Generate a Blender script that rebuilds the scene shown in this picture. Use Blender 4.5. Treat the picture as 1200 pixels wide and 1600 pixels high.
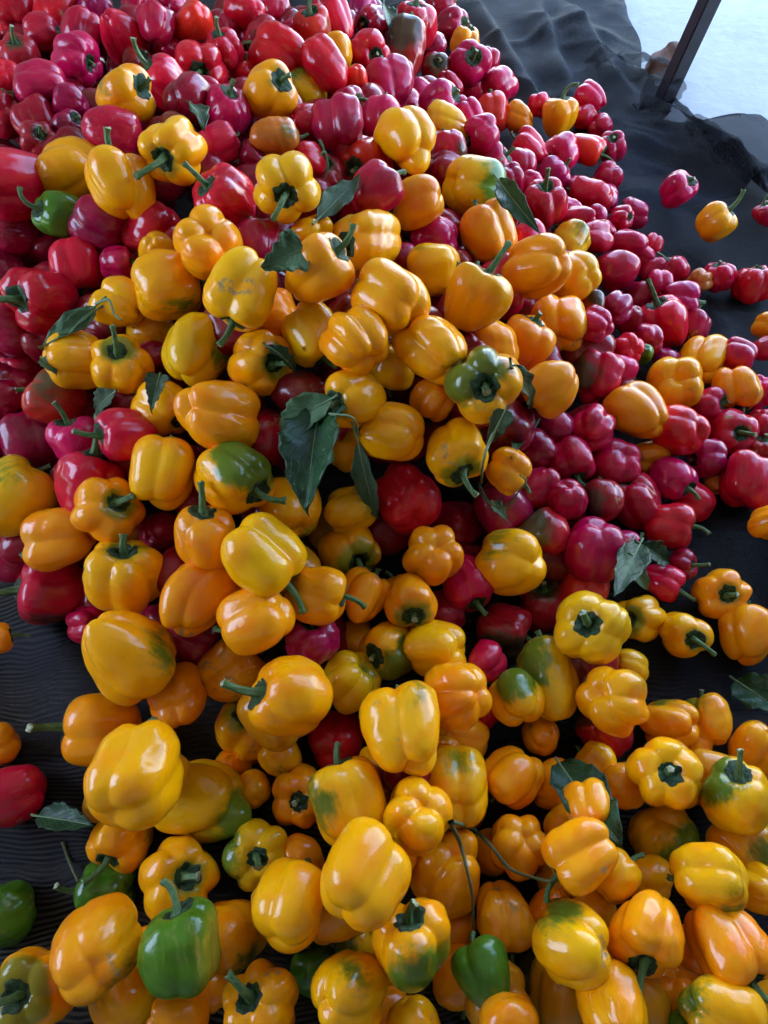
import bpy, bmesh, math, random
import numpy as np
from mathutils import Vector, Matrix, Quaternion

for o in list(bpy.data.objects): bpy.data.objects.remove(o)
scene = bpy.context.scene
COL = scene.collection
random.seed(11); rng = np.random.default_rng(11)

# ------------------------------------------------------------------ camera
cam_d = bpy.data.cameras.new('camera'); cam = bpy.data.objects.new('camera', cam_d); COL.objects.link(cam)
cam.location = (0, 0, 1.0); cam.rotation_euler = (math.radians(90-58), 0, 0)
cam_d.sensor_fit = 'VERTICAL'; cam_d.sensor_height = 36; cam_d.lens = 36*1100/1600
cam_d.clip_start = .02; cam_d.clip_end = 400
scene.camera = cam
# ------------------------------------------------------------------ world, sun, exposure
SUN_EL, SUN_AZ = math.radians(62), math.radians(265)     # azimuth measured from +Y towards +X
world = bpy.data.worlds.new('World'); scene.world = world; world.use_nodes = True
wn = world.node_tree; wn.nodes.clear()
sky = wn.nodes.new('ShaderNodeTexSky'); sky.sky_type = 'NISHITA'; sky.sun_disc = False
sky.sun_elevation = SUN_EL; sky.sun_rotation = SUN_AZ
bg = wn.nodes.new('ShaderNodeBackground'); bg.inputs[1].default_value = 0.15
wo = wn.nodes.new('ShaderNodeOutputWorld')
wn.links.new(sky.outputs[0], bg.inputs[0]); wn.links.new(bg.outputs[0], wo.inputs[0])
sun_d = bpy.data.lights.new('sun', 'SUN'); sun = bpy.data.objects.new('sun', sun_d); COL.objects.link(sun)
sun_d.energy = 3.0; sun_d.angle = math.radians(.5); sun_d.color = (1, .95, .88)
sd = Vector((math.sin(SUN_AZ)*math.cos(SUN_EL), math.cos(SUN_AZ)*math.cos(SUN_EL), math.sin(SUN_EL)))
sun.rotation_euler = sd.to_track_quat('Z', 'Y').to_euler()
scene.view_settings.view_transform = 'Standard'; scene.view_settings.look = 'None'
scene.view_settings.gamma = 1; scene.view_settings.use_curve_mapping = False
scene.view_settings.exposure = 3.76
scene.cycles.use_denoising = True
scene.cycles.max_bounces = 8; scene.cycles.transparent_max_bounces = 12
scene.cycles.caustics_reflective = False; scene.cycles.caustics_refractive = False

# ------------------------------------------------------------------ node helpers
class N:
    def __init__(s, name):
        s.m = bpy.data.materials.new(name); s.m.use_nodes = True
        s.t = s.m.node_tree; s.t.nodes.clear()
    def n(s, typ, ins=None, **kw):
        x = s.t.nodes.new(typ)
        for k, v in kw.items(): setattr(x, k, v)
        for k, v in (ins or {}).items():
            sock = x.inputs[k]
            if isinstance(v, bpy.types.NodeSocket): s.t.links.new(v, sock)
            else: sock.default_value = v
        return x
    def attr(s, name): return s.n('ShaderNodeAttribute', attribute_type='OBJECT', attribute_name=name)
    def math(s, op, a, b=0.5, clamp=False):
        return s.n('ShaderNodeMath', {0: a, 1: b}, operation=op, use_clamp=clamp).outputs[0]
    def mix(s, f, a, b, blend='MIX'):
        x = s.n('ShaderNodeMix', data_type='RGBA', blend_type=blend)
        for i, v in ((0, f), (6, a), (7, b)):
            if isinstance(v, bpy.types.NodeSocket): s.t.links.new(v, x.inputs[i])
            else: x.inputs[i].default_value = v
        return x.outputs[2]
    def noise(s, vec, scale, detail=3, rough=.5, dist=0):
        return s.n('ShaderNodeTexNoise', {'Vector': vec, 'Scale': scale, 'Detail': detail, 'Roughness': rough, 'Distortion': dist})
    def step(s, v, lo, hi):
        return s.n('ShaderNodeMapRange', {0: v, 1: lo, 2: hi, 3: 0., 4: 1.}, interpolation_type='SMOOTHSTEP').outputs[0]
    def out(s, sh):
        s.n('ShaderNodeOutputMaterial', {'Surface': sh}); return s.m
def rgb(r, g, b): return (r, g, b, 1)

def skin_material():
    N_ = N('pepper_skin')
    oc = N_.n('ShaderNodeTexCoord').outputs['Object']
    rnd = N_.n('ShaderNodeObjectInfo')
    off = N_.n('ShaderNodeVectorMath', {0: oc, 1: N_.attr('seed').outputs['Vector']}, operation='ADD').outputs[0]
    base = rnd.outputs['Color']
    # broad drift of ripeness and tiny mottling
    n1 = N_.noise(off, 2.2, 2).outputs[0]
    dark = N_.mix(1., base, N_.attr('deep').outputs['Color'], 'MULTIPLY')
    c = N_.mix(N_.step(n1, .42, .68), base, dark)
    n2 = N_.noise(off, 28, 3, .6).outputs[0]
    c = N_.mix(N_.math('MULTIPLY', N_.step(n2, .45, .75), .22), c, dark)
    # patch of another colour: dot(normalised position, patch direction) + noise
    nrm = N_.n('ShaderNodeVectorMath', {0: oc}, operation='NORMALIZE').outputs[0]
    dot = N_.n('ShaderNodeVectorMath', {0: nrm, 1: N_.attr('patch_dir').outputs['Vector']}, operation='DOT_PRODUCT').outputs['Value']
    n3 = N_.noise(off, 3.2, 4, .55).outputs[0]
    stv = N_.n('ShaderNodeMapping', {'Vector': off, 'Scale': (1, 1, .22)}).outputs[0]
    n6 = N_.noise(stv, 13, 5, .65).outputs[0]
    v = N_.math('ADD', dot, N_.math('MULTIPLY', N_.math('SUBTRACT', n3, .5), .8))
    v = N_.math('ADD', v, N_.math('MULTIPLY', N_.math('SUBTRACT', n6, .5), .55))
    v = N_.math('ADD', v, N_.attr('patch').outputs['Fac'])
    patch = N_.step(v, .80, 1.12)
    halo = N_.step(v, .55, 1.0)
    pc = N_.attr('patch_color').outputs['Color']
    c = N_.mix(N_.math('MULTIPLY', halo, .45), c, N_.mix(.5, c, pc))
    c = N_.mix(N_.math('MULTIPLY', patch, .93), c, pc)
    # greenish ring round the stalk
    ring = N_.math('ADD', N_.n('ShaderNodeVectorMath', {0: nrm, 1: (0, 0, 1)}, operation='DOT_PRODUCT').outputs['Value'], N_.math('MULTIPLY', N_.math('SUBTRACT', n3, .5), .35))
    ring = N_.math('ADD', ring, N_.attr('cap').outputs['Fac'])
    c = N_.mix(N_.math('MULTIPLY', N_.step(ring, .93, 1.12), .85), c, N_.attr('cap_color').outputs['Color'])
    # pale scars
    n4 = N_.noise(off, 1.7, 1).outputs[0]
    n5 = N_.noise(off, 9, 5, .7).outputs[0]
    sc = N_.math('MULTIPLY', N_.step(n4, .66, .72), N_.step(n5, .45, .62))
    sc = N_.math('MULTIPLY', sc, N_.attr('scar').outputs['Fac'])
    c = N_.mix(sc, c, rgb(.36, .24, .12))
    # specks
    vo = N_.n('ShaderNodeTexVoronoi', {'Vector': off, 'Scale': 9.})
    sp = N_.math('MULTIPLY', N_.math('SUBTRACT', 1., N_.step(vo.outputs['Distance'], .03, .07)), N_.step(n2, .5, .6))
    c = N_.mix(N_.math('MULTIPLY', sp, .5), c, rgb(.12, .07, .03))
    c = N_.mix(N_.math('MULTIPLY', N_.step(n6, .52, .74), .20), c, N_.mix(.5, c, rgb(.75, .55, .22)))
    film = N_.math('MULTIPLY', N_.step(N_.noise(off, 5.5, 6, .7).outputs[0], .50, .68), .5)
    fleck = N_.step(N_.noise(off, 60, 2, .5).outputs[0], .72, .78)
    c = N_.mix(N_.math('MULTIPLY', fleck, .25), c, rgb(.45, .38, .25))
    bump = N_.n('ShaderNodeBump', {'Height': N_.noise(off, 11, 4, .55).outputs[0], 'Strength': .06, 'Distance': .010})
    b2 = N_.n('ShaderNodeBump', {'Height': N_.noise(off, 70, 2, .5).outputs[0], 'Strength': .02, 'Distance': .003, 'Normal': bump.outputs[0]})
    ro = N_.math('ADD', .34, N_.math('MULTIPLY', sc, .3))
    crough0 = N_.math('ADD', N_.math('MULTIPLY', N_.noise(off, 4, 3).outputs[0], .07), N_.attr('wax').outputs['Fac'])
    crough = N_.math('ADD', crough0, N_.math('ADD', N_.math('MULTIPLY', film, .16), N_.math('MULTIPLY', fleck, .3)))
    p = N_.n('ShaderNodeBsdfPrincipled', {'Base Color': c, 'Roughness': ro, 'Normal': b2.outputs[0], 'Specular IOR Level': .06,
             'Coat Weight': .72, 'Coat Roughness': crough, 'Coat Normal': bump.outputs[0],
             'Subsurface Weight': .05, 'Subsurface Radius': (1., .42, .02), 'Subsurface Scale': .010})
    return N_.out(p.outputs[0])

def stem_material(name, a, b, rough=.5, scale=40):
    N_ = N(name)
    oc = N_.n('ShaderNodeTexCoord').outputs['Object']
    off = N_.n('ShaderNodeVectorMath', {0: oc, 1: N_.attr('seed').outputs['Vector']}, operation='ADD').outputs[0]
    st = N_.n('ShaderNodeMapping', {'Vector': off, 'Scale': (1, 1, .25)}).outputs[0]
    n1 = N_.noise(st, scale*.5, 4, .6).outputs[0]
    c = N_.mix(N_.step(n1, .35, .7), rgb(*a), rgb(*b))
    bump = N_.n('ShaderNodeBump', {'Height': n1, 'Strength': .4, 'Distance': .01})
    p = N_.n('ShaderNodeBsdfPrincipled', {'Base Color': c, 'Roughness': rough, 'Normal': bump.outputs[0], 'Specular IOR Level': .35})
    return N_.out(p.outputs[0])

SKIN = skin_material()
STEM = stem_material('stalk_green', (.055, .13, .035), (.13, .22, .08))
CALYX = stem_material('calyx_green', (.008, .026, .008), (.035, .075, .022), .65, 24)
CUT = stem_material('cut_stalk', (.50, .52, .34), (.26, .26, .14), .8, 60)

def leaf_material(name, a, b, rough):
    N_ = N(name)
    uv = N_.n('ShaderNodeTexCoord').outputs['UV']
    oc = N_.n('ShaderNodeTexCoord').outputs['Object']
    sx = N_.n('ShaderNodeSeparateXYZ', {0: uv})
    u = N_.math('ABSOLUTE', N_.math('SUBTRACT', sx.outputs[0], .5), 0)
    # side veins sweep forward from the midrib
    ph = N_.math('SUBTRACT', N_.math('MULTIPLY', sx.outputs[1], 7.), N_.math('MULTIPLY', u, 5.5))
    ph = N_.math('ADD', ph, N_.math('MULTIPLY', N_.noise(uv, 3, 2).outputs[0], .7))
    tri = N_.math('ABSOLUTE', N_.math('SUBTRACT', N_.math('FRACT', ph, 0), .5), 0)
    vein = N_.math('SUBTRACT', 1., N_.step(tri, .02, .09))
    net = N_.n('ShaderNodeTexVoronoi', {'Vector': oc, 'Scale': 160.}, feature='DISTANCE_TO_EDGE').outputs['Distance']
    netv = N_.math('SUBTRACT', 1., N_.step(net, .0, .10))
    n1 = N_.noise(oc, 30, 4).outputs[0]
    c = N_.mix(N_.step(n1, .35, .68), rgb(*a), rgb(*b))
    c = N_.mix(N_.math('MULTIPLY', vein, .45), c, rgb(b[0]*1.8, b[1]*1.7, b[2]*1.6))
    dust = N_.step(N_.noise(oc, 260, 3, .7).outputs[0], .62, .74)
    c = N_.mix(N_.math('MULTIPLY', dust, .5), c, rgb(.4, .42, .4))
    h = N_.math('SUBTRACT', N_.math('MULTIPLY', n1, .5), N_.math('ADD', N_.math('MULTIPLY', vein, .8), N_.math('MULTIPLY', netv, .15)))
    bump = N_.n('ShaderNodeBump', {'Height': h, 'Strength': .6, 'Distance': .0015})
    p = N_.n('ShaderNodeBsdfPrincipled', {'Base Color': c, 'Roughness': rough, 'Normal': bump.outputs[0], 'Specular IOR Level': .28})
    return N_.out(p.outputs[0])
LEAF_TOP = leaf_material('leaf_dark', (.007, .032, .010), (.018, .065, .018), .42)
LEAF_UNDER = leaf_material('leaf_pale', (.055, .12, .055), (.10, .18, .085), .6)
LEAF_GREY = leaf_material('leaf_grey', (.03, .065, .03), (.06, .10, .05), .65)

# ------------------------------------------------------------------ object helpers
def link(name, me, parent=None, mat=None):
    o = bpy.data.objects.new(name, me); COL.objects.link(o)
    if parent: o.parent = parent
    if mat and me is not None and not me.materials: me.materials.append(mat)
    return o
def tag(o, label=None, cat=None, group=None, kind=None):
    if label: o['label'] = label
    if cat: o['category'] = cat
    if group: o['group'] = group
    if kind: o['kind'] = kind
    return o
def mesh_from(name, verts, faces, smooth=True, uvs=None):
    me = bpy.data.meshes.new(name); me.from_pydata([tuple(v) for v in verts], [], faces)
    if smooth: me.polygons.foreach_set('use_smooth', [True]*len(me.polygons))
    if uvs is not None:
        l = me.uv_layers.new(name='UVMap')
        for i, lp in enumerate(me.loops): l.data[i].uv = uvs[lp.vertex_index]
    me.update(); return me

# ------------------------------------------------------------------ the pepper shapes
SHAPES = {  # lobes, lobe offset/radius, length, z power, taper, lobe length spread, crease sharpness, cavity depth
    'B': dict(n=(4, 3, 4), rho=(.145, .18), L=(.90, 1.04), pz=2.9, tap=(.02, .12), dz=.06, k=22, cd=.07),
    'K': dict(n=(3, 4, 3), rho=(.17, .205), L=(.94, 1.08), pz=2.6, tap=(.04, .14), dz=.09, k=22, cd=.07),
    'T': dict(n=(3, 3, 4), rho=(.145, .175), L=(.98, 1.10), pz=2.6, tap=(.20, .30), dz=.06, k=22, cd=.07),
    'P': dict(n=(5, 4, 5), rho=(.17, .215), L=(.76, .88), pz=2.5, tap=(-.04, .06), dz=.05, k=24, cd=.09),
    'R': dict(n=(3, 4, 3), rho=(.12, .15), L=(.92, 1.06), pz=2.7, tap=(.04, .16), dz=.05, k=18, cd=.08),
    'E': dict(n=(3, 3, 3), rho=(.12, .15), L=(1.30, 1.45), pz=3.0, tap=(.10, .20), dz=.05, k=14, cd=.07)}
CAV_R = .145
def pepper_mesh(code, k, nu=84, nv=54):
    s = SHAPES[code]; r = np.random.default_rng(ord(code)*100 + k)
    n = s['n'][k % 3]; L = r.uniform(*s['L']); tap = r.uniform(*s['tap']); rho = r.uniform(*s['rho'])
    wid = r.uniform(.80, 1.22, n); wid = wid/wid.sum()*2*np.pi
    phi = np.cumsum(wid) - wid/2 + r.normal(0, .04, n)
    a_r = (.5-rho)*r.uniform(.93, 1.05, n)
    a_t = (.5-rho)*(wid/(2*np.pi/n))**.6*r.uniform(.97, 1.06, n)*(1.06 if n == 3 else .98 if n == 4 else .86)
    a_z = L*.5*r.uniform(.93, 1.06, n); cz = r.uniform(-s['dz'], s['dz'], n)
    tw = r.normal(0, .22)
    bend = r.uniform(-.09, .09, 2); phs = r.uniform(0, 6, (6, 4)); fr = r.normal(size=(6, 3))*5.5
    def field(p):
        best = []
        ang = tw*p[..., 2]
        x = p[..., 0]*np.cos(ang)-p[..., 1]*np.sin(ang); y = p[..., 0]*np.sin(ang)+p[..., 1]*np.cos(ang)
        tz = p[..., 2]/(L*.5); sc = 1+tap*np.clip(tz, -1.2, 1.2)-.5*abs(tap)*np.clip(-tz, 0, 1.2)**2
        x = x/sc; y = y/sc
        for q in range(n):
            c, s_ = math.cos(phi[q]), math.sin(phi[q])
            u = x*c+y*s_-rho; v = -x*s_+y*c; w = p[..., 2]-cz[q]
            w = w*(1+.5*np.clip(.0, 0, 1))
            best.append(((u/a_r[q])**2+(v/a_t[q])**2)**1.1 + np.abs(w/a_z[q])**s['pz'])
        f = np.stack(best); m = f.min(0)
        return m - np.log(np.exp(-s['k']*(f-m)).sum(0))/s['k']
    def surf(th, t):
        d = np.stack([np.sin(t)*np.cos(th), np.sin(t)*np.sin(th), np.cos(t)+0*th], -1)
        lo = np.zeros(d.shape[:-1]); hi = np.full(d.shape[:-1], 1.4)
        for _ in range(22):
            mid = (lo+hi)/2; ins = field(d*mid[..., None]) < 1
            lo = np.where(ins, mid, lo); hi = np.where(ins, hi, mid)
        p = d*lo[..., None]
        x, y, z = p[..., 0], p[..., 1], p[..., 2]; rr = np.hypot(x, y)
        z = z - (z > 0)*s['cd']*np.exp(-(rr/CAV_R)**2.4) + (z < 0)*.03*np.exp(-(rr/.10)**2)
        for q in range(6):
            am = .008 if q < 3 else .005; g = 1 if q < 3 else 2.1
            w = am*np.sin(g*(fr[q, 0]*x+fr[q, 1]*y+fr[q, 2]*z)+phs[q, 0])
            x, y, z = x*(1+2*w), y*(1+2*w), z+w*.7
        x = x+bend[0]*(2*z/L)**2*.5; y = y+bend[1]*(2*z/L)**2*.4
        return np.stack([x, y, z], -1)
    th = np.linspace(0, 2*np.pi, nu, endpoint=False)[None, :]
    t = np.linspace(0, 1, nv)*np.pi; t = (t - .20*np.sin(2*t))[:, None]
    P = surf(th+0*t, t+0*th)
    m = (np.ptp(P[..., 0])+np.ptp(P[..., 1]))/2; P = P/m
    cav = P[0].mean(0)
    verts = [P[0].mean(0)] + list(P[1:-1].reshape(-1, 3)) + [P[-1].mean(0)]
    F = []
    for j in range(nu): F.append((0, 1+j, 1+(j+1) % nu))
    for i in range(nv-3):
        a = 1+i*nu
        for j in range(nu): F.append((a+j, a+nu+j, a+nu+(j+1) % nu, a+(j+1) % nu))
    a = 1+(nv-3)*nu; e = len(verts)-1
    for j in range(nu): F.append((a+j, e, a+(j+1) % nu))
    me = mesh_from('pepper_body_%s' % code, verts, F); me.materials.append(SKIN)
    if nu < 40: return me, Vector(cav), None
    # the calyx follows the hollow round the stalk, with a scalloped edge
    nc = 48; thc = np.linspace(0, 2*np.pi, nc, endpoint=False)[None, :]
    rim = .36*(1+.13*np.abs(np.sin(3*thc+k))+.05*np.sin(7*thc+2*k)+.04*np.sin(11*thc))
    rows = np.array([0, .25, .5, .75, .92, 1.])[:, None]
    C = surf(thc+0*rows, rows*rim)/m
    lift = np.array([.012, .012, .012, .014, .016, .004])[:, None]
    C[..., 2] += lift*(1+.35*np.sin(9*thc+k)*(rows > .5))
    C = C - np.array(cav)
    cv = [tuple(C[0].mean(0))]+[tuple(q) for q in C[1:].reshape(-1, 3)]; CF = []
    for j in range(nc): CF.append((0, 1+j, 1+(j+1) % nc))
    for i in range(4):
        a = 1+i*nc
        for j in range(nc): CF.append((a+j, a+nc+j, a+nc+(j+1) % nc, a+(j+1) % nc))
    cm = mesh_from('pepper_calyx', cv, CF); cm.materials.append(CALYX)
    return me, Vector(cav), cm
NVAR = {'B': 8, 'K': 8, 'T': 5, 'P': 8, 'R': 6, 'E': 3}
BODY = {c: [pepper_mesh(c, k) for k in range(NVAR[c])] for c in SHAPES}

def tube(path, radii, seg=12, flute=.08, nf=5, cap=True):
    path = [Vector(p) for p in path]; V = []; F = []
    t0 = (path[1]-path[0]).normalized(); up = Vector((0, 1, 0)) if abs(t0.y) < .9 else Vector((1, 0, 0))
    for i, p in enumerate(path):
        a = path[max(i-1, 0)]; b = path[min(i+1, len(path)-1)]
        tg = (b-a).normalized(); sx = up.cross(tg).normalized(); sy = tg.cross(sx)
        up = sy
        for j in range(seg):
            an = 2*math.pi*j/seg; r = radii[i]*(1+flute*math.cos(nf*an))
            V.append(p + sx*math.cos(an)*r + sy*math.sin(an)*r)
    for i in range(len(path)-1):
        for j in range(seg):
            F.append((i*seg+j, i*seg+(j+1) % seg, (i+1)*seg+(j+1) % seg, (i+1)*seg+j))
    nc = len(F)
    if cap:
        e = len(V); tg = (path[-1]-path[-2]).normalized(); V.append(path[-1] - tg*radii[-1]*.25)
        k = (len(path)-1)*seg
        for j in range(seg): F.append((k+j, k+(j+1) % seg, e))
    return V, F, nc
def stem_mesh(kind, k):
    r = random.Random(ord(kind)*10+k)
    ln = {'S': .24, 'M': .38, 'L': .60}[kind]*r.uniform(.85, 1.12)
    tot = {'S': r.uniform(.2, .7), 'M': r.uniform(.4, 1.1), 'L': (.45, 1.1, 1.9, .8)[k % 4]}[kind]
    n = 16; p = Vector((0, 0, -.015)); path = [p.copy()]; an = 0; wob = r.uniform(-.3, .3)
    for i in range(n):
        s = i/n; an = tot*(s**1.6)
        p = p + Vector((math.sin(an), wob*math.sin(s*3)*.3, math.cos(an)))*(ln/n); path.append(p.copy())
    rad = []
    for i in range(n+1):
        s = i/n; rr = .052 + .050*math.exp(-s*9) - .012*s + .016*math.exp(-((s-1)/.10)**2)
        rad.append(rr*r.uniform(.97, 1.03))
    V, F, nc = tube(path, rad, 20, .11)
    for q in range(20): V[n*20+q] = V[n*20+q] + (path[-1]-path[-2]).normalized()*r.uniform(-.012, .014)
    me = mesh_from('pepper_stem', V, F); me.materials.append(STEM); me.materials.append(CUT)
    for i in list(range(nc, len(F))): me.polygons[i].material_index = 1
    return me
STEMS = {c: [stem_mesh(c, k) for k in range(4)] for c in 'SML'}

# ------------------------------------------------------------------ colours
BASE = {'H': (.075, .19, .010), 'Y': (.92, .40, .001), 'O': (.92, .32, .002), 'L': (.84, .43, .003), 'G': (.06, .17, .010), 'R': (.62, .005, .025),
        'M': (.54, .003, .056), 'V': (.38, .002, .040), 'K': (.46, .010, .016), 'W': (.60, .15, .012), 'S': (.72, .028, .010)}  # M and V lean magenta: bluish light on the reds put into the base
DEEP = {'H': (.7, .75, .6), 'Y': (1.0, .78, .7), 'O': (.98, .74, .6), 'L': (.92, .95, .7), 'G': (.7, .7, .6), 'R': (.75, .7, .9),
        'M': (.72, .7, .8), 'V': (.7, .7, .8), 'K': (.7, .8, .9), 'W': (.8, .9, .8), 'S': (.85, .6, .8)}
PATCH = {'H': (.34, .34, .02), 'Y': (.06, .14, .010), 'O': (.07, .13, .010), 'L': (.075, .17, .010), 'G': (.16, .20, .04), 'R': (.07, .03, .012),
         'M': (.05, .045, .025), 'V': (.05, .04, .02), 'K': (.055, .06, .030), 'W': (.10, .13, .03), 'S': (.075, .070, .035)}
CAPC = {'H': (.05, .14, .01), 'Y': (.11, .20, .010), 'O': (.11, .17, .010), 'L': (.16, .26, .012), 'G': (.03, .08, .01), 'R': (.14, .03, .012),
        'M': (.10, .02, .02), 'V': (.06, .02, .02), 'K': (.05, .055, .02), 'W': (.12, .12, .02), 'S': (.14, .06, .015)}
KIND = {'H': 'green_bell_pepper', 'Y': 'yellow_bell_pepper', 'O': 'yellow_bell_pepper', 'L': 'yellow_bell_pepper', 'G': 'green_bell_pepper', 'W': 'yellow_bell_pepper'}
GROUP = {'yellow_bell_pepper': 'yellow peppers in the heap', 'red_bell_pepper': 'red peppers in the heap', 'green_bell_pepper': 'green peppers in the heap'}
def basis(axis, bend):
    z = Vector(axis).normalized(); x = Vector(bend); x = x - z*x.dot(z)
    if x.length < 1e-3: x = z.orthogonal()
    x.normalize(); y = z.cross(x)
    return Matrix((x, y, z)).transposed()
SPHERES = []
def make_pepper(row):
    (col, shape, var, roll, x, y, z, S, ax, ay, az, bx, by, bz, gx, gy, gz, gs, caps, st, stv, label) = row
    kind = KIND.get(col, 'red_bell_pepper'); r = random.Random(int(x*1e5) ^ int(y*1e5))
    body, cav, calyx = BODY[shape][var % NVAR[shape]]
    M = basis((ax, ay, az), (bx, by, bz))
    root = link(kind, None); root.location = (x, y, z)
    root.rotation_mode = 'QUATERNION'; root.rotation_quaternion = M.to_quaternion(); root.scale = (S, S, S)
    root.empty_display_size = .3
    tag(root, label, 'bell pepper', GROUP[kind])
    b = link('body', body, root); b.rotation_euler.z = roll
    Rz = Matrix.Rotation(-roll, 3, 'Z')
    j = lambda c, a: tuple(min(.95, max(.001, v*r.uniform(1-a, 1+a))) for v in c)
    base = BASE[col]; q = r.uniform(-1, 1)
    if col in 'YOL': base = (base[0]*(1+.05*q), base[1]*(1+.13*q), base[2])
    elif col in 'RMVKS': 
        s_ = r.uniform(.8, 1.2); base = (base[0]*s_, base[1], base[2]*r.uniform(.5, 1.6))
    b.color = (*j(base, .05), 1)
    b['deep'] = DEEP[col]; b['patch_color'] = j(PATCH[col], .2); b['cap_color'] = CAPC[col]
    g = Vector((gx, gy, gz))
    gl = Rz @ (M.transposed() @ g) if g.length > 0 else Vector((0, 0, 1))
    b['patch_dir'] = tuple(gl); b['patch'] = float(gs)
    b['cap'] = float(caps); b['scar'] = float(1 if r.random() < .3 else 0)
    b['wax'] = r.uniform(.025, .085); b['seed'] = (r.uniform(0, 40), r.uniform(0, 40), r.uniform(0, 40))
    cv = Matrix.Rotation(roll, 3, 'Z') @ cav
    s = link('stem', STEMS[st][stv % 4], root); s.location = cv; s['seed'] = b['seed']
    sc = r.uniform(.85, 1.1); s.scale = (sc, sc, sc)
    c = link('calyx', calyx, s); c['seed'] = b['seed']; c.rotation_euler.z = roll; c.scale = (1/sc, 1/sc, 1/sc)
    SPHERES.append((x, y, z, S*.5))
    return root

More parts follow.
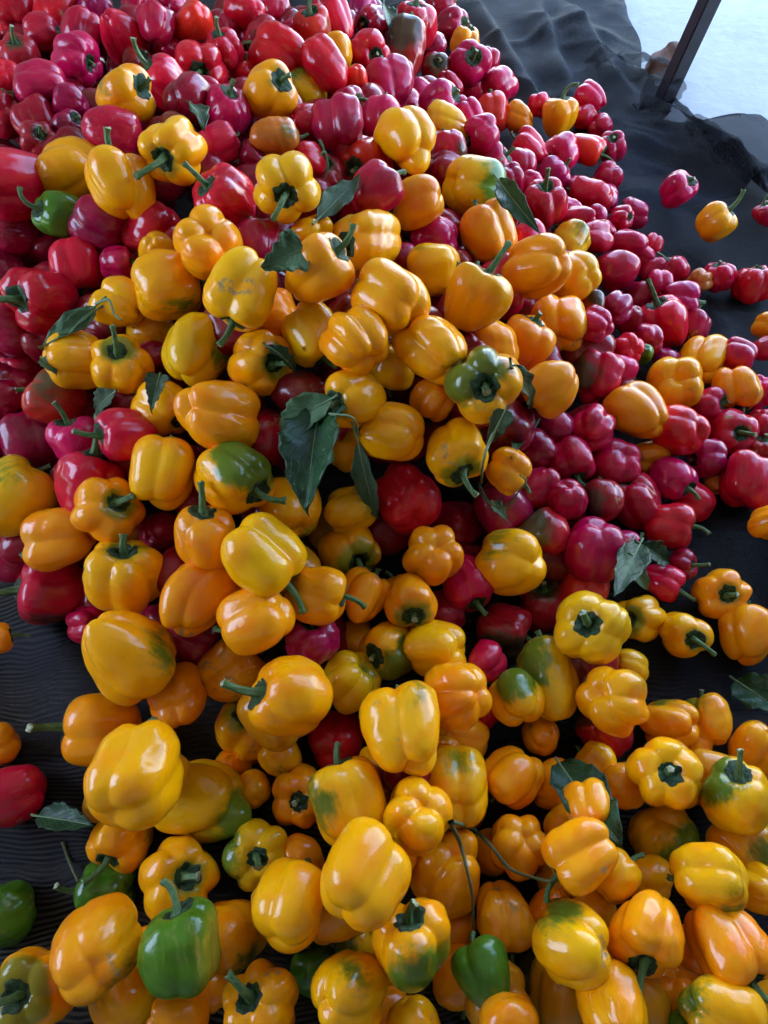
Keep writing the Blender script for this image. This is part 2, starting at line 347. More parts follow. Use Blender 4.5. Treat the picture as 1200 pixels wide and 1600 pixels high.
PEPPERS = [
('R','B',2,3.45, -0.7570,1.6443,0.3287,0.0882, -0.309,0.628,0.714, -0.535,0.096,0.839, 0.000,0.000,0.000,-2.00,-0.10,'S',0,
 'blocky red pepper, tenth red one left of the tall scarlet pepper'),
('R','K',4,0.27, -0.6653,1.6372,0.3142,0.0945, 0.367,0.918,0.150, 0.729,0.495,0.474, 0.000,0.000,0.000,-2.00,-0.10,'S',0,
 'lobed red pepper, seventh red one left of the tall scarlet pepper'),
('V','B',2,1.34, -0.5865,1.6313,0.3213,0.0745, -0.076,-0.002,-0.997, -0.917,-0.380,-0.120, 0.000,0.000,0.000,-2.00,-0.37,'S',0,
 'blocky half hidden deep red pepper, fourth red one left of the tall scarlet pepper'),
('R','B',4,6.16, -0.6805,1.5512,0.3163,0.0675, 0.999,0.030,-0.013, 0.708,-0.000,-0.706, 0.000,0.000,0.000,-2.00,-0.20,'S',2,
 'blocky red pepper, stem to right, eighth red one left of the tall scarlet pepper'),
('R','B',1,5.45, -0.7764,1.6292,0.2757,0.0581, -0.975,0.102,0.197, 0.778,0.525,0.347, 0.000,0.000,0.000,-2.00,-0.10,'S',0,
 'blocky half hidden red pepper, ninth red one left of the tall scarlet pepper'),
('K','P',2,1.84, -0.7059,1.4718,0.3133,0.0774, 0.134,-0.263,0.955, 0.703,0.549,0.453, 0.000,0.000,0.000,-2.00,0.20,'L',0,
 'brown-tinged red pepper, seventh red one above the small green pepper with hooked stem'),
('M','B',5,3.19, -0.5892,1.5216,0.3350,0.0735, -0.328,-0.765,-0.554, -0.912,-0.196,0.359, 0.000,0.000,0.000,-2.00,-0.10,'S',0,
 'blocky crimson pepper, stem to lower left, fifth red one left of the tall scarlet pepper'),
('R','T',3,4.36, -0.5048,1.4988,0.3394,0.0849, 0.177,0.398,-0.900, 0.418,-0.245,-0.875, 0.000,0.000,0.000,-2.00,-0.07,'M',2,
 'tapered red pepper, third red one left of the tall scarlet pepper'),
('V','B',1,3.38, -0.5066,1.6424,0.3282,0.0623, 0.239,0.789,0.566, 0.961,0.243,-0.131, 0.000,0.000,0.000,-2.00,-0.10,'M',0,
 'blocky half hidden deep red pepper, second red one left of the tall scarlet pepper'),
('R','K',1,2.15, -0.4351,1.4998,0.3525,0.0704, -0.037,0.901,0.433, 0.132,0.425,0.896, 0.000,0.000,0.000,-2.00,-0.10,'S',1,
 'lobed red pepper, nearest red one left of the tall scarlet pepper'),
('M','B',2,4.12, -0.4418,1.6649,0.3143,0.0535, 0.425,0.775,-0.468, 0.875,0.364,0.320, 0.000,0.000,0.000,-2.00,-0.20,'M',2,
 'blocky half hidden crimson pepper, up and left of the tall scarlet pepper'),
('S','E',3,0.03, -0.3704,1.5358,0.3367,0.0797, -0.422,0.540,-0.728, -0.093,-0.414,-0.906, 0.038,-0.546,-0.837,0.12,-0.37,'S',2,
 'tall scarlet pepper with orange foot near top edge'),
('M','P',0,0.71, -0.5672,1.4021,0.3370,0.0909, 0.861,-0.491,0.133, -0.166,-0.476,-0.864, 0.000,0.000,0.000,-2.00,0.05,'S',1,
 'ribbed crimson pepper, stem to right, sixth red one left of the tall scarlet pepper'),
('Y','T',3,2.21, -0.4218,1.1650,0.3936,0.0832, 0.884,-0.185,0.429, 0.165,0.502,0.849, -0.430,-0.306,0.849,-0.02,-0.25,'M',1,
 'tapered yellow pepper, stem to right, up and left of the pumpkin pepper with drooping stem'),
('M','B',5,2.46, -0.5877,1.2574,0.3583,0.0865, -0.873,-0.472,0.124, -0.909,-0.258,0.327, 0.000,0.000,0.000,-2.00,-0.20,'M',1,
 'crimson pepper, stem to left, fifth red one above the small green pepper with hooked stem'),
('R','B',5,2.34, -0.6757,1.3221,0.3407,0.0609, -0.326,0.288,-0.901, -0.434,0.214,0.875, 0.000,0.000,0.000,-2.00,-0.20,'M',1,
 'blocky red pepper, sixth red one above the small green pepper with hooked stem'),
('V','B',2,2.34, -0.6438,1.2158,0.3395,0.0650, -0.531,0.343,-0.775, 0.834,0.154,-0.529, 0.000,0.000,0.000,-2.00,-0.07,'S',2,
 'deep red pepper, second red up and left of the small green pepper with hooked stem'),
('V','R',3,0.49, -0.5268,1.2151,0.3591,0.0564, -0.988,0.155,0.004, 0.334,-0.322,-0.886, 0.000,0.000,0.000,-2.00,-0.20,'M',3,
 'deep red pepper, fourth red one above the small green pepper with hooked stem'),
('R','T',1,6.11, -0.4331,1.0945,0.3775,0.0829, 0.802,0.265,-0.536, -0.625,0.184,0.758, 0.000,0.000,0.000,-2.00,-0.37,'S',3,
 'tapered red pepper, second red one left of the pumpkin pepper with drooping stem'),
('V','T',4,2.25, -0.5854,1.1871,0.3361,0.0775, -0.470,0.696,0.543, -0.275,-0.569,-0.775, 0.000,0.000,0.000,-2.00,-0.10,'S',0,
 'smooth deep red pepper, third red one above the small green pepper with hooked stem'),
('K','P',2,5.30, -0.5665,1.1318,0.3409,0.0633, 0.439,-0.405,0.802, 0.159,0.555,0.816, 0.000,0.000,0.000,-2.00,0.11,'M',0,
 'brown-tinged red pepper, nearest red one above the small green pepper with hooked stem'),
('V','B',4,2.14, -0.5319,1.1707,0.3406,0.0500, 0.801,0.081,0.593, -0.409,-0.582,-0.703, 0.000,0.000,0.000,-2.00,-0.37,'S',2,
 'deep red pepper, second red one above the small green pepper with hooked stem'),
('Y','K',4,3.75, -0.4935,1.0449,0.3465,0.0858, -0.948,-0.100,-0.303, -0.915,-0.401,0.050, 0.000,0.000,0.000,-2.00,-0.25,'M',1,
 'lobed yellow pepper, above the small green pepper with hooked stem'),
('Y','K',5,6.11, -0.3844,0.9507,0.3805,0.0914, -0.247,0.691,0.680, 0.085,0.568,0.819, 0.000,0.000,0.000,-2.00,0.02,'M',1,
 'lobed yellow pepper, down and left of the pumpkin pepper with drooping stem'),
('Y','P',3,3.38, -0.3068,0.9919,0.4065,0.0914, -0.174,-0.956,0.238, -0.837,-0.447,-0.315, 0.000,0.000,0.000,-2.00,0.11,'L',2,
 'yellow pumpkin pepper with thick stem drooping to lower left'),
('R','B',1,1.28, -0.5778,1.0130,0.3408,0.1086, -0.700,-0.598,0.389, -0.343,-0.642,-0.686, 0.000,0.000,0.000,-2.00,-0.10,'S',1,
 'red pepper, nearest red one up and left of the small green pepper with hooked stem'),
('K','R',4,2.30, -0.4801,1.4558,0.3047,0.0551, 0.819,-0.220,0.530, -0.788,0.034,0.615, 0.000,0.000,0.000,-2.00,0.15,'M',2,
 'brown-tinged red pepper, third red one down and left of the tall scarlet pepper'),
('R','B',3,6.00, -0.3843,1.2915,0.3496,0.0812, -0.567,0.044,0.822, 0.966,0.229,-0.116, 0.000,0.000,0.000,-2.00,-0.20,'L',3,
 'red pepper, second red one down and left of the tall scarlet pepper'),
('M','B',2,5.02, -0.4244,1.5125,0.3011,0.0565, 0.299,0.240,-0.924, -0.258,0.345,0.903, 0.000,0.000,0.000,-2.00,-0.10,'M',3,
 'blocky half hidden crimson pepper, nearest red one down and left of the tall scarlet pepper'),
('V','B',4,2.83, -0.3199,1.1774,0.3830,0.0718, 0.229,0.965,-0.124, -0.818,0.076,0.570, 0.000,0.000,0.000,-2.00,-0.07,'S',1,
 'blocky deep red pepper, above the pumpkin pepper with drooping stem'),
('R','P',1,5.30, -0.3426,1.3964,0.3241,0.0933, 0.092,-0.943,0.320, -0.661,-0.452,-0.599, 0.000,0.000,0.000,-2.00,0.05,'S',1,
 'ribbed red pepper, stem facing up, below the tall scarlet pepper'),
('S','R',5,2.96, -0.4014,1.1133,0.3327,0.0458, -0.100,0.875,0.473, 0.836,0.470,0.282, 0.000,0.000,0.000,-2.00,-0.20,'M',1,
 'smooth half hidden scarlet pepper, nearest red one left of the pumpkin pepper with drooping stem'),
('R','E',1,3.01, -0.2798,1.6134,0.3292,0.0650, -0.785,0.615,-0.077, -0.375,-0.411,-0.831, 0.000,0.000,0.000,-2.00,-0.20,'S',1,
 'long red pepper, second red one right of the tall scarlet pepper'),
('R','P',5,0.07, -0.3018,1.4584,0.3294,0.0690, -0.171,-0.147,0.974, 0.924,0.301,0.238, 0.000,0.000,0.000,-2.00,-0.20,'L',0,
 'ribbed red pepper, stem to top, down and right of the tall scarlet pepper'),
('M','B',0,0.66, -0.3150,1.6189,0.2932,0.0591, -0.627,0.778,-0.037, 0.120,0.417,0.901, 0.000,0.000,0.000,-2.00,-0.10,'S',0,
 'blocky half hidden crimson pepper, nearest red one right of the tall scarlet pepper'),
('R','B',3,3.62, -0.2398,1.7579,0.2686,0.0710, -0.030,0.989,0.146, 0.030,-0.380,-0.924, 0.000,0.000,0.000,-2.00,-0.07,'S',3,
 'blocky red pepper, third red one right of the tall scarlet pepper'),
('V','R',4,5.35, -0.2002,1.6833,0.2606,0.0511, -0.503,0.591,-0.631, -0.643,-0.371,-0.670, 0.000,0.000,0.000,-2.00,-0.07,'M',3,
 'smooth half hidden deep red pepper, third red one above the square orange pepper'),
('S','B',1,5.26, -0.1487,1.6476,0.2763,0.0791, -0.109,-0.125,0.986, 0.341,0.404,0.849, 0.965,-0.241,0.106,-0.02,-0.10,'L',2,
 'scarlet pepper, stem to top, second red one up and right of the square orange pepper'),
('R','E',0,0.58, -0.1095,1.7371,0.2649,0.0791, -0.485,0.633,0.604, -0.403,-0.378,-0.833, 0.000,0.000,0.000,-2.00,-0.10,'S',2,
 'long red pepper, third red one up and right of the square orange pepper'),
('M','B',4,3.67, -0.0557,2.0427,0.1501,0.0732, 0.156,0.710,0.687, 0.991,0.074,0.112, 0.000,0.000,0.000,-2.00,-0.37,'S',0,
 'blocky half hidden crimson pepper, sixth red one left of the little orange pumpkin pepper'),
('M','B',5,0.70, -0.0282,1.9307,0.1718,0.0734, -0.632,-0.712,0.305, 0.249,-0.379,-0.891, 0.000,0.000,0.000,-2.00,-0.20,'S',1,
 'blocky crimson pepper, stem to left, fourth red one left of the little orange pumpkin pepper'),
('K','B',5,1.03, -0.2384,1.5578,0.3018,0.0754, -0.588,-0.763,-0.268, 0.284,-0.356,-0.890, 0.000,0.000,0.000,-2.00,0.08,'M',1,
 'blocky brown-tinged red pepper, stem to lower left, second red one above the square orange pepper'),
('R','K',4,4.89, -0.2039,1.4849,0.3119,0.0978, -0.919,0.344,0.195, 0.027,-0.417,-0.908, 0.000,0.000,0.000,-2.00,-0.07,'M',2,
 'smooth red pepper, nearest red one above the square orange pepper'),
('R','E',4,2.14, -0.1139,1.4599,0.3006,0.0784, -0.687,0.553,0.472, -0.223,0.407,0.886, 0.000,0.000,0.000,-2.00,-0.07,'S',0,
 'long red pepper, nearest red one up and right of the square orange pepper'),
('Y','T',5,4.68, -0.0941,1.6024,0.2573,0.0623, -0.405,0.710,0.576, -0.040,0.418,0.907, 0.000,0.000,0.000,-2.00,0.05,'S',1,
 'tapered yellow pepper, up and right of the square orange pepper'),
('R','P',1,5.74, -0.0343,1.6565,0.2322,0.0820, 0.509,-0.814,0.281, 0.423,0.388,0.819, 0.000,0.000,0.000,-2.00,-0.37,'S',1,
 'ribbed red pepper, stem facing up, fifth red one left of the little orange pumpkin pepper'),
('L','B',4,0.85, -0.1649,1.4609,0.2495,0.0960, -0.750,0.515,0.415, 0.819,-0.187,-0.543, -0.381,-0.138,0.914,0.12,0.05,'S',1,
 'blocky lemon yellow pepper, right of the square orange pepper'),
('O','B',1,4.49, -0.1938,1.2110,0.3758,0.0856, 0.612,-0.393,0.686, 0.990,0.125,-0.065, 0.000,0.000,0.000,-2.00,0.08,'M',0,
 'square orange pepper with dark curled stem on top'),
('W','E',1,5.22, -0.1744,1.1040,0.3625,0.0581, 0.975,0.192,-0.111, -0.629,0.312,0.712, 0.702,-0.476,0.529,-0.02,0.02,'M',1,
 'brownish orange oval pepper with green tip under square orange one'),
('M','B',5,0.07, -0.2567,1.1698,0.3666,0.0710, 0.272,0.002,0.962, 0.491,0.496,0.716, 0.000,0.000,0.000,-2.00,-0.37,'M',3,
 'blocky crimson pepper, stem to top, down and left of the square orange pepper'),
('R','B',3,1.22, -0.3002,1.2262,0.3618,0.0619, -0.818,0.455,-0.354, -0.143,-0.484,-0.863, 0.000,0.000,0.000,-2.00,-0.37,'S',3,
 'blocky half hidden red pepper, left of the square orange pepper'),
('R','B',4,2.36, -0.2681,1.0945,0.3567,0.0634, 0.793,0.609,0.015, -0.680,0.240,0.692, 0.000,0.000,0.000,-2.00,-0.37,'S',1,
 'smooth red pepper, right of the pumpkin pepper with drooping stem'),
('R','B',3,3.17, -0.2734,1.4670,0.2867,0.0592, 0.157,-0.055,0.986, -0.316,0.367,0.875, 0.000,0.000,0.000,-2.00,-0.07,'M',0,
 'red pepper, stem to top, nearest red one up and left of the square orange pepper'),
('V','K',1,3.68, -0.2076,1.0933,0.3342,0.0503, -0.853,-0.052,0.519, -0.494,0.382,0.781, 0.000,0.000,0.000,-2.00,-0.37,'M',2,
 'smooth deep red pepper, stem to upper left, down and left of the brownish orange pepper'),
('R','T',4,0.08, -0.1325,1.1909,0.3403,0.0585, 0.713,0.508,-0.484, 0.685,-0.293,-0.667, 0.000,0.000,0.000,-2.00,-0.07,'S',2,
 'smooth red pepper, up and right of the brownish orange pepper'),
('M','K',2,0.81, -0.0736,1.1696,0.3390,0.0884, -0.165,0.936,0.312, 0.225,-0.469,-0.854, 0.000,0.000,0.000,-2.00,-0.07,'S',2,
 'lobed crimson pepper, nearest red one right of the brownish orange pepper'),
('R','B',3,0.41, -0.1281,1.0952,0.3310,0.0591, 0.548,0.607,-0.575, -0.589,0.370,0.719, 0.000,0.000,0.000,-2.00,-0.37,'M',0,
 'smooth red pepper, up and right of the flower-shaped lemon pepper'),
('V','B',3,4.81, -0.0690,1.3618,0.2817,0.0555, 0.874,-0.338,0.348, 0.499,-0.384,-0.776, 0.000,0.000,0.000,-2.00,-0.20,'M',1,
 'blocky deep red pepper, stem to right, nearest red one right of the square orange pepper'),
('R','B',5,0.37, -0.0118,1.6105,0.1896,0.0778, -0.950,0.285,-0.130, -0.500,0.386,0.775, 0.000,0.000,0.000,-2.00,-0.10,'S',2,
 'blocky red pepper, sixth red one down and left of the little orange pumpkin pepper'),
('S','R',0,3.26, -0.0563,1.4804,0.2642,0.0507, -0.273,0.082,-0.959, -0.923,-0.198,-0.328, 0.000,0.000,0.000,-2.00,-0.07,'M',2,
 'smooth half hidden scarlet pepper, second red one right of the square orange pepper'),
('M','B',1,2.70, -0.0024,1.3272,0.2694,0.0747, 0.150,0.850,0.506, -0.723,0.332,0.606, 0.000,0.000,0.000,-2.00,-0.07,'S',2,
 'blocky crimson pepper, second red one right of the brownish orange pepper'),
('S','B',2,5.63, -0.0295,1.1417,0.2929,0.0822, -0.451,-0.835,0.316, 0.743,-0.338,-0.577, 0.000,0.000,0.000,-2.00,0.08,'S',2,
 'blocky scarlet pepper, stem facing up, second red one right of the flower-shaped lemon pepper'),
('M','T',1,5.54, -0.0164,0.9708,0.3561,0.0769, 0.760,0.617,0.205, -0.534,-0.473,-0.700, 0.000,0.000,0.000,-2.00,-0.07,'M',0,
 'smooth crimson pepper, third red one right of the flower-shaped lemon pepper'),
('L','P',3,6.20, -0.1365,0.9038,0.4073,0.0942, 0.033,-0.944,0.328, -0.496,-0.527,-0.690, 0.000,0.000,0.000,-2.00,0.02,'L',2,
 'lemon yellow flower-shaped pepper with stem curling down'),
('R','B',5,1.06, -0.2320,0.9324,0.3693,0.0873, -0.428,-0.329,0.842, -0.750,0.232,0.619, 0.000,0.000,0.000,-2.00,-0.07,'L',3,
 'blocky red pepper, stem to upper left, left of the flower-shaped lemon pepper'),
('K','B',5,5.34, -0.0985,1.1096,0.2919,0.0659, 0.057,-0.298,0.953, -0.341,0.484,0.806, 0.000,0.000,0.000,-2.00,0.15,'L',2,
 'blocky half hidden brown-tinged red pepper, nearest red one right of the flower-shaped lemon pepper'),
('R','B',5,1.84, 0.0762,1.9239,0.1689,0.1040, 0.057,-0.119,0.991, 0.585,0.302,0.753, 0.000,0.000,0.000,-2.00,-0.10,'M',2,
 'blocky red pepper, stem to top, second red one left of the little orange pumpkin pepper'),
('V','B',5,3.65, 0.1663,2.3146,0.0500,0.0859, 0.859,0.489,0.152, -0.742,0.299,0.599, 0.000,0.000,0.000,-2.00,-0.20,'S',2,
 'deep red pepper, second red one up and left of the little orange pumpkin pepper'),
('K','E',2,1.96, 0.0486,1.7589,0.1875,0.0927, 0.168,0.754,0.635, 0.231,-0.413,-0.881, -0.163,-0.093,0.982,0.38,0.05,'S',2,
 'scarlet pepper with brown-green top beside dark leaf at upper edge'),
('V','B',3,4.30, 0.1899,2.1985,0.0505,0.0872, 0.811,-0.460,0.362, -0.743,0.318,0.588, 0.000,0.000,0.000,-2.00,-0.07,'S',3,
 'deep red pepper, nearest red one up and left of the little orange pumpkin pepper'),
('O','P',3,3.14, 0.2200,2.0878,0.0579,0.0799, 0.242,0.245,0.939, -0.077,-0.403,-0.912, 0.000,0.000,0.000,-2.00,0.05,'S',1,
 'little orange pumpkin pepper at the top edge of the heap by the net'),
('V','R',1,4.90, 0.1188,1.9398,0.1131,0.0698, -0.805,0.079,-0.588, 0.948,-0.178,-0.263, 0.000,0.000,0.000,-2.00,-0.20,'S',0,
 'smooth half hidden deep red pepper, nearest red one left of the little orange pumpkin pepper'),
('K','R',0,4.86, 0.1271,1.8588,0.1004,0.0721, 0.033,-0.568,0.822, 0.373,-0.425,-0.825, 0.000,0.000,0.000,-2.00,0.33,'L',1,
 'brown-tinged red pepper, nearest red one down and left of the little orange pumpkin pepper'),
('M','B',2,2.84, 0.2090,1.8707,0.1021,0.0974, 0.111,-0.685,0.720, 0.497,0.330,0.802, 0.000,0.000,0.000,-2.00,0.05,'M',2,
 'blocky crimson pepper, stem facing up, nearest red one below the little orange pumpkin pepper'),
('M','P',2,0.93, 0.2654,1.9695,0.0656,0.0754, 0.085,0.810,0.580, 0.473,0.325,0.819, 0.000,0.000,0.000,-2.00,-0.07,'S',2,
 'smooth crimson pepper, nearest red one down and right of the little orange pumpkin pepper'),
('M','B',0,4.45, 0.2206,1.8737,0.0295,0.0949, 0.680,-0.091,0.727, 0.173,0.437,0.883, 0.000,0.000,0.000,-2.00,-0.07,'M',0,
 'blocky crimson pepper, stem to upper right, third red one below the little orange pumpkin pepper'),
('M','B',0,2.90, 0.2866,1.8561,0.0612,0.0864, 0.600,0.793,-0.109, 0.989,-0.094,0.116, 0.000,0.000,0.000,-2.00,-0.20,'M',0,
 'blocky crimson pepper, second red one down and right of the little orange pumpkin pepper'),
('R','K',3,5.33, 0.1540,1.7674,0.1070,0.0580, 0.551,-0.117,-0.826, 0.947,0.075,0.311, 0.000,0.000,0.000,-2.00,-0.20,'S',3,
 'smooth red pepper, second red one below the little orange pumpkin pepper'),
('M','K',4,1.45, 0.0108,1.5463,0.2171,0.0964, -0.160,0.893,0.421, -0.079,-0.450,-0.890, 0.000,0.000,0.000,-2.00,-0.20,'M',2,
 'smooth crimson pepper, fifth red one down and left of the little orange pumpkin pepper'),
('M','B',3,1.17, 0.0478,1.5714,0.1667,0.0698, 0.480,0.638,-0.602, -0.960,0.153,0.233, 0.000,0.000,0.000,-2.00,-0.10,'M',1,
 'smooth crimson pepper, fourth red one down and left of the little orange pumpkin pepper'),
('M','R',1,0.30, 0.0812,1.6198,0.1651,0.0510, 0.245,0.933,0.262, 0.989,0.025,0.144, 0.000,0.000,0.000,-2.00,-0.37,'M',3,
 'crimson pepper, third red one down and left of the little orange pumpkin pepper'),
('M','B',2,1.17, 0.1143,1.5100,0.1996,0.0804, 0.789,-0.129,0.600, -0.656,0.392,0.645, 0.000,0.000,0.000,-2.00,-0.07,'S',1,
 'crimson pepper, second red one down and left of the little orange pumpkin pepper'),
('M','K',5,2.90, 0.1748,1.4929,0.1889,0.0617, 0.340,-0.479,-0.809, 0.995,-0.090,0.049, 0.000,0.000,0.000,-2.00,-0.37,'M',2,
 'crimson pepper, stem to bottom, second red one above the yellow pepper with one green side'),
('S','B',5,5.33, 0.2608,1.7240,0.0634,0.0867, -0.083,0.860,0.503, 0.496,0.355,0.792, 0.000,0.000,0.000,-2.00,-0.37,'S',3,
 'blocky scarlet pepper, third red one above the yellow pepper with one green side'),
('Y','K',5,1.83, 0.0423,1.1365,0.3386,0.0926, -0.410,0.912,-0.027, -0.047,0.504,0.863, 0.000,0.000,0.000,-2.00,-0.08,'M',1,
 'yellow pepper, second yellow one up and left of the yellow pepper with one green side'),
('Y','K',4,0.30, 0.1264,1.4248,0.2001,0.0765, -0.900,0.406,0.156, 0.872,0.179,0.456, 0.000,0.000,0.000,-2.00,0.02,'S',1,
 'yellow pepper, nearest yellow one up and left of the yellow pepper with one green side'),
('R','B',5,3.73, 0.1205,1.2574,0.2537,0.0620, -0.260,0.828,0.497, -0.819,-0.233,-0.525, 0.822,-0.490,0.291,0.12,-0.20,'S',1,
 'blocky red pepper, up and left of the yellow pepper with one green side'),
('M','P',4,0.08, 0.1984,1.3997,0.1975,0.0753, -0.918,-0.361,-0.164, 0.200,-0.508,-0.838, 0.000,0.000,0.000,-2.00,-0.07,'S',0,
 'crimson pepper, stem to left, nearest red one above the yellow pepper with one green side'),
('O','K',1,2.00, 0.3292,1.7135,0.0568,0.0671, -0.828,0.555,0.081, 0.217,-0.502,-0.837, 0.000,0.000,0.000,-2.00,-0.25,'M',0,
 'lobed orange-yellow pepper, up and right of the yellow pepper with one green side'),
('R','P',2,4.21, 0.3864,1.7832,0.0517,0.0598, -0.187,0.960,0.209, -0.918,-0.012,-0.397, 0.000,0.000,0.000,-2.00,-0.10,'M',2,
 'smooth red pepper, third red one down and right of the little orange pumpkin pepper'),
('O','T',4,3.71, 0.4219,1.7095,0.0636,0.0839, 0.096,0.362,0.927, 0.977,-0.186,0.102, 0.000,0.000,0.000,-2.00,-0.25,'L',2,
 'tapered orange-yellow pepper, stem to top, above the red pepper with upright stem'),
('M','T',0,0.30, 0.5177,1.8138,0.0543,0.0693, -0.705,0.688,0.171, 0.908,-0.366,-0.205, 0.000,0.000,0.000,-2.00,-0.07,'S',0,
 'tapered crimson pepper, seventh red one up and right of the red pepper with upright stem'),
('R','R',4,4.44, 0.4985,1.7676,0.0304,0.0569, 0.521,0.844,0.127, 0.358,0.370,0.858, 0.000,0.000,0.000,-2.00,-0.10,'M',0,
 'smooth red pepper, fifth red one up and right of the red pepper with upright stem'),
('R','T',3,3.15, 0.3216,1.4995,0.1071,0.0736, -0.852,0.391,0.349, -0.492,0.521,0.698, 0.000,0.000,0.000,-2.00,-0.20,'M',0,
 'red pepper, stem to upper left, third red one above the red pepper with upright stem'),
('M','B',0,5.48, 0.3963,1.5158,0.0915,0.0772, -0.571,-0.817,-0.085, 0.976,-0.188,0.112, 0.000,0.000,0.000,-2.00,-0.07,'L',1,
 'crimson pepper, stem to lower left, second red one above the red pepper with upright stem'),
('S','E',3,6.02, 0.4516,1.5447,0.0817,0.0665, 0.937,-0.335,-0.102, 0.485,-0.547,-0.682, 0.000,0.000,0.000,-2.00,-0.20,'L',3,
 'scarlet pepper, second red one up and right of the red pepper with upright stem'),
('M','P',5,6.01, 0.5232,1.5689,0.0688,0.0672, -0.175,-0.246,0.953, 0.581,-0.550,-0.600, 0.000,0.000,0.000,-2.00,-0.07,'S',0,
 'crimson pepper, fourth red one up and right of the red pepper with upright stem'),
('R','P',4,3.03, 0.5375,1.7376,0.0244,0.0597, 0.715,-0.176,-0.677, -0.923,0.074,-0.376, 0.000,0.000,0.000,-2.00,-0.07,'M',3,
 'ribbed red pepper, sixth red one up and right of the red pepper with upright stem'),
('L','B',3,0.04, 0.1551,1.1266,0.2672,0.0999, 0.899,0.237,-0.369, 0.194,0.516,0.834, 0.944,-0.331,0.011,0.50,0.02,'S',1,
 'long yellow pepper whose right side is still green'),
('M','B',2,5.25, 0.2219,1.3813,0.1457,0.0749, 0.760,-0.135,0.636, 0.759,0.250,0.601, 0.000,0.000,0.000,-2.00,-0.20,'M',2,
 'crimson pepper, up and right of the yellow pepper with one green side'),
('M','T',1,4.96, 0.2921,1.4034,0.1309,0.0651, -0.274,0.931,-0.242, 0.968,-0.050,0.245, 0.000,0.000,0.000,-2.00,-0.20,'M',0,
 'smooth crimson pepper, second red one up and left of the red pepper with upright stem'),
('M','B',5,6.01, 0.2538,1.3243,0.1471,0.0604, 0.118,0.103,-0.988, 0.123,0.521,0.845, 0.000,0.000,0.000,-2.00,-0.37,'M',2,
 'blocky crimson pepper, nearest red one right of the yellow pepper with one green side'),
('M','R',4,5.60, 0.2991,1.3345,0.1334,0.0530, 0.431,0.182,-0.884, -0.980,0.193,-0.041, 0.000,0.000,0.000,-2.00,-0.37,'M',1,
 'smooth crimson pepper, nearest red one up and left of the red pepper with upright stem'),
('M','B',3,0.93, 0.3677,1.4419,0.0804,0.0735, 0.701,0.064,0.710, -0.183,0.561,0.807, 0.000,0.000,0.000,-2.00,-0.37,'M',2,
 'crimson pepper, stem to upper right, nearest red one above the red pepper with upright stem'),
('R','P',5,3.78, 0.3146,1.2458,0.1462,0.0894, -0.114,0.017,0.993, 0.000,0.565,0.825, 0.000,0.000,0.000,-2.00,0.02,'L',0,
 'red pepper with very long upright stem at right slope'),
('M','B',2,0.61, 0.4194,1.4295,0.0523,0.0629, 0.772,-0.167,-0.614, 0.254,-0.585,-0.770, 0.000,0.000,0.000,-2.00,-0.10,'S',1,
 'smooth crimson pepper, nearest red one up and right of the red pepper with upright stem'),
('R','B',0,2.57, 0.0087,1.0278,0.3194,0.0479, -0.720,0.603,-0.343, -0.993,-0.060,-0.103, 0.000,0.000,0.000,-2.00,-0.10,'M',3,
 'smooth red pepper, left of the yellow pepper with one green side'),
('R','E',4,0.46, 0.4473,1.3862,0.0726,0.0696, -0.925,0.377,-0.044, -0.743,0.521,0.420, 0.000,0.000,0.000,-2.00,-0.37,'S',3,
 'long red pepper, second red one right of the red pepper with upright stem'),
('M','B',0,4.38, 0.5063,1.4836,0.0507,0.0636, -0.305,0.097,-0.947, 0.746,-0.520,-0.415, 0.000,0.000,0.000,-2.00,-0.10,'M',3,
 'blocky crimson pepper, third red one up and right of the red pepper with upright stem'),
('M','E',2,1.77, 0.4909,1.4062,0.0488,0.0510, 0.064,0.995,-0.072, -0.954,0.296,-0.055, 0.000,0.000,0.000,-2.00,-0.37,'S',3,
 'long crimson pepper, fourth red one right of the red pepper with upright stem'),
('M','B',2,5.77, 0.5467,1.3712,0.0384,0.0619, -0.946,0.143,0.292, 0.122,-0.602,-0.789, 0.000,0.000,0.000,-2.00,-0.20,'M',1,
 'crimson pepper, second red one left of the lone yellow pepper on the net'),
('M','P',0,5.13, 0.4960,1.2964,0.0797,0.0511, 0.665,-0.509,0.546, 0.283,-0.625,-0.728, 0.000,0.000,0.000,-2.00,-0.07,'S',2,
 'crimson pepper, stem to right, sixth red one right of the red pepper with upright stem'),
('M','P',0,2.90, 0.4371,1.2911,0.0886,0.0482, -0.076,0.994,0.073, 0.960,-0.270,0.077, 0.000,0.000,0.000,-2.00,-0.07,'M',3,
 'smooth crimson pepper, third red one right of the red pepper with upright stem'),
('M','B',1,4.06, 0.4545,1.2573,0.0768,0.0427, -0.634,0.744,0.212, 0.378,0.455,0.806, 0.000,0.000,0.000,-2.00,-0.20,'S',1,
 'smooth crimson pepper, third red one down and right of the red pepper with upright stem'),
('M','B',1,5.08, 0.4805,1.2939,0.0491,0.0411, 0.491,0.735,0.468, 0.958,-0.220,0.185, 0.000,0.000,0.000,-2.00,-0.20,'S',2,
 'smooth crimson pepper, fifth red one right of the red pepper with upright stem'),
('R','T',3,6.14, 0.4134,1.2008,0.1071,0.0643, 0.749,0.387,-0.539, -0.902,0.411,0.135, 0.000,0.000,0.000,-2.00,-0.10,'M',2,
 'tapered red pepper, second red one down and right of the red pepper with upright stem'),
('M','E',1,4.15, 0.4971,1.2221,0.0757,0.0552, -0.880,0.425,-0.214, 0.270,0.509,0.818, 0.000,0.000,0.000,-2.00,-0.07,'S',3,
 'long crimson pepper, third red one left of the lone yellow pepper on the net'),
('R','P',1,1.10, 0.5657,1.2663,0.0359,0.0436, 0.473,0.805,0.358, -0.270,0.657,0.704, 0.000,0.000,0.000,-2.00,-0.10,'M',0,
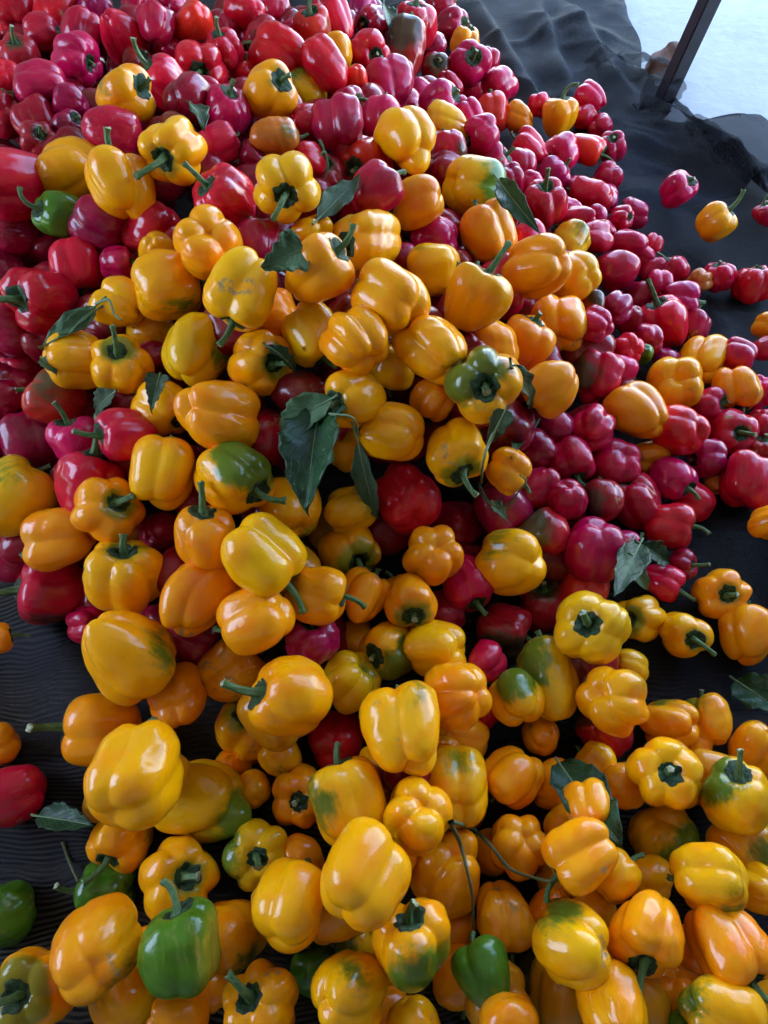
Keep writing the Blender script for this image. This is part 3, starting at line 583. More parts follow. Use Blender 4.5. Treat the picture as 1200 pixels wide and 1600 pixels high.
 'ribbed red pepper, nearest red one left of the lone yellow pepper on the net'),
('M','E',3,2.51, 0.5300,1.2239,0.0463,0.0482, -0.820,0.573,-0.019, -0.481,0.659,0.578, 0.000,0.000,0.000,-2.00,-0.20,'M',0,
 'long crimson pepper, fourth red one above the red pepper with slanting stem'),
('M','T',1,5.31, 0.4631,1.1390,0.0795,0.0819, -0.935,-0.123,-0.333, -0.939,0.122,-0.322, 0.000,0.000,0.000,-2.00,-0.37,'L',3,
 'crimson pepper, second red one up and left of the red pepper with slanting stem'),
('M','B',0,2.12, 0.5973,1.1849,0.0377,0.0555, -0.699,0.433,0.569, -0.806,0.560,0.189, 0.000,0.000,0.000,-2.00,-0.07,'L',3,
 'crimson pepper, stem to upper left, second red one above the red pepper with slanting stem'),
('M','B',0,0.70, 0.5543,1.1930,0.0294,0.0508, 0.552,0.702,0.451, -0.006,-0.629,-0.777, 0.000,0.000,0.000,-2.00,-0.10,'M',3,
 'smooth crimson pepper, third red one above the red pepper with slanting stem'),
('M','P',1,4.37, 0.5436,1.1174,0.0587,0.0512, 0.064,0.985,0.163, 0.679,-0.637,-0.365, 0.000,0.000,0.000,-2.00,-0.07,'M',0,
 'ribbed crimson pepper, nearest red one above the red pepper with slanting stem'),
('W','P',0,3.64, 0.6345,1.1431,0.0449,0.0487, 0.804,0.504,-0.316, 0.488,0.384,0.784, -0.284,-0.786,-0.549,0.12,0.02,'S',1,
 'small orange-brown pepper between two reds on the net'),
('M','P',5,1.28, 0.6796,1.1574,0.0443,0.0620, -0.272,0.363,0.891, 0.545,-0.700,-0.461, 0.000,0.000,0.000,-2.00,-0.37,'S',2,
 'ribbed crimson pepper, stem to top, left of the round red pepper at the net'),
('R','P',4,1.66, 0.7455,1.1430,0.0354,0.0795, -0.077,0.516,0.853, 0.466,0.373,0.802, 0.000,0.000,0.000,-2.00,-0.37,'S',0,
 'round red pepper on the net near right edge'),
('M','K',0,2.83, 0.5772,1.0775,0.0597,0.0653, 0.991,-0.059,-0.116, -0.914,0.389,-0.115, 0.000,0.000,0.000,-2.00,-0.37,'M',1,
 'lobed crimson pepper, up and right of the red pepper with slanting stem'),
('R','T',0,0.52, 0.5373,1.0148,0.0493,0.0920, -0.507,0.391,0.768, -0.466,0.724,0.509, 0.000,0.000,0.000,-2.00,-0.20,'L',3,
 'large red pepper with long slanting stem at right edge of heap'),
('M','B',3,1.29, 0.5991,1.0275,0.0340,0.0602, 0.227,0.828,0.513, 0.905,-0.403,0.133, 0.000,0.000,0.000,-2.00,-0.07,'M',2,
 'smooth crimson pepper, right of the red pepper with slanting stem'),
('V','R',2,0.16, 0.5125,1.1173,0.0233,0.0657, 0.561,0.702,0.439, -0.423,-0.479,-0.769, 0.000,0.000,0.000,-2.00,-0.10,'M',1,
 'deep red pepper, nearest red one up and left of the red pepper with slanting stem'),
('V','P',0,3.11, 0.4172,0.9825,0.1192,0.0591, 0.777,0.624,-0.080, 0.024,0.662,0.749, 0.000,0.000,0.000,-2.00,-0.10,'S',0,
 'ribbed deep red pepper, second red one left of the red pepper with slanting stem'),
('V','R',5,5.55, 0.4681,1.0181,0.0591,0.0573, -0.247,-0.034,-0.968, 0.525,-0.695,-0.491, 0.000,0.000,0.000,-2.00,-0.10,'M',3,
 'deep red pepper, nearest red one left of the red pepper with slanting stem'),
('V','P',0,4.60, 0.4777,0.9414,0.0842,0.0570, 0.086,0.956,-0.281, 0.846,-0.524,-0.097, 0.000,0.000,0.000,-2.00,-0.10,'M',1,
 'deep red pepper, nearest red one down and left of the red pepper with slanting stem'),
('M','P',5,4.49, 0.3460,0.8694,0.1853,0.0562, -0.440,0.861,-0.256, -0.114,0.703,0.702, 0.000,0.000,0.000,-2.00,-0.07,'M',3,
 'ribbed crimson pepper, up and right of the tapered orange pepper'),
('R','P',5,0.68, 0.4243,0.8923,0.1094,0.0551, -0.213,0.653,-0.727, -0.220,0.740,0.636, 0.000,0.000,0.000,-2.00,-0.10,'S',0,
 'smooth red pepper, second red one down and left of the red pepper with slanting stem'),
('G','R',1,2.54, 0.4620,0.9027,0.0880,0.0353, 0.023,0.234,-0.972, 0.555,0.433,0.710, 0.000,0.000,0.000,-2.00,-0.25,'M',2,
 'tiny dark green pepper half hidden behind reds'),
('K','R',5,3.18, 0.3672,0.9689,0.1401,0.0488, -0.027,0.946,0.323, 0.387,-0.690,-0.612, 0.193,-0.100,0.976,0.25,0.05,'S',1,
 'brown-tinged red pepper, third red one left of the red pepper with slanting stem'),
('Y','K',0,2.82, 0.5921,0.9296,0.0438,0.0861, 0.465,0.884,-0.052, -0.139,-0.666,-0.733, 0.000,0.000,0.000,-2.00,-0.25,'S',0,
 'lobed yellow pepper, up and right of the five-lobed yellow pepper'),
('Y','P',4,2.62, 0.5040,0.8354,0.0853,0.0941, 0.369,0.457,-0.809, 0.909,-0.392,0.143, 0.506,-0.824,0.254,-0.12,-0.08,'S',0,
 'five-lobed yellow pepper showing its flower end among reds'),
('M','B',1,5.60, 0.6435,0.9166,0.0696,0.0558, -0.843,0.535,-0.056, 0.200,0.625,0.754, 0.000,0.000,0.000,-2.00,-0.07,'S',2,
 'blocky crimson pepper, up and right of the five-lobed yellow pepper'),
('R','R',0,2.10, 0.7094,0.9496,0.0521,0.0473, 0.955,0.242,0.174, 0.674,0.205,0.710, 0.000,0.000,0.000,-2.00,-0.10,'S',1,
 'smooth red pepper, below the round red pepper at the net'),
('Y','B',0,2.17, 0.7247,1.0048,0.0586,0.0476, 0.026,0.513,-0.858, 0.855,-0.153,0.495, 0.000,0.000,0.000,-2.00,0.02,'S',3,
 'smooth yellow pepper, below the round red pepper at the net'),
('Y','B',3,0.15, 0.6961,1.3072,0.0636,0.0757, 0.570,0.051,0.820, 0.159,0.517,0.841, 0.000,0.000,0.000,-2.00,-0.08,'L',3,
 'lone yellow pepper with thin stem lying on the open net'),
('M','B',0,3.55, 0.6472,1.4297,0.0563,0.0701, 0.553,-0.147,0.821, -0.013,-0.547,-0.837, 0.000,0.000,0.000,-2.00,-0.20,'S',0,
 'lone dark red pepper lying on the open net'),
('V','T',2,3.35, 0.8151,1.3354,0.0604,0.0454, -0.440,0.375,0.816, 0.447,0.316,0.837, 0.000,0.000,0.000,-2.00,-0.20,'L',2,
 'dark pepper with curled stem under the net at right edge'),
('G','B',5,0.21, -0.4959,0.9570,0.3267,0.0677, -0.725,-0.384,0.571, -0.460,0.339,0.821, 0.000,0.000,0.000,-2.00,0.05,'L',2,
 'small green pepper with hooked stem among reds at left edge'),
('V','B',5,0.82, -0.4298,0.9370,0.3282,0.0774, -0.947,0.197,0.254, 0.934,0.330,-0.137, 0.000,0.000,0.000,-2.00,-0.20,'S',2,
 'blocky deep red pepper, right of the small green pepper with hooked stem'),
('R','B',0,3.24, -0.3519,0.9356,0.3154,0.0831, -0.771,0.525,-0.361, -0.357,-0.635,-0.685, 0.000,0.000,0.000,-2.00,-0.20,'S',0,
 'blocky red pepper, below the pumpkin pepper with drooping stem'),
('M','B',4,4.49, -0.4705,0.8955,0.2883,0.0785, 0.085,-0.706,-0.703, -0.161,-0.664,-0.730, 0.000,0.000,0.000,-2.00,-0.07,'M',2,
 'crimson pepper, stem to bottom, nearest red one below the small green pepper with hooked stem'),
('M','B',0,1.42, -0.4018,0.8807,0.2977,0.0507, 0.981,-0.095,0.172, -0.821,-0.534,-0.200, 0.000,0.000,0.000,-2.00,-0.37,'S',2,
 'crimson pepper, stem to right, down and right of the small green pepper with hooked stem'),
('R','K',2,2.44, -0.5094,0.8300,0.2718,0.1000, -0.394,-0.691,0.606, -0.908,-0.315,0.276, 0.000,0.000,0.000,-2.00,0.02,'L',1,
 'red pepper with level stem pointing at left edge'),
('V','P',4,5.97, -0.5809,0.8184,0.2292,0.0984, 0.270,0.889,-0.370, -0.187,-0.741,-0.645, 0.000,0.000,0.000,-2.00,-0.07,'S',0,
 'smooth deep red pepper, down and left of the red pepper with level stem'),
('V','R',3,0.14, -0.6159,0.9274,0.2372,0.0816, -0.826,0.535,-0.175, 0.639,-0.189,-0.746, 0.000,0.000,0.000,-2.00,-0.10,'M',3,
 'smooth half hidden deep red pepper, up and left of the red pepper with level stem'),
('V','B',3,4.81, -0.6087,0.9947,0.2648,0.0903, -0.404,-0.736,0.544, 0.873,0.482,-0.070, 0.000,0.000,0.000,-2.00,-0.10,'M',1,
 'blocky half hidden deep red pepper, left of the small green pepper with hooked stem'),
('Y','B',5,6.01, -0.3065,0.8007,0.3243,0.0929, 0.854,0.471,-0.221, 0.679,-0.304,-0.668, 0.548,-0.817,-0.178,-0.02,-0.08,'M',2,
 'blocky yellow pepper, second yellow one left of the pale triangular leaf'),
('Y','T',2,3.65, -0.3349,0.8807,0.3200,0.0581, 0.010,0.442,-0.897, 0.162,0.641,0.750, 0.000,0.000,0.000,-2.00,0.02,'S',3,
 'smooth yellow pepper, below the pumpkin pepper with drooping stem'),
('O','P',1,4.06, -0.2375,0.8118,0.3870,0.0866, -0.243,0.490,-0.837, 0.090,-0.583,-0.807, 0.000,0.000,0.000,-2.00,-0.08,'S',0,
 'ribbed orange-yellow pepper, flower end up, nearest yellow one left of the pale triangular leaf'),
('Y','K',2,4.11, -0.3763,0.7897,0.3002,0.0743, -0.945,0.323,0.043, -0.179,-0.699,-0.692, 0.000,0.000,0.000,-2.00,0.02,'M',3,
 'lobed yellow pepper, nearest yellow one right of the red pepper with level stem'),
('Y','R',5,3.54, -0.3504,0.7967,0.2458,0.0693, -0.754,0.594,-0.281, -0.620,0.378,0.688, -0.617,-0.776,-0.128,-0.12,0.05,'S',1,
 'smooth half hidden yellow pepper, second yellow one right of the red pepper with level stem'),
('Y','B',5,3.53, -0.4370,0.7115,0.2685,0.0800, 0.817,0.402,-0.413, -0.857,-0.515,0.011, 0.000,0.000,0.000,-2.00,-0.25,'M',1,
 'blocky yellow pepper, nearest yellow one down and right of the red pepper with level stem'),
('Y','P',2,3.98, -0.3659,0.6927,0.2754,0.0848, 0.127,0.015,0.992, -0.163,0.671,0.724, 0.000,0.000,0.000,-2.00,0.26,'L',3,
 'yellow pepper, second yellow one down and right of the red pepper with level stem'),
('L','K',3,5.90, -0.2616,0.6964,0.2963,0.0913, 0.280,0.959,-0.051, 0.943,0.332,-0.022, 0.996,0.059,-0.060,0.12,-0.25,'S',2,
 'lobed lemon yellow pepper, second yellow one above the green-blotched yellow pepper'),
('Y','K',0,2.73, -0.1838,0.7226,0.3778,0.0907, -0.301,-0.838,-0.454, -0.923,-0.358,-0.143, -0.251,-0.845,-0.473,-0.12,0.05,'L',0,
 'lobed yellow pepper, stem to bottom, down and left of the pale triangular leaf'),
('V','B',1,3.16, -0.1813,0.8551,0.3468,0.0716, -0.197,0.944,0.266, -0.263,-0.620,-0.739, 0.000,0.000,0.000,-2.00,-0.37,'M',0,
 'blocky deep red pepper, left of the pale triangular leaf'),
('Y','P',1,4.37, -0.1033,0.8759,0.3505,0.0539, -0.722,0.426,-0.544, -0.068,0.589,0.805, 0.000,0.000,0.000,-2.00,-0.25,'S',3,
 'smooth yellow pepper, nearest yellow one right of the pale triangular leaf'),
('O','T',3,1.96, -0.0886,0.7393,0.3976,0.0805, 0.748,0.169,0.641, 0.000,0.632,0.775, 0.000,0.000,0.000,-2.00,0.02,'L',3,
 'orange-yellow pepper, nearest yellow one down and right of the pale triangular leaf'),
('Y','K',4,3.75, -0.0226,0.8860,0.3310,0.0884, -0.694,-0.641,0.328, -0.985,0.089,0.151, 0.000,0.000,0.000,-2.00,0.05,'L',0,
 'lobed yellow pepper, stem to left, second yellow one right of the pale triangular leaf'),
('Y','B',2,4.59, 0.0095,0.7150,0.3726,0.0868, -0.745,0.667,-0.009, 0.857,-0.347,-0.382, -0.638,-0.718,-0.279,-0.12,-0.08,'M',2,
 'blocky yellow pepper, third yellow one down and right of the pale triangular leaf'),
('O','P',5,5.29, -0.0355,0.6616,0.3545,0.0845, -0.458,0.874,-0.163, 0.680,0.530,0.506, 0.000,0.000,0.000,-2.00,-0.08,'S',2,
 'orange-yellow pepper, flower end up, second yellow one down and right of the pale triangular leaf'),
('L','B',2,5.13, -0.0986,0.7099,0.3212,0.0772, 0.506,-0.739,-0.445, 0.000,0.691,0.723, 0.000,0.000,0.000,-2.00,0.11,'M',3,
 'blocky lemon yellow pepper, stem to lower right, second yellow one below the pale triangular leaf'),
('Y','P',0,3.98, -0.1644,0.6746,0.2992,0.0876, 0.664,-0.519,0.539, 0.986,0.116,-0.120, 0.000,0.000,0.000,-2.00,0.20,'M',3,
 'yellow pepper, stem facing up, up and left of the big dark leaf in the middle'),
('O','R',1,2.89, -0.1530,0.7552,0.3044,0.0675, -0.470,0.799,0.375, -0.406,-0.662,-0.630, 0.000,0.000,0.000,-2.00,0.02,'M',3,
 'smooth half hidden orange-yellow pepper, nearest yellow one below the pale triangular leaf'),
('O','B',4,4.76, 0.0564,1.0097,0.3114,0.0767, -0.923,-0.041,-0.382, -0.939,-0.157,-0.307, 0.000,0.000,0.000,-2.00,-0.25,'L',2,
 'blocky orange-yellow pepper, stem to left, left of the yellow pepper with one green side'),
('M','B',1,5.95, 0.0859,0.9904,0.2607,0.0713, -0.783,0.491,-0.383, 0.969,-0.197,-0.151, 0.000,0.000,0.000,-2.00,-0.37,'M',0,
 'crimson pepper, nearest red one down and left of the yellow pepper with one green side'),
('O','K',0,5.53, 0.1703,1.0151,0.2534,0.0909, -0.472,0.673,0.570, 0.417,0.492,0.764, 0.000,0.000,0.000,-2.00,-0.08,'S',2,
 'lobed orange-yellow pepper, stem to upper left, below the yellow pepper with one green side'),
('Y','B',3,2.49, 0.0728,0.8775,0.2885,0.0820, 0.976,-0.217,-0.002, 0.998,-0.050,0.041, -0.293,0.371,0.881,-0.12,0.02,'L',2,
 'yellow pepper, stem to right, down and left of the yellow pepper with one green side'),
('Y','T',4,1.35, 0.1267,0.7714,0.3246,0.0879, 0.467,0.387,0.795, 0.496,0.524,0.692, 0.000,0.000,0.000,-2.00,0.02,'L',3,
 'tapered yellow pepper, stem to upper right, second yellow one above the star-shaped half-green pepper'),
('V','R',5,3.57, 0.0325,0.9273,0.2630,0.0548, -0.589,0.715,0.377, -0.727,-0.411,-0.549, 0.000,0.000,0.000,-2.00,-0.10,'M',2,
 'deep red pepper, second red down and left of the yellow pepper with green side'),
('R','B',0,5.71, 0.1868,0.9218,0.2138,0.0916, -0.109,0.877,0.469, -0.236,-0.603,-0.763, 0.000,0.000,0.000,-2.00,-0.10,'M',1,
 'smooth red pepper, second red one down and left of the red pepper with upright stem'),
('O','K',0,5.56, 0.2399,0.9102,0.2673,0.0937, -0.674,0.347,-0.652, -0.835,-0.194,-0.514, 0.000,0.000,0.000,-2.00,0.05,'M',0,
 'lobed orange-yellow pepper, below the red pepper with upright stem'),
('Y','R',3,5.85, 0.3588,1.1656,0.1126,0.0768, 0.410,0.898,0.162, 0.969,-0.230,0.089, 0.525,-0.175,0.833,-0.02,-0.25,'S',3,
 'smooth yellow pepper, nearest yellow one down and right of the red pepper with upright stem'),
('Y','B',5,1.12, 0.3273,0.9864,0.1868,0.0812, -0.295,0.699,-0.651, 0.164,0.594,0.787, 0.000,0.000,0.000,-2.00,0.05,'S',0,
 'blocky yellow pepper, second yellow one down and right of the red pepper with upright stem'),
('O','P',1,5.61, 0.2898,0.8844,0.1730,0.0896, 0.070,0.995,-0.064, -0.848,0.482,0.218, 0.000,0.000,0.000,-2.00,-0.08,'M',2,
 'ribbed orange-yellow pepper, flower end up, above the tapered orange pepper'),
('O','T',4,1.10, 0.2192,0.7949,0.2161,0.0799, 0.260,0.367,0.893, 0.674,-0.604,-0.424, 0.000,0.000,0.000,-2.00,-0.08,'S',3,
 'tapered orange-yellow pepper, stem to top, up and left of the tapered orange pepper'),
('O','R',1,0.63, 0.1570,0.7692,0.2387,0.0759, 0.797,0.114,-0.593, -0.966,-0.054,-0.253, 0.000,0.000,0.000,-2.00,-0.08,'S',2,
 'smooth half hidden orange-yellow pepper, nearest yellow one above the star-shaped half-green pepper'),
('Y','K',4,0.30, 0.0651,0.6651,0.3326,0.0798, -0.595,0.802,-0.050, -0.918,0.322,0.231, 0.950,0.299,-0.091,-0.12,0.02,'M',0,
 'lobed yellow pepper, up and left of the star-shaped half-green pepper'),
('Y','R',5,0.26, 0.0126,0.6972,0.2682,0.0648, -0.157,-0.367,-0.917, 0.604,0.572,0.555, 0.000,0.000,0.000,-2.00,0.05,'M',0,
 'smooth half hidden yellow pepper, second yellow one left of the star-shaped half-green pepper'),
('Y','P',1,4.64, 0.1280,0.6175,0.3215,0.0916, -0.137,-0.763,0.632, 0.676,-0.604,-0.422, -0.593,-0.055,0.803,0.50,-0.08,'S',1,
 'star-shaped yellow pepper with green upper left lobes and dark stem scar'),
('O','T',1,3.13, 0.2422,0.6915,0.2374,0.0801, -0.706,-0.335,-0.624, -0.169,-0.703,-0.691, 0.000,0.000,0.000,-2.00,0.05,'L',0,
 'tapered orange pepper with stem hanging from lower left'),
('O','P',3,0.14, 0.0658,0.6350,0.2744,0.0590, -0.481,-0.382,-0.790, 0.445,0.653,0.612, 0.000,0.000,0.000,-2.00,-0.08,'M',1,
 'ribbed orange-yellow pepper, flower end up, nearest yellow one left of the star-shaped half-green pepper'),
('Y','B',4,2.34, 0.0143,0.5780,0.2689,0.0763, -0.907,0.367,-0.205, 0.992,0.088,0.089, 0.000,0.000,0.000,-2.00,0.02,'S',0,
 'blocky yellow pepper, above the boxy red pepper below the leaf'),
('Y','B',1,1.44, -0.0351,0.6113,0.2990,0.0754, -0.677,-0.586,0.445, 0.908,-0.292,-0.300, 0.000,0.000,0.000,-2.00,0.11,'S',2,
 'yellow pepper, stem to left, up and right of the big dark leaf in the middle'),
('O','K',3,3.24, -0.2177,0.5878,0.2936,0.0936, 0.629,0.245,-0.738, 0.616,-0.502,-0.607, 0.000,0.000,0.000,-2.00,-0.08,'M',2,
 'lobed orange-yellow pepper, nearest yellow one above the green-blotched yellow pepper'),
('Y','B',4,0.92, -0.3075,0.6395,0.2523,0.0764, 0.791,-0.611,0.038, 0.940,0.057,-0.338, 0.000,0.000,0.000,-2.00,0.08,'S',3,
 'blocky yellow pepper, stem to lower right, up and left of the green-blotched yellow pepper'),
('Y','B',2,3.04, -0.1953,0.5173,0.2589,0.0884, 0.772,-0.629,0.091, 0.977,0.121,-0.173, 0.617,0.181,0.766,0.50,0.02,'L',1,
 'yellow pepper with green blotch and bent stem'),
('V','R',5,4.43, -0.1699,0.6059,0.2259,0.0829, 0.348,0.552,-0.758, 0.969,0.247,-0.019, 0.000,0.000,0.000,-2.00,-0.37,'M',1,
 'smooth half hidden deep red pepper, up and right of the green-blotched yellow pepper'),
('L','R',5,3.14, -0.1418,0.6174,0.1825,0.0484, 0.170,-0.173,-0.970, -0.538,-0.715,-0.447, 0.999,-0.022,0.029,0.38,-0.25,'M',1,
 'lemon yellow pepper, nearest yellow one left of the big dark leaf in the middle'),
('Y','R',3,1.40, -0.0546,0.6099,0.1884,0.0611, 0.300,0.942,0.151, 0.549,-0.650,-0.525, 0.000,0.000,0.000,-2.00,-0.08,'S',3,
 'smooth half hidden yellow pepper, right of the big dark leaf in the middle'),
('Y','B',2,5.59, -0.2897,0.5299,0.2481,0.0856, 0.203,0.903,0.380, 0.148,-0.781,-0.607, 0.000,0.000,0.000,-2.00,0.05,'S',0,
 'blocky yellow pepper, stem to top, left of the green-blotched yellow pepper'),
('S','R',0,3.87, -0.4871,0.6982,0.2022,0.0830, -0.936,0.164,0.312, -0.896,-0.394,0.202, 0.028,-0.128,0.991,0.12,-0.20,'M',2,
 'red pepper with brownish green streaks at left'),
('V','B',1,0.28, -0.5805,0.7296,0.1753,0.0930, -0.399,0.060,-0.915, 0.816,-0.003,-0.578, 0.000,0.000,0.000,-2.00,-0.10,'M',3,
 'blocky deep red pepper, third red one below the red pepper with level stem'),
('R','R',5,1.60, -0.5839,0.8012,0.1565,0.0790, 0.022,0.967,-0.255, 0.476,0.778,0.410, 0.000,0.000,0.000,-2.00,-0.10,'S',1,
 'smooth half hidden red pepper, nearest red one below the red pepper with level stem'),
('V','B',3,5.26, -0.5332,0.6563,0.1481,0.0965, -0.284,0.890,0.357, 0.426,0.826,0.370, 0.000,0.000,0.000,-2.00,-0.07,'S',0,
 'smooth deep red pepper, fourth red one below the red pepper with level stem'),
('M','B',0,2.53, -0.4312,0.6087,0.2107,0.0683, -0.204,0.439,0.875, -0.795,0.186,0.578, 0.000,0.000,0.000,-2.00,-0.20,'L',0,
 'crimson pepper, stem to top, second red one above the ribbed yellow pepper with upright stem'),
('M','B',4,5.58, -0.3435,0.5879,0.2519,0.0730, -0.790,-0.379,0.482, -0.322,0.667,0.672, 0.000,0.000,0.000,-2.00,-0.20,'L',0,
 'blocky crimson pepper, stem to left, left of the green-blotched yellow pepper'),
('R','K',4,3.29, -0.4058,0.5478,0.1954,0.0909, 0.252,0.500,0.829, 0.000,0.827,0.563, 0.000,0.000,0.000,-2.00,-0.07,'L',3,
 'red pepper, stem to top, nearest red one above the ribbed yellow pepper with upright stem'),
('O','P',2,2.48, -0.3627,0.4908,0.2197,0.0882, 0.712,-0.122,0.692, 0.806,0.592,-0.002, 0.000,0.000,0.000,-2.00,0.20,'M',1,
 'ribbed orange-yellow pepper, stem facing up, above the ribbed yellow pepper with upright stem'),
('L','R',1,2.20, -0.5235,0.5381,0.1695,0.1010, 0.582,0.812,0.042, 0.808,-0.107,-0.579, 0.234,0.487,0.842,-0.02,0.02,'S',0,
 'lemon yellow pepper, second yellow up and left of the ribbed yellow pepper with upright stem'),
('O','K',0,5.87, -0.4497,0.4859,0.1555,0.0870, -0.948,-0.200,-0.246, 0.075,-0.847,-0.527, 0.000,0.000,0.000,-2.00,0.05,'M',2,
 'orange-yellow pepper, nearest yellow one up and left of the ribbed yellow pepper with upright stem'),
('V','R',1,5.74, -0.5653,0.5067,0.0654,0.0854, -0.886,0.462,0.033, -0.705,-0.708,0.042, 0.000,0.000,0.000,-2.00,-0.07,'M',1,
 'deep red pepper, second red one left of the ribbed yellow pepper with upright stem'),
('R','B',3,4.16, -0.4845,0.4485,0.0669,0.0951, -0.865,-0.217,0.452, -0.851,-0.481,0.211, 0.074,-0.956,-0.285,0.12,-0.10,'L',1,
 'red pepper, nearest red one left of the ribbed yellow pepper with upright stem'),
('Y','P',5,0.06, -0.3352,0.4123,0.1840,0.0987, 0.163,0.466,0.870, 0.000,0.893,0.451, 0.000,0.000,0.000,-2.00,0.15,'M',2,
 'ribbed yellow pepper with thick upright stem and green shoulders'),
('M','P',1,2.49, -0.4248,0.3970,0.0606,0.0524, 0.888,-0.179,0.424, -0.730,0.446,0.518, 0.000,0.000,0.000,-2.00,-0.37,'S',0,
 'crimson pepper, stem to right, down and left of the ribbed yellow pepper with upright stem'),
('Y','T',5,1.89, -0.3133,0.3088,0.1845,0.1042, 0.542,-0.347,-0.765, 0.875,-0.232,-0.424, 0.972,0.076,0.224,-0.02,-0.25,'S',3,
 'large pear-shaped yellow pepper leaning down right at left side'),
('O','B',4,0.36, -0.2221,0.4360,0.2360,0.0747, 0.001,0.551,0.835, -0.168,0.834,0.525, 0.000,0.000,0.000,-2.00,0.05,'L',0,
 'blocky orange-yellow pepper, stem to top, nearest yellow one below the green-blotched yellow pepper'),
('Y','B',1,2.69, -0.1488,0.4015,0.2610,0.0902, 0.619,-0.507,-0.601, 0.492,-0.719,-0.490, 0.000,0.000,0.000,-2.00,0.05,'L',3,
 'smooth yellow pepper, stem to lower right, second yellow one below the green-blotched yellow pepper'),
('O','K',4,4.98, -0.2357,0.3770,0.1991,0.0822, 0.496,0.858,-0.133, -0.489,-0.836,-0.250, 0.000,0.000,0.000,-2.00,0.05,'S',1,
 'lobed orange-yellow pepper, right of the ribbed yellow pepper with upright stem'),
('O','B',4,4.94, -0.1496,0.3374,0.2210,0.0791, -0.888,-0.132,-0.440, 0.217,0.910,0.352, 0.000,0.000,0.000,-2.00,0.02,'M',0,
 'blocky orange-yellow pepper, up and left of the yellow pepper with hooked stem'),
('V','R',5,5.39, -0.2610,0.3572,0.1023,0.0721, 0.700,-0.125,-0.703, 0.719,0.692,0.066, 0.000,0.000,0.000,-2.00,-0.10,'M',3,
 'deep red pepper, down and right of the ribbed yellow pepper with upright stem'),
('Y','B',3,2.86, -0.1255,0.5073,0.1946,0.0853, -0.385,0.878,-0.283, -0.865,0.353,0.357, 0.495,-0.869,-0.028,-0.02,0.05,'S',0,
 'blocky yellow pepper, down and left of the big dark leaf in the middle'),
('L','K',0,1.73, -0.0483,0.5238,0.1681,0.0668, -0.899,-0.113,-0.424, -0.069,0.842,0.534, 0.830,0.237,0.506,0.12,-0.08,'S',0,
 'lobed lemon yellow pepper, left of the boxy red pepper below the leaf'),
('Y','P',1,4.32, -0.0493,0.4862,0.1189,0.0829, 0.363,-0.746,0.559, -0.499,-0.770,-0.397, 0.000,0.000,0.000,-2.00,0.26,'M',0,
 'yellow pepper, stem facing up, down and left of the boxy red pepper below the leaf'),
('Y','B',0,5.75, -0.0855,0.3824,0.1932,0.0729, 0.984,-0.155,0.091, 0.935,-0.271,-0.227, 0.000,0.000,0.000,-2.00,0.02,'L',1,
 'yellow pepper, second yellow one up and left of the pepper with dark green half'),
('O','K',5,5.98, -0.0292,0.4056,0.1404,0.0674, 0.464,0.885,0.039, 0.305,0.865,0.398, 0.000,0.000,0.000,-2.00,-0.08,'S',2,
 'orange-yellow pepper, nearest yellow one up and left of the pepper with dark green half'),
('V','P',4,4.86, -0.0921,0.3369,0.1533,0.0656, 0.065,0.475,0.877, -0.481,0.796,0.369, 0.000,0.000,0.000,-2.00,-0.07,'S',1,
 'ribbed deep red pepper, stem to top, above the yellow pepper with hooked stem'),
('Y','K',3,5.95, -0.2068,0.3142,0.0926,0.0806, 0.855,0.480,0.197, 0.489,0.853,0.184, 0.000,0.000,0.000,-2.00,0.08,'L',0,
 'lobed yellow pepper, stem to upper right, left of the yellow pepper with hooked stem'),
('Y','B',5,0.85, -0.1086,0.2542,0.1876,0.0875, -0.853,-0.094,0.514, -0.339,0.884,0.322, 0.819,-0.341,-0.461,-0.12,-0.25,'L',0,
 'yellow pepper with long hooked green stem on its left'),
('O','K',1,1.38, -0.2649,0.2747,0.1144,0.0747, -0.232,0.760,-0.607, 0.127,-0.936,-0.328, 0.000,0.000,0.000,-2.00,0.05,'S',2,
 'lobed orange-yellow pepper, up and right of the biggest smooth yellow pepper'),
('O','B',1,1.59, -0.3696,0.2521,0.0631,0.0952, -0.967,-0.067,0.248, -0.935,-0.093,0.344, 0.000,0.000,0.000,-2.00,0.02,'L',1,
 'blocky orange-yellow pepper, stem to left, up and left of the biggest smooth yellow pepper'),
('Y','B',5,5.92, -0.2648,0.1592,0.2120,0.0966, 0.094,0.886,-0.453, -0.849,0.385,0.363, -0.959,0.255,0.126,-0.12,-0.08,'M',0,
 'biggest smooth yellow pepper at left above a smaller stemmed yellow one'),
('Y','K',0,3.43, -0.3253,0.1207,0.0462,0.0730, -0.203,-0.865,0.459, -0.820,-0.531,0.213, 0.993,0.010,-0.115,-0.12,0.05,'L',3,
 'lobed yellow pepper, stem to lower left, below the biggest smooth yellow pepper'),
('Y','K',4,0.20, -0.1837,0.2594,0.0347,0.0852, 0.162,0.194,0.967, -0.591,-0.800,-0.102, 0.000,0.000,0.000,-2.00,0.20,'S',2,
 'yellow pepper, nearest yellow one down and left of the yellow pepper with hooked stem'),
('L','K',5,5.29, -0.2217,0.1616,0.0604,0.1002, -0.934,0.061,-0.352, 0.705,-0.652,-0.278, 0.870,-0.488,0.067,0.25,0.05,'S',0,
 'lobed lemon yellow pepper, nearest yellow one right of the biggest smooth yellow pepper'),
('L','P',3,5.65, -0.0440,0.2995,0.1045,0.0764, -0.558,-0.433,-0.708, -0.708,0.658,0.255, 0.772,0.263,0.578,-0.02,-0.25,'S',2,
 'lemon yellow pepper, nearest yellow one down and left of the pepper with dark green half'),
('Y','B',4,1.38, 0.0097,0.3445,0.1015,0.0756, -0.612,-0.477,0.631, 0.689,-0.680,-0.253, 0.716,-0.689,0.110,0.65,0.02,'S',0,
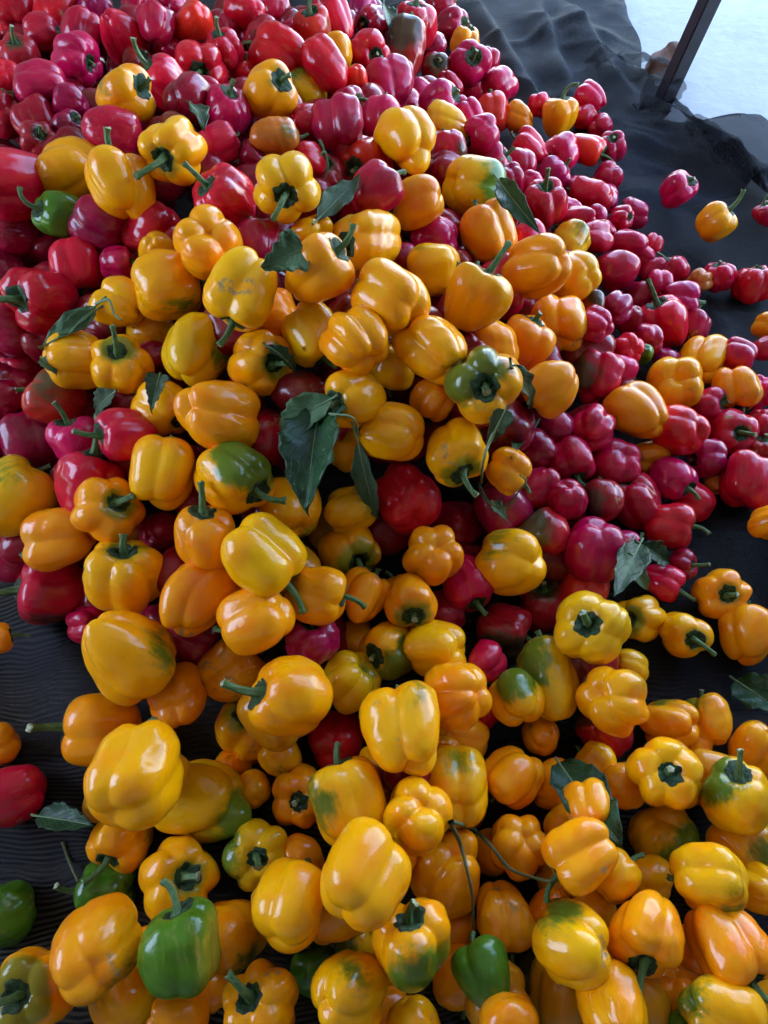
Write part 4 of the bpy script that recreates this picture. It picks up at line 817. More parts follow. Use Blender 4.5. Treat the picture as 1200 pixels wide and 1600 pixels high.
 'pepper half yellow half dark green with shaggy stem'),
('O','T',5,4.85, 0.0351,0.4019,0.1402,0.0706, 0.083,-0.899,0.429, -0.349,0.854,0.385, 0.000,0.000,0.000,-2.00,0.20,'S',3,
 'tapered orange-yellow pepper, stem to bottom, nearest yellow one above the pepper with dark green half'),
('O','P',3,3.60, 0.0662,0.4581,0.1567,0.0807, -0.173,0.071,-0.982, 0.463,-0.794,-0.395, 0.000,0.000,0.000,-2.00,0.02,'S',1,
 'orange-yellow pepper, flower end up, down and right of the boxy red pepper below the leaf'),
('Y','B',0,0.40, 0.1777,0.4647,0.1267,0.0898, -0.761,0.236,-0.605, -0.096,-0.870,-0.483, -0.598,0.262,0.757,-0.02,-0.25,'S',3,
 'blocky yellow pepper, up and left of the lemon pumpkin-shaped pepper'),
('R','B',5,2.64, 0.0339,0.5492,0.1557,0.0901, -0.306,0.900,-0.309, 0.996,-0.083,-0.014, 0.000,0.000,0.000,-2.00,-0.07,'M',3,
 'boxy glossy red pepper just below the big dark leaf'),
('Y','K',1,2.02, 0.0968,0.5704,0.2455,0.0809, 0.132,-0.988,0.080, 0.935,-0.331,-0.130, 0.000,0.000,0.000,-2.00,0.20,'L',3,
 'yellow pepper, stem to bottom, up and right of the boxy red pepper below the leaf'),
('O','P',5,2.99, 0.1749,0.5701,0.1988,0.0643, 0.740,-0.640,-0.207, 0.492,-0.756,-0.431, 0.000,0.000,0.000,-2.00,0.02,'M',1,
 'ribbed orange-yellow pepper, stem to lower right, below the star-shaped half-green pepper'),
('Y','B',2,6.20, 0.0706,0.3381,0.1188,0.0741, -0.932,0.222,-0.287, 0.940,-0.337,-0.054, 0.000,0.000,0.000,-2.00,-0.25,'M',3,
 'smooth yellow pepper, right of the pepper with dark green half'),
('O','P',5,4.71, 0.0879,0.2646,0.1569,0.0817, -0.564,0.247,-0.788, 0.123,0.943,0.309, 0.000,0.000,0.000,-2.00,0.05,'M',0,
 'orange-yellow pepper, nearest yellow one down and right of the pepper with dark green half'),
('Y','K',0,4.68, 0.0204,0.2167,0.1921,0.0905, -0.152,0.980,-0.129, 0.939,0.324,0.111, 0.452,0.610,0.651,-0.12,-0.25,'S',1,
 'lobed yellow pepper, second yellow one below the pepper with dark green half'),
('R','B',4,0.80, -0.0649,0.2426,0.0285,0.0758, -0.006,0.737,-0.675, -0.334,-0.919,-0.207, 0.000,0.000,0.000,-2.00,-0.37,'M',0,
 'blocky half hidden red pepper, down and right of the yellow pepper with hooked stem'),
('M','K',5,3.75, 0.1336,0.3243,0.0989,0.0502, 0.635,0.713,-0.298, -0.398,0.881,0.258, 0.000,0.000,0.000,-2.00,-0.10,'S',0,
 'lobed crimson pepper, right of the pepper with dark green half'),
('Y','K',2,2.48, 0.1706,0.2742,0.1103,0.0709, 0.002,0.885,-0.466, -0.975,0.176,-0.133, -0.154,0.745,0.650,0.50,0.05,'S',2,
 'lobed yellow pepper, second yellow one down and left of the lemon pumpkin-shaped pepper'),
('L','E',0,6.16, 0.2203,0.3077,0.0865,0.0805, -0.064,0.990,-0.122, -0.628,0.771,0.108, -0.715,0.308,0.627,0.25,-0.08,'S',2,
 'long lemon yellow pepper, nearest yellow one down and left of the lemon pumpkin-shaped pepper'),
('K','B',2,0.39, 0.1727,0.4028,0.0276,0.0737, 0.905,-0.412,0.105, 0.756,-0.641,-0.131, -0.055,-0.997,-0.048,0.50,0.05,'M',1,
 'half red half brown pepper lying on the net in the hollow'),
('M','T',0,4.83, 0.1150,0.4460,0.1048,0.0732, 0.361,-0.933,0.003, 0.639,-0.718,-0.276, 0.000,0.000,0.000,-2.00,-0.37,'M',0,
 'crimson pepper, second red one down and right of the boxy red pepper below the leaf'),
('V','R',4,0.18, 0.0853,0.4059,0.0759,0.0617, -0.525,0.698,-0.487, -0.986,-0.097,-0.134, 0.000,0.000,0.000,-2.00,-0.10,'S',2,
 'smooth half hidden deep red pepper, up and right of the pepper with dark green half'),
('V','R',3,0.90, 0.1152,0.5571,0.0597,0.0827, -0.447,0.733,-0.513, -0.662,-0.606,-0.440, 0.000,0.000,0.000,-2.00,-0.07,'M',3,
 'deep red pepper, nearest red down and right of the boxy red pepper below the leaf'),
('V','B',3,5.80, 0.1723,0.5646,0.1109,0.0814, 0.538,-0.485,-0.689, -0.931,0.362,0.049, 0.000,0.000,0.000,-2.00,-0.37,'S',2,
 'blocky half hidden deep red pepper, right of the boxy red pepper below the leaf'),
('K','R',3,4.14, 0.2405,0.5257,0.1070,0.0716, -0.531,-0.798,-0.285, 0.960,-0.259,0.106, -0.944,-0.020,0.330,0.50,-0.08,'L',0,
 'half brown half red pepper beside yellow pepper'),
('V','B',1,5.54, 0.3026,0.4949,0.1053,0.0875, -0.146,-0.530,-0.835, -0.223,0.883,0.413, 0.000,0.000,0.000,-2.00,-0.37,'M',3,
 'blocky deep red pepper, flower end up, left of the folded green leaf'),
('S','R',2,5.29, 0.2920,0.4534,0.0551,0.0714, 0.450,0.886,-0.113, 0.860,-0.509,0.021, 0.000,0.000,0.000,-2.00,-0.07,'M',0,
 'smooth scarlet pepper, above the lemon pumpkin-shaped pepper'),
('K','B',5,2.22, 0.2394,0.4415,0.0270,0.0730, -0.141,0.438,0.888, -0.154,-0.885,-0.439, 0.000,0.000,0.000,-2.00,0.26,'S',2,
 'blocky brown-tinged red pepper, stem to top, up and left of the lemon pumpkin-shaped pepper'),
('L','P',4,5.53, 0.2712,0.3609,0.1332,0.0944, -0.329,-0.136,0.934, -0.249,0.919,0.305, 0.000,0.000,0.000,-2.00,-0.25,'M',0,
 'lemon yellow pumpkin-shaped pepper with six lobes and short upright stem'),
('Y','P',3,5.29, 0.3777,0.4175,0.0361,0.0700, -0.756,-0.337,0.560, -0.051,0.924,0.380, 0.000,0.000,0.000,-2.00,0.26,'S',1,
 'ribbed yellow pepper, stem facing up, right of the lemon pumpkin-shaped pepper'),
('Y','B',1,6.05, 0.4326,0.3907,0.0401,0.0662, 0.074,-0.583,0.809, 0.707,-0.707,0.031, 0.000,0.000,0.000,-2.00,0.11,'L',2,
 'small yellow pepper with hooked stem lying on bare net'),
('O','P',0,3.44, 0.5043,0.4523,0.0414,0.0788, -0.095,-0.425,0.900, 0.903,-0.183,0.389, 0.000,0.000,0.000,-2.00,0.11,'M',3,
 'ring-shaped orange pepper with brown bruise lying on the net'),
('O','K',3,5.09, 0.5272,0.3884,0.0387,0.0739, 0.260,0.938,0.229, -0.684,0.725,-0.082, 0.000,0.000,0.000,-2.00,-0.25,'S',2,
 'lobed orange-yellow pepper, second yellow one down and right of the folded green leaf'),
('Y','P',0,1.98, 0.2886,0.2689,0.1223,0.0845, 0.608,-0.073,-0.791, -0.072,-0.947,-0.314, 0.716,0.395,0.576,-0.12,-0.25,'M',0,
 'ribbed yellow pepper, flower end up, below the lemon pumpkin-shaped pepper'),
('L','R',0,0.48, 0.3456,0.3415,0.0459,0.0490, 0.745,-0.232,-0.626, 0.875,0.257,0.409, 0.000,0.000,0.000,-2.00,-0.08,'S',3,
 'smooth half hidden lemon yellow pepper, down and right of the lemon pumpkin-shaped pepper'),
('K','R',2,0.52, 0.2977,0.2547,0.0383,0.0743, -0.548,0.737,0.395, 0.407,0.844,0.349, 0.000,0.000,0.000,-2.00,0.42,'S',0,
 'smooth half hidden brown-tinged red pepper, above the dusty leaf at lower right'),
('O','K',0,3.43, 0.3879,0.2629,0.0332,0.0683, -0.753,0.173,-0.635, 0.810,0.396,0.433, -0.222,0.910,0.351,-0.02,-0.25,'S',1,
 'smooth orange-yellow pepper, above the star-shaped yellow pepper'),
('O','R',2,4.74, 0.4233,0.2372,0.0146,0.0430, 0.693,0.717,0.076, 0.866,0.250,0.432, 0.000,0.000,0.000,-2.00,-0.25,'S',2,
 'smooth half hidden orange-yellow pepper, nearest yellow one up and right of the star-shaped yellow pepper'),
('O','K',0,1.42, 0.4447,0.2721,0.0293,0.0634, -0.011,0.993,-0.115, 0.015,0.961,0.276, -0.883,0.457,0.112,0.25,0.02,'M',2,
 'lobed orange-yellow pepper, second yellow one up and right of the star-shaped yellow pepper'),
('O','K',2,0.25, 0.5028,0.2354,0.0266,0.0709, -0.117,-0.539,-0.834, -0.883,0.256,-0.394, 0.000,0.000,0.000,-2.00,-0.08,'M',3,
 'lobed orange-yellow pepper, third yellow one right of the star-shaped yellow pepper'),
('Y','P',0,5.73, 0.3326,0.1797,0.1317,0.0817, -0.251,-0.196,0.948, 0.076,0.970,0.230, 0.000,0.000,0.000,-2.00,0.02,'S',1,
 'star-shaped yellow pepper with stubby stem facing the viewer'),
('O','R',3,5.18, 0.4367,0.2097,0.0294,0.0367, 0.013,-0.302,-0.953, -0.551,-0.730,-0.405, 0.000,0.000,0.000,-2.00,-0.25,'M',3,
 'smooth half hidden orange-yellow pepper, nearest yellow one right of the star-shaped yellow pepper'),
('Y','B',5,4.37, 0.4158,0.1547,0.1161,0.0745, -0.126,0.626,0.770, 0.000,0.985,0.172, -0.717,0.513,0.472,0.25,-0.08,'L',0,
 'blocky yellow pepper, stem to top, second yellow one right of the star-shaped yellow pepper'),
('Y','B',2,1.73, 0.4395,0.1074,0.0589,0.0799, 0.584,-0.781,-0.221, 0.530,0.779,0.336, 0.563,-0.242,0.790,0.25,-0.25,'M',1,
 'smooth yellow pepper, nearest yellow one down and right of the star-shaped yellow pepper'),
('L','B',0,5.78, 0.3538,0.1242,0.0298,0.0787, 0.097,-0.342,-0.935, -0.929,0.196,-0.314, 0.452,-0.781,0.431,0.50,-0.25,'M',1,
 'blocky lemon yellow pepper, nearest yellow one below the star-shaped yellow pepper'),
('Y','B',5,3.29, 0.3526,0.0676,0.1455,0.0699, -0.805,0.047,-0.591, 0.845,0.379,0.378, 0.210,-0.797,0.566,-0.02,-0.25,'S',3,
 'blocky yellow pepper, second yellow one down and right of the star-shaped yellow pepper'),
('O','R',1,0.59, 0.3005,0.1780,0.0688,0.0568, 0.880,0.155,-0.450, 0.459,0.833,0.308, 0.000,0.000,0.000,-2.00,0.05,'M',1,
 'smooth half hidden orange-yellow pepper, nearest yellow one right of the dusty leaf at lower right'),
('O','K',0,2.59, 0.2336,0.1416,0.1358,0.0547, 0.014,0.880,-0.475, -0.146,-0.969,-0.198, 0.000,0.000,0.000,-2.00,0.02,'S',0,
 'lobed orange-yellow pepper, nearest yellow one down and left of the dusty leaf at lower right'),
('O','K',0,6.20, 0.2080,0.0867,0.1667,0.0699, -0.821,-0.559,-0.119, -0.169,-0.975,-0.143, 0.000,0.000,0.000,-2.00,0.05,'L',1,
 'orange-yellow pepper, stem to lower left, nearest yellow one below the dusty leaf at lower right'),
('Y','B',5,5.82, 0.2587,0.0735,0.1191,0.0522, 0.800,0.600,0.004, -0.399,-0.897,-0.192, 0.000,0.000,0.000,-2.00,-0.08,'M',0,
 'smooth yellow pepper, second yellow one below the dusty leaf at lower right'),
('Y','R',0,1.26, 0.3117,0.0727,0.0642,0.0535, 0.971,0.078,-0.224, -0.100,-0.989,-0.110, -0.472,-0.849,0.240,-0.12,0.02,'S',0,
 'smooth half hidden yellow pepper, down and right of the dusty leaf at lower right'),
('O','K',2,3.75, 0.1603,0.1853,0.0865,0.0724, -0.705,-0.707,-0.052, -0.178,0.970,0.165, 0.000,0.000,0.000,-2.00,-0.08,'S',3,
 'orange-yellow pepper, second yellow one left of the dusty leaf at lower right'),
('Y','R',3,4.01, 0.2149,0.1804,0.0570,0.0644, 0.941,0.325,0.095, 0.830,0.481,0.281, 0.427,-0.900,0.090,-0.12,-0.08,'M',2,
 'smooth half hidden yellow pepper, nearest yellow one left of the dusty leaf at lower right'),
('O','P',5,3.85, 0.1587,0.1064,0.0954,0.0686, -0.151,-0.198,-0.968, -0.347,-0.923,-0.169, 0.000,0.000,0.000,-2.00,0.05,'M',1,
 'orange-yellow pepper, third yellow one down and left of the dusty leaf at lower right'),
('Y','K',1,3.25, 0.0859,0.1652,0.1152,0.0815, -0.065,0.844,-0.533, 0.991,0.071,0.109, 0.071,0.622,0.780,-0.02,-0.08,'M',1,
 'lobed yellow pepper, third yellow one up and right of the huge plain yellow pepper'),
('Y','R',0,3.23, 0.1034,0.2379,0.0701,0.0589, 0.860,-0.152,-0.486, -0.277,-0.923,-0.267, 0.750,0.659,-0.049,-0.12,-0.08,'S',2,
 'yellow pepper, second yellow one down and right of the pepper with dark green half'),
('Y','P',1,2.54, 0.0363,0.1270,0.1732,0.0731, -0.243,-0.194,-0.951, -0.863,-0.493,-0.114, 0.000,0.000,0.000,-2.00,0.05,'M',3,
 'yellow pepper, second yellow one up and right of the huge plain yellow pepper'),
('Y','B',2,1.34, -0.0392,0.1411,0.1634,0.0831, -0.303,0.917,0.257, 0.499,0.858,0.121, -0.829,-0.238,0.506,0.12,0.02,'M',1,
 'blocky yellow pepper, stem to top, nearest yellow one above the huge plain yellow pepper'),
('O','P',0,5.47, -0.1076,0.1682,0.0479,0.0743, 0.013,-0.423,0.906, -0.939,0.305,0.160, 0.000,0.000,0.000,-2.00,0.08,'S',2,
 'ribbed orange-yellow pepper, stem facing up, second yellow one below the yellow pepper with hooked stem'),
('Y','R',0,1.96, -0.0063,0.1918,0.0920,0.0574, 0.745,-0.316,-0.587, 0.177,-0.963,-0.205, 0.771,-0.575,0.275,-0.12,0.02,'S',1,
 'smooth half hidden yellow pepper, second yellow one above the huge plain yellow pepper'),
('Y','B',1,5.04, -0.0222,0.0626,0.2168,0.0858, 0.406,0.796,-0.450, 0.302,0.951,0.067, 0.000,0.000,0.000,-2.00,-0.08,'S',0,
 'huge plain yellow pepper in lower middle'),
('O','K',5,4.96, 0.0743,0.0815,0.0868,0.0794, -0.241,-0.509,-0.826, 0.651,0.750,0.120, 0.000,0.000,0.000,-2.00,0.02,'M',3,
 'lobed orange-yellow pepper, second yellow one up and right of the yellow pepper with green belly'),
('L','P',2,5.34, -0.1531,0.1002,0.0579,0.0798, 0.187,-0.272,0.944, 0.171,-0.976,-0.132, -0.930,-0.205,0.306,0.25,0.02,'M',0,
 'lemon yellow pepper, stem facing up, third yellow one left of the huge plain yellow pepper'),
('Y','B',4,1.22, -0.0961,0.0412,0.1662,0.0787, 0.223,0.844,-0.488, 0.036,-0.998,-0.053, 0.000,0.000,0.000,-2.00,-0.08,'S',2,
 'blocky yellow pepper, second yellow one left of the huge plain yellow pepper'),
('Y','P',0,2.28, -0.2440,0.0741,0.0636,0.0896, 0.508,-0.068,0.858, 0.968,0.020,-0.251, 0.000,0.000,0.000,-2.00,0.15,'M',2,
 'ribbed yellow pepper, stem facing up, above the bright green pepper'),
('G','B',0,1.52, -0.3388,0.0661,0.0240,0.0639, -0.970,-0.102,0.219, -0.945,-0.022,0.327, 0.000,0.000,0.000,-2.00,0.05,'L',1,
 'dark green pepper lying low on net behind orange one'),
('O','K',1,4.53, -0.2930,-0.0004,0.1588,0.0837, -0.076,0.552,-0.830, 0.828,0.481,-0.289, 0.863,-0.492,-0.116,-0.02,0.05,'M',3,
 'large orange-yellow pepper with deep lobes left of bright green pepper'),
('H','B',5,2.00, -0.2039,0.0029,0.1702,0.0780, -0.165,0.917,0.362, -0.624,0.766,0.156, 0.998,0.000,-0.066,0.25,0.02,'L',1,
 'bright green pepper with tall stem standing among yellow ones'),
('G','R',4,1.39, -0.4590,0.0360,0.0270,0.0719, 0.622,0.274,-0.734, 0.252,0.964,-0.083, 0.000,0.000,0.000,-2.00,0.05,'M',1,
 'olive green pepper cut by left edge above corner pepper'),
('O','P',5,3.06, -0.3683,-0.0348,0.1001,0.0821, -0.107,-0.133,0.985, -0.912,-0.159,0.379, 0.000,0.000,0.000,-2.00,0.42,'M',0,
 'green-shouldered pepper with orange base in bottom left corner'),
('Y','R',5,0.23, -0.2945,-0.0485,0.0266,0.0708, -0.620,0.741,-0.257, 0.919,0.265,-0.291, -0.573,0.467,0.673,-0.02,0.05,'S',3,
 'smooth half hidden yellow pepper, down and left of the bright green pepper'),
('O','K',1,0.23, -0.2152,-0.0603,0.1024,0.0623, 0.774,-0.185,-0.606, -0.287,-0.949,0.132, 0.000,0.000,0.000,-2.00,0.05,'S',1,
 'lobed orange-yellow pepper, below the bright green pepper'),
('O','R',1,5.63, -0.1761,0.0132,0.0662,0.0755, 0.162,0.412,-0.897, 0.980,-0.067,-0.186, 0.525,-0.817,0.237,0.12,0.02,'M',0,
 'smooth half hidden orange-yellow pepper, right of the bright green pepper'),
('Y','P',5,6.04, -0.1245,-0.0443,0.1314,0.0747, -0.277,0.282,0.918, -0.758,0.647,0.076, 0.000,0.000,0.000,-2.00,0.02,'L',1,
 'yellow pepper, stem facing up, second yellow one down and right of the bright green pepper'),
('Y','K',3,3.13, -0.0385,-0.0341,0.1471,0.0745, 0.497,0.121,-0.859, -0.911,0.413,0.025, 0.289,0.467,0.836,-0.02,0.05,'S',1,
 'lobed yellow pepper, down and left of the yellow pepper with green belly'),
('Y','K',2,3.33, 0.0272,0.0051,0.1623,0.0800, -0.081,0.636,0.768, 0.939,0.342,0.033, 0.310,-0.885,0.347,0.50,0.02,'M',3,
 'yellow pepper with dark green belly lobe and thick stem'),
('G','T',3,3.59, 0.1039,-0.0212,0.1301,0.0585, -0.301,0.905,-0.302, 0.590,-0.803,0.090, -0.190,-0.966,0.176,-0.02,-0.25,'M',3,
 'blue-green pepper tapering down among yellow peppers near bottom edge'),
('G','R',5,0.31, -0.0749,-0.0172,0.0732,0.0537, -0.441,0.821,0.364, 0.341,-0.940,-0.010, 0.000,0.000,0.000,-2.00,-0.25,'L',0,
 'smooth half hidden dark green pepper, left of the yellow pepper with green belly'),
('L','R',3,0.08, -0.0311,0.0116,0.0911,0.0436, -0.104,-0.577,-0.810, -0.107,0.994,0.016, -0.871,-0.326,0.368,0.50,0.05,'M',1,
 'smooth half hidden lemon yellow pepper, left of the yellow pepper with green belly'),
('O','K',1,3.08, 0.1363,0.0355,0.0767,0.0657, 0.182,-0.980,-0.081, -0.845,-0.514,-0.145, 0.000,0.000,0.000,-2.00,0.05,'S',3,
 'lobed orange-yellow pepper, stem to bottom, above the blue-green pepper'),
('O','R',3,2.96, 0.0796,0.0268,0.0364,0.0539, 0.662,0.298,-0.687, 0.560,-0.828,0.023, 0.000,0.000,0.000,-2.00,-0.25,'M',0,
 'orange-yellow pepper, nearest yellow one up and right of the yellow pepper with green belly'),
('O','R',1,1.82, 0.0857,-0.0194,0.0351,0.0599, 0.132,-0.957,-0.259, -0.994,0.065,-0.090, 0.000,0.000,0.000,-2.00,0.02,'M',2,
 'smooth half hidden orange-yellow pepper, left of the blue-green pepper'),
('Y','K',2,1.47, 0.1932,0.0051,0.1623,0.0779, -0.583,0.274,-0.765, -0.967,-0.118,-0.224, -0.464,0.850,0.249,0.12,0.02,'S',2,
 'lobed yellow pepper, nearest yellow one right of the blue-green pepper'),
('O','K',1,3.72, 0.2730,0.0193,0.1525,0.0682, -0.427,-0.852,0.304, -0.165,-0.983,-0.076, 0.000,0.000,0.000,-2.00,0.02,'L',0,
 'lobed orange-yellow pepper, stem to bottom, fourth yellow one below the dusty leaf at lower right'),
('O','K',0,1.31, 0.3560,0.0032,0.1470,0.0760, 0.285,-0.881,0.378, 0.707,-0.644,0.293, 0.000,0.000,0.000,-2.00,0.02,'L',1,
 'lobed orange-yellow pepper, stem to lower right, third yellow one below the star-shaped yellow pepper'),
('Y','K',3,5.41, 0.2269,-0.0503,0.1556,0.0668, 0.006,0.781,-0.625, 0.077,0.996,-0.039, 0.000,0.000,0.000,-2.00,0.05,'M',0,
 'lobed yellow pepper, second yellow one right of the blue-green pepper'),
('O','P',3,3.96, 0.3084,-0.0394,0.1034,0.0591, 0.133,-0.846,-0.517, -0.844,-0.463,-0.270, 0.000,0.000,0.000,-2.00,0.05,'S',2,
 'smooth orange-yellow pepper, third yellow one right of the blue-green pepper'),
('Y','K',0,1.88, 0.3323,-0.0519,0.1572,0.0677, 0.927,-0.358,-0.109, 0.366,0.927,0.087, -0.881,0.444,0.164,0.12,0.05,'M',3,
 'lobed yellow pepper, fourth yellow one right of the blue-green pepper'),
('G','R',3,5.28, 0.3010,-0.0632,0.1283,0.0286, -0.772,-0.162,-0.615, 0.152,-0.981,0.123, 0.000,0.000,0.000,-2.00,0.05,'M',1,
 'smooth dark green pepper, right of the blue-green pepper'),
('O','R',4,3.64, 0.1203,-0.0637,0.1507,0.0601, 0.955,-0.205,-0.215, 0.385,-0.915,0.123, 0.000,0.000,0.000,-2.00,-0.08,'M',2,
 'smooth orange-yellow pepper, down and right of the blue-green pepper'),
('Y','R',4,4.21, 0.0302,-0.0639,0.1077,0.0552, 0.281,-0.937,-0.210, 0.913,0.408,0.002, 0.000,0.000,0.000,-2.00,-0.08,'S',0,
 'smooth yellow pepper, second yellow one below the yellow pepper with green belly'),
('K','R',1,5.01, 0.1809,-0.0291,0.0279,0.0744, 0.737,0.492,-0.464, -0.403,-0.914,-0.048, 0.087,0.460,0.884,1.00,-0.25,'S',1,
 'smooth half hidden brown-tinged red pepper, right of the blue-green pepper'),
('O','P',4,2.42, -0.5207,0.2334,0.0349,0.0573, -0.227,0.724,-0.651, 0.161,0.976,0.149, 0.000,0.000,0.000,-2.00,-0.08,'S',2,
 'smooth orange-yellow pepper, left of the biggest smooth yellow pepper'),
('M','B',1,3.01, -0.4743,0.1714,0.0428,0.0757, -0.908,-0.376,0.186, 0.827,0.456,-0.328, 0.000,0.000,0.000,-2.00,-0.10,'S',2,
 'dark red pepper lying on net at left edge'),
('O','T',5,3.82, -0.5242,0.3540,0.1103,0.0435, 0.918,0.349,-0.189, 0.760,-0.311,-0.571, 0.000,0.000,0.000,-2.00,0.05,'L',3,
 'orange-yellow pepper, stem to right, down and left of the ribbed yellow pepper with upright stem'),
('O','B',1,3.48, 0.5987,0.5653,0.0654,0.0527, -0.459,0.055,-0.887, 0.009,0.853,0.522, 0.000,0.000,0.000,-2.00,0.05,'S',1,
 'smooth orange-yellow pepper, down and right of the dark red pepper alone on the net'),
('M','B',2,0.76, 0.6001,0.6553,0.0430,0.0873, 0.328,0.905,0.270, -0.076,0.844,0.530, 0.000,0.000,0.000,-2.00,-0.10,'S',3,
 'dark red pepper alone on net at right edge'),
('M','K',2,4.83, 0.3548,0.8126,0.1193,0.0823, 0.268,0.895,0.357, -0.174,0.758,0.629, -0.873,-0.087,0.480,0.25,-0.10,'M',3,
 'smooth crimson pepper, right of the tapered orange pepper'),
('M','R',1,4.13, 0.4000,0.8465,0.1055,0.0545, 0.875,-0.088,-0.476, -0.766,0.601,0.227, 0.000,0.000,0.000,-2.00,-0.37,'M',2,
 'smooth crimson pepper, left of the five-lobed yellow pepper'),
('O','T',4,4.05, 0.4092,0.7418,0.1199,0.0910, -0.587,0.778,-0.226, -0.913,0.022,-0.406, 0.000,0.000,0.000,-2.00,0.05,'S',0,
 'tapered orange-yellow pepper, down and left of the five-lobed yellow pepper'),
('M','P',5,5.34, 0.3298,0.7006,0.1269,0.0697, 0.514,0.817,-0.263, 0.295,-0.797,-0.528, 0.000,0.000,0.000,-2.00,-0.37,'S',0,
 'smooth crimson pepper, down and right of the tapered orange pepper'),
('M','B',5,3.34, 0.3678,0.6596,0.0826,0.0812, -0.111,0.188,-0.976, -0.282,-0.722,-0.632, 0.000,0.000,0.000,-2.00,-0.10,'S',3,
 'crimson pepper, second red one up and left of the boxy red pepper with side stem'),
('O','K',0,1.29, 0.4396,0.6948,0.0589,0.0580, 0.993,0.007,0.119, -0.936,0.237,-0.262, 0.000,0.000,0.000,-2.00,-0.25,'M',2,
 'lobed orange-yellow pepper, above the boxy red pepper with side stem'),
('R','B',0,5.70, 0.4786,0.7154,0.1034,0.0786, -0.474,0.544,-0.693, -0.357,0.814,0.459, 0.000,0.000,0.000,-2.00,-0.10,'S',0,
 'blocky red pepper, below the five-lobed yellow pepper'),
('V','B',0,2.54, 0.5692,0.8174,0.0425,0.0622, 0.702,-0.326,0.633, 0.295,0.633,0.716, 0.000,0.000,0.000,-2.00,-0.37,'S',1,
 'blocky deep red pepper, stem to right, down and right of the five-lobed yellow pepper'),
('O','K',2,6.08, 0.6232,0.8481,0.0583,0.0777, 0.226,-0.891,-0.393, 0.156,-0.783,-0.602, 0.000,0.000,0.000,-2.00,0.02,'L',2,
 'lobed orange-yellow pepper, stem to bottom, right of the five-lobed yellow pepper'),
('M','P',5,0.64, 0.6757,0.8578,0.0370,0.0579, 0.234,-0.247,-0.940, -0.742,-0.150,-0.654, 0.000,0.000,0.000,-2.00,-0.20,'M',1,
 'ribbed crimson pepper, right of the five-lobed yellow pepper'),
('R','P',4,1.31, 0.6063,0.7713,0.0306,0.0793, 0.068,-0.621,0.781, 0.885,-0.405,0.231, 0.000,0.000,0.000,-2.00,0.05,'L',0,
 'red pepper, second red one above the dark red pepper alone on the net'),
('R','B',0,2.38, 0.6663,0.7846,0.0328,0.0541, 0.792,-0.304,-0.530, 0.799,0.058,0.598, 0.000,0.000,0.000,-2.00,-0.37,'M',3,
 'smooth red pepper, third red one above the dark red pepper alone on the net'),
('K','R',5,3.83, 0.6483,0.7398,0.0184,0.0516, 0.256,0.336,0.906, -0.668,-0.312,-0.676, 0.000,0.000,0.000,-2.00,0.20,'S',2,
 'brown-tinged red pepper, nearest red one above the dark red pepper alone on the net'),
('M','B',5,6.15, 0.4632,0.6482,0.0653,0.0681, 0.724,-0.680,0.116, 0.595,-0.768,-0.237, 0.000,0.000,0.000,-2.00,-0.07,'M',1,
 'blocky crimson pepper, stem to lower right, above the boxy red pepper with side stem'),
('V','P',4,2.78, 0.5432,0.7022,0.0464,0.0635, -0.996,-0.055,0.075, 0.772,-0.635,-0.028, 0.000,0.000,0.000,-2.00,-0.37,'S',2,
 'deep red pepper, up and left of the dark red pepper alone on the net'),
('R','R',4,3.63, 0.5113,0.6271,0.0243,0.0648, -0.562,0.784,-0.264, -0.087,0.858,0.506, 0.000,0.000,0.000,-2.00,-0.10,'S',1,
 'red pepper, nearest red one up and right of the boxy red pepper with side stem'),
('W','R',3,5.95, 0.5591,0.6696,0.0140,0.0375, 0.034,0.979,-0.199, 0.791,0.194,0.580, 0.000,0.000,0.000,-2.00,0.02,'M',0,
 'smooth half hidden orange-brown pepper, left of the dark red pepper alone on the net'),
('K','R',4,5.82, 0.3336,0.5825,0.0983,0.0633, 0.007,0.998,-0.063, 0.676,0.480,0.560, -0.926,-0.377,0.037,0.38,0.05,'M',2,
 'smooth brown-tinged red pepper, left of the boxy red pepper with side stem'),
('V','K',4,2.06, 0.3974,0.6031,0.0625,0.0758, -0.557,0.595,0.579, -0.656,0.730,0.191, 0.000,0.000,0.000,-2.00,-0.07,'S',3,
 'deep red pepper, nearest red up and left of the boxy red pepper with side stem'),
('R','B',0,6.10, 0.4427,0.5619,0.0580,0.0699, 0.927,-0.192,0.321, 0.464,-0.840,-0.283, 0.000,0.000,0.000,-2.00,-0.37,'L',1,
 'boxy red pepper with side stem near edge of heap'),
('V','R',5,5.05, 0.3006,0.5907,0.0612,0.0572, 0.749,0.532,-0.395, -0.697,-0.485,-0.528, 0.000,0.000,0.000,-2.00,-0.10,'S',0,
 'deep red pepper, second red one up and left of the folded green leaf'),
('M','B',5,3.35, 0.3595,0.5132,0.0773,0.0519, 0.845,0.530,-0.069, -0.148,0.888,0.436, 0.000,0.000,0.000,-2.00,-0.37,'M',1,
 'smooth crimson pepper, nearest red one up and left of the folded green leaf'),
('R','T',0,4.91, 0.4191,0.4745,0.0438,0.0557, 0.771,-0.622,0.134, 0.806,-0.589,0.061, 0.000,0.000,0.000,-2.00,-0.20,'L',0,
 'tapered red pepper, stem to lower right, down and right of the folded green leaf'),
('V','P',2,5.56, 0.4567,0.5032,0.0431,0.0503, 0.603,-0.371,0.706, 0.866,0.133,0.483, 0.000,0.000,0.000,-2.00,-0.20,'L',0,
 'ribbed deep red pepper, stem to right, below the boxy red pepper with side stem'),
('V','R',2,0.59, 0.2721,0.7066,0.1190,0.0708, -0.571,0.746,-0.343, 0.924,-0.383,-0.022, 0.000,0.000,0.000,-2.00,-0.20,'M',3,
 'smooth half hidden deep red pepper, nearest red one below the tapered orange pepper'),
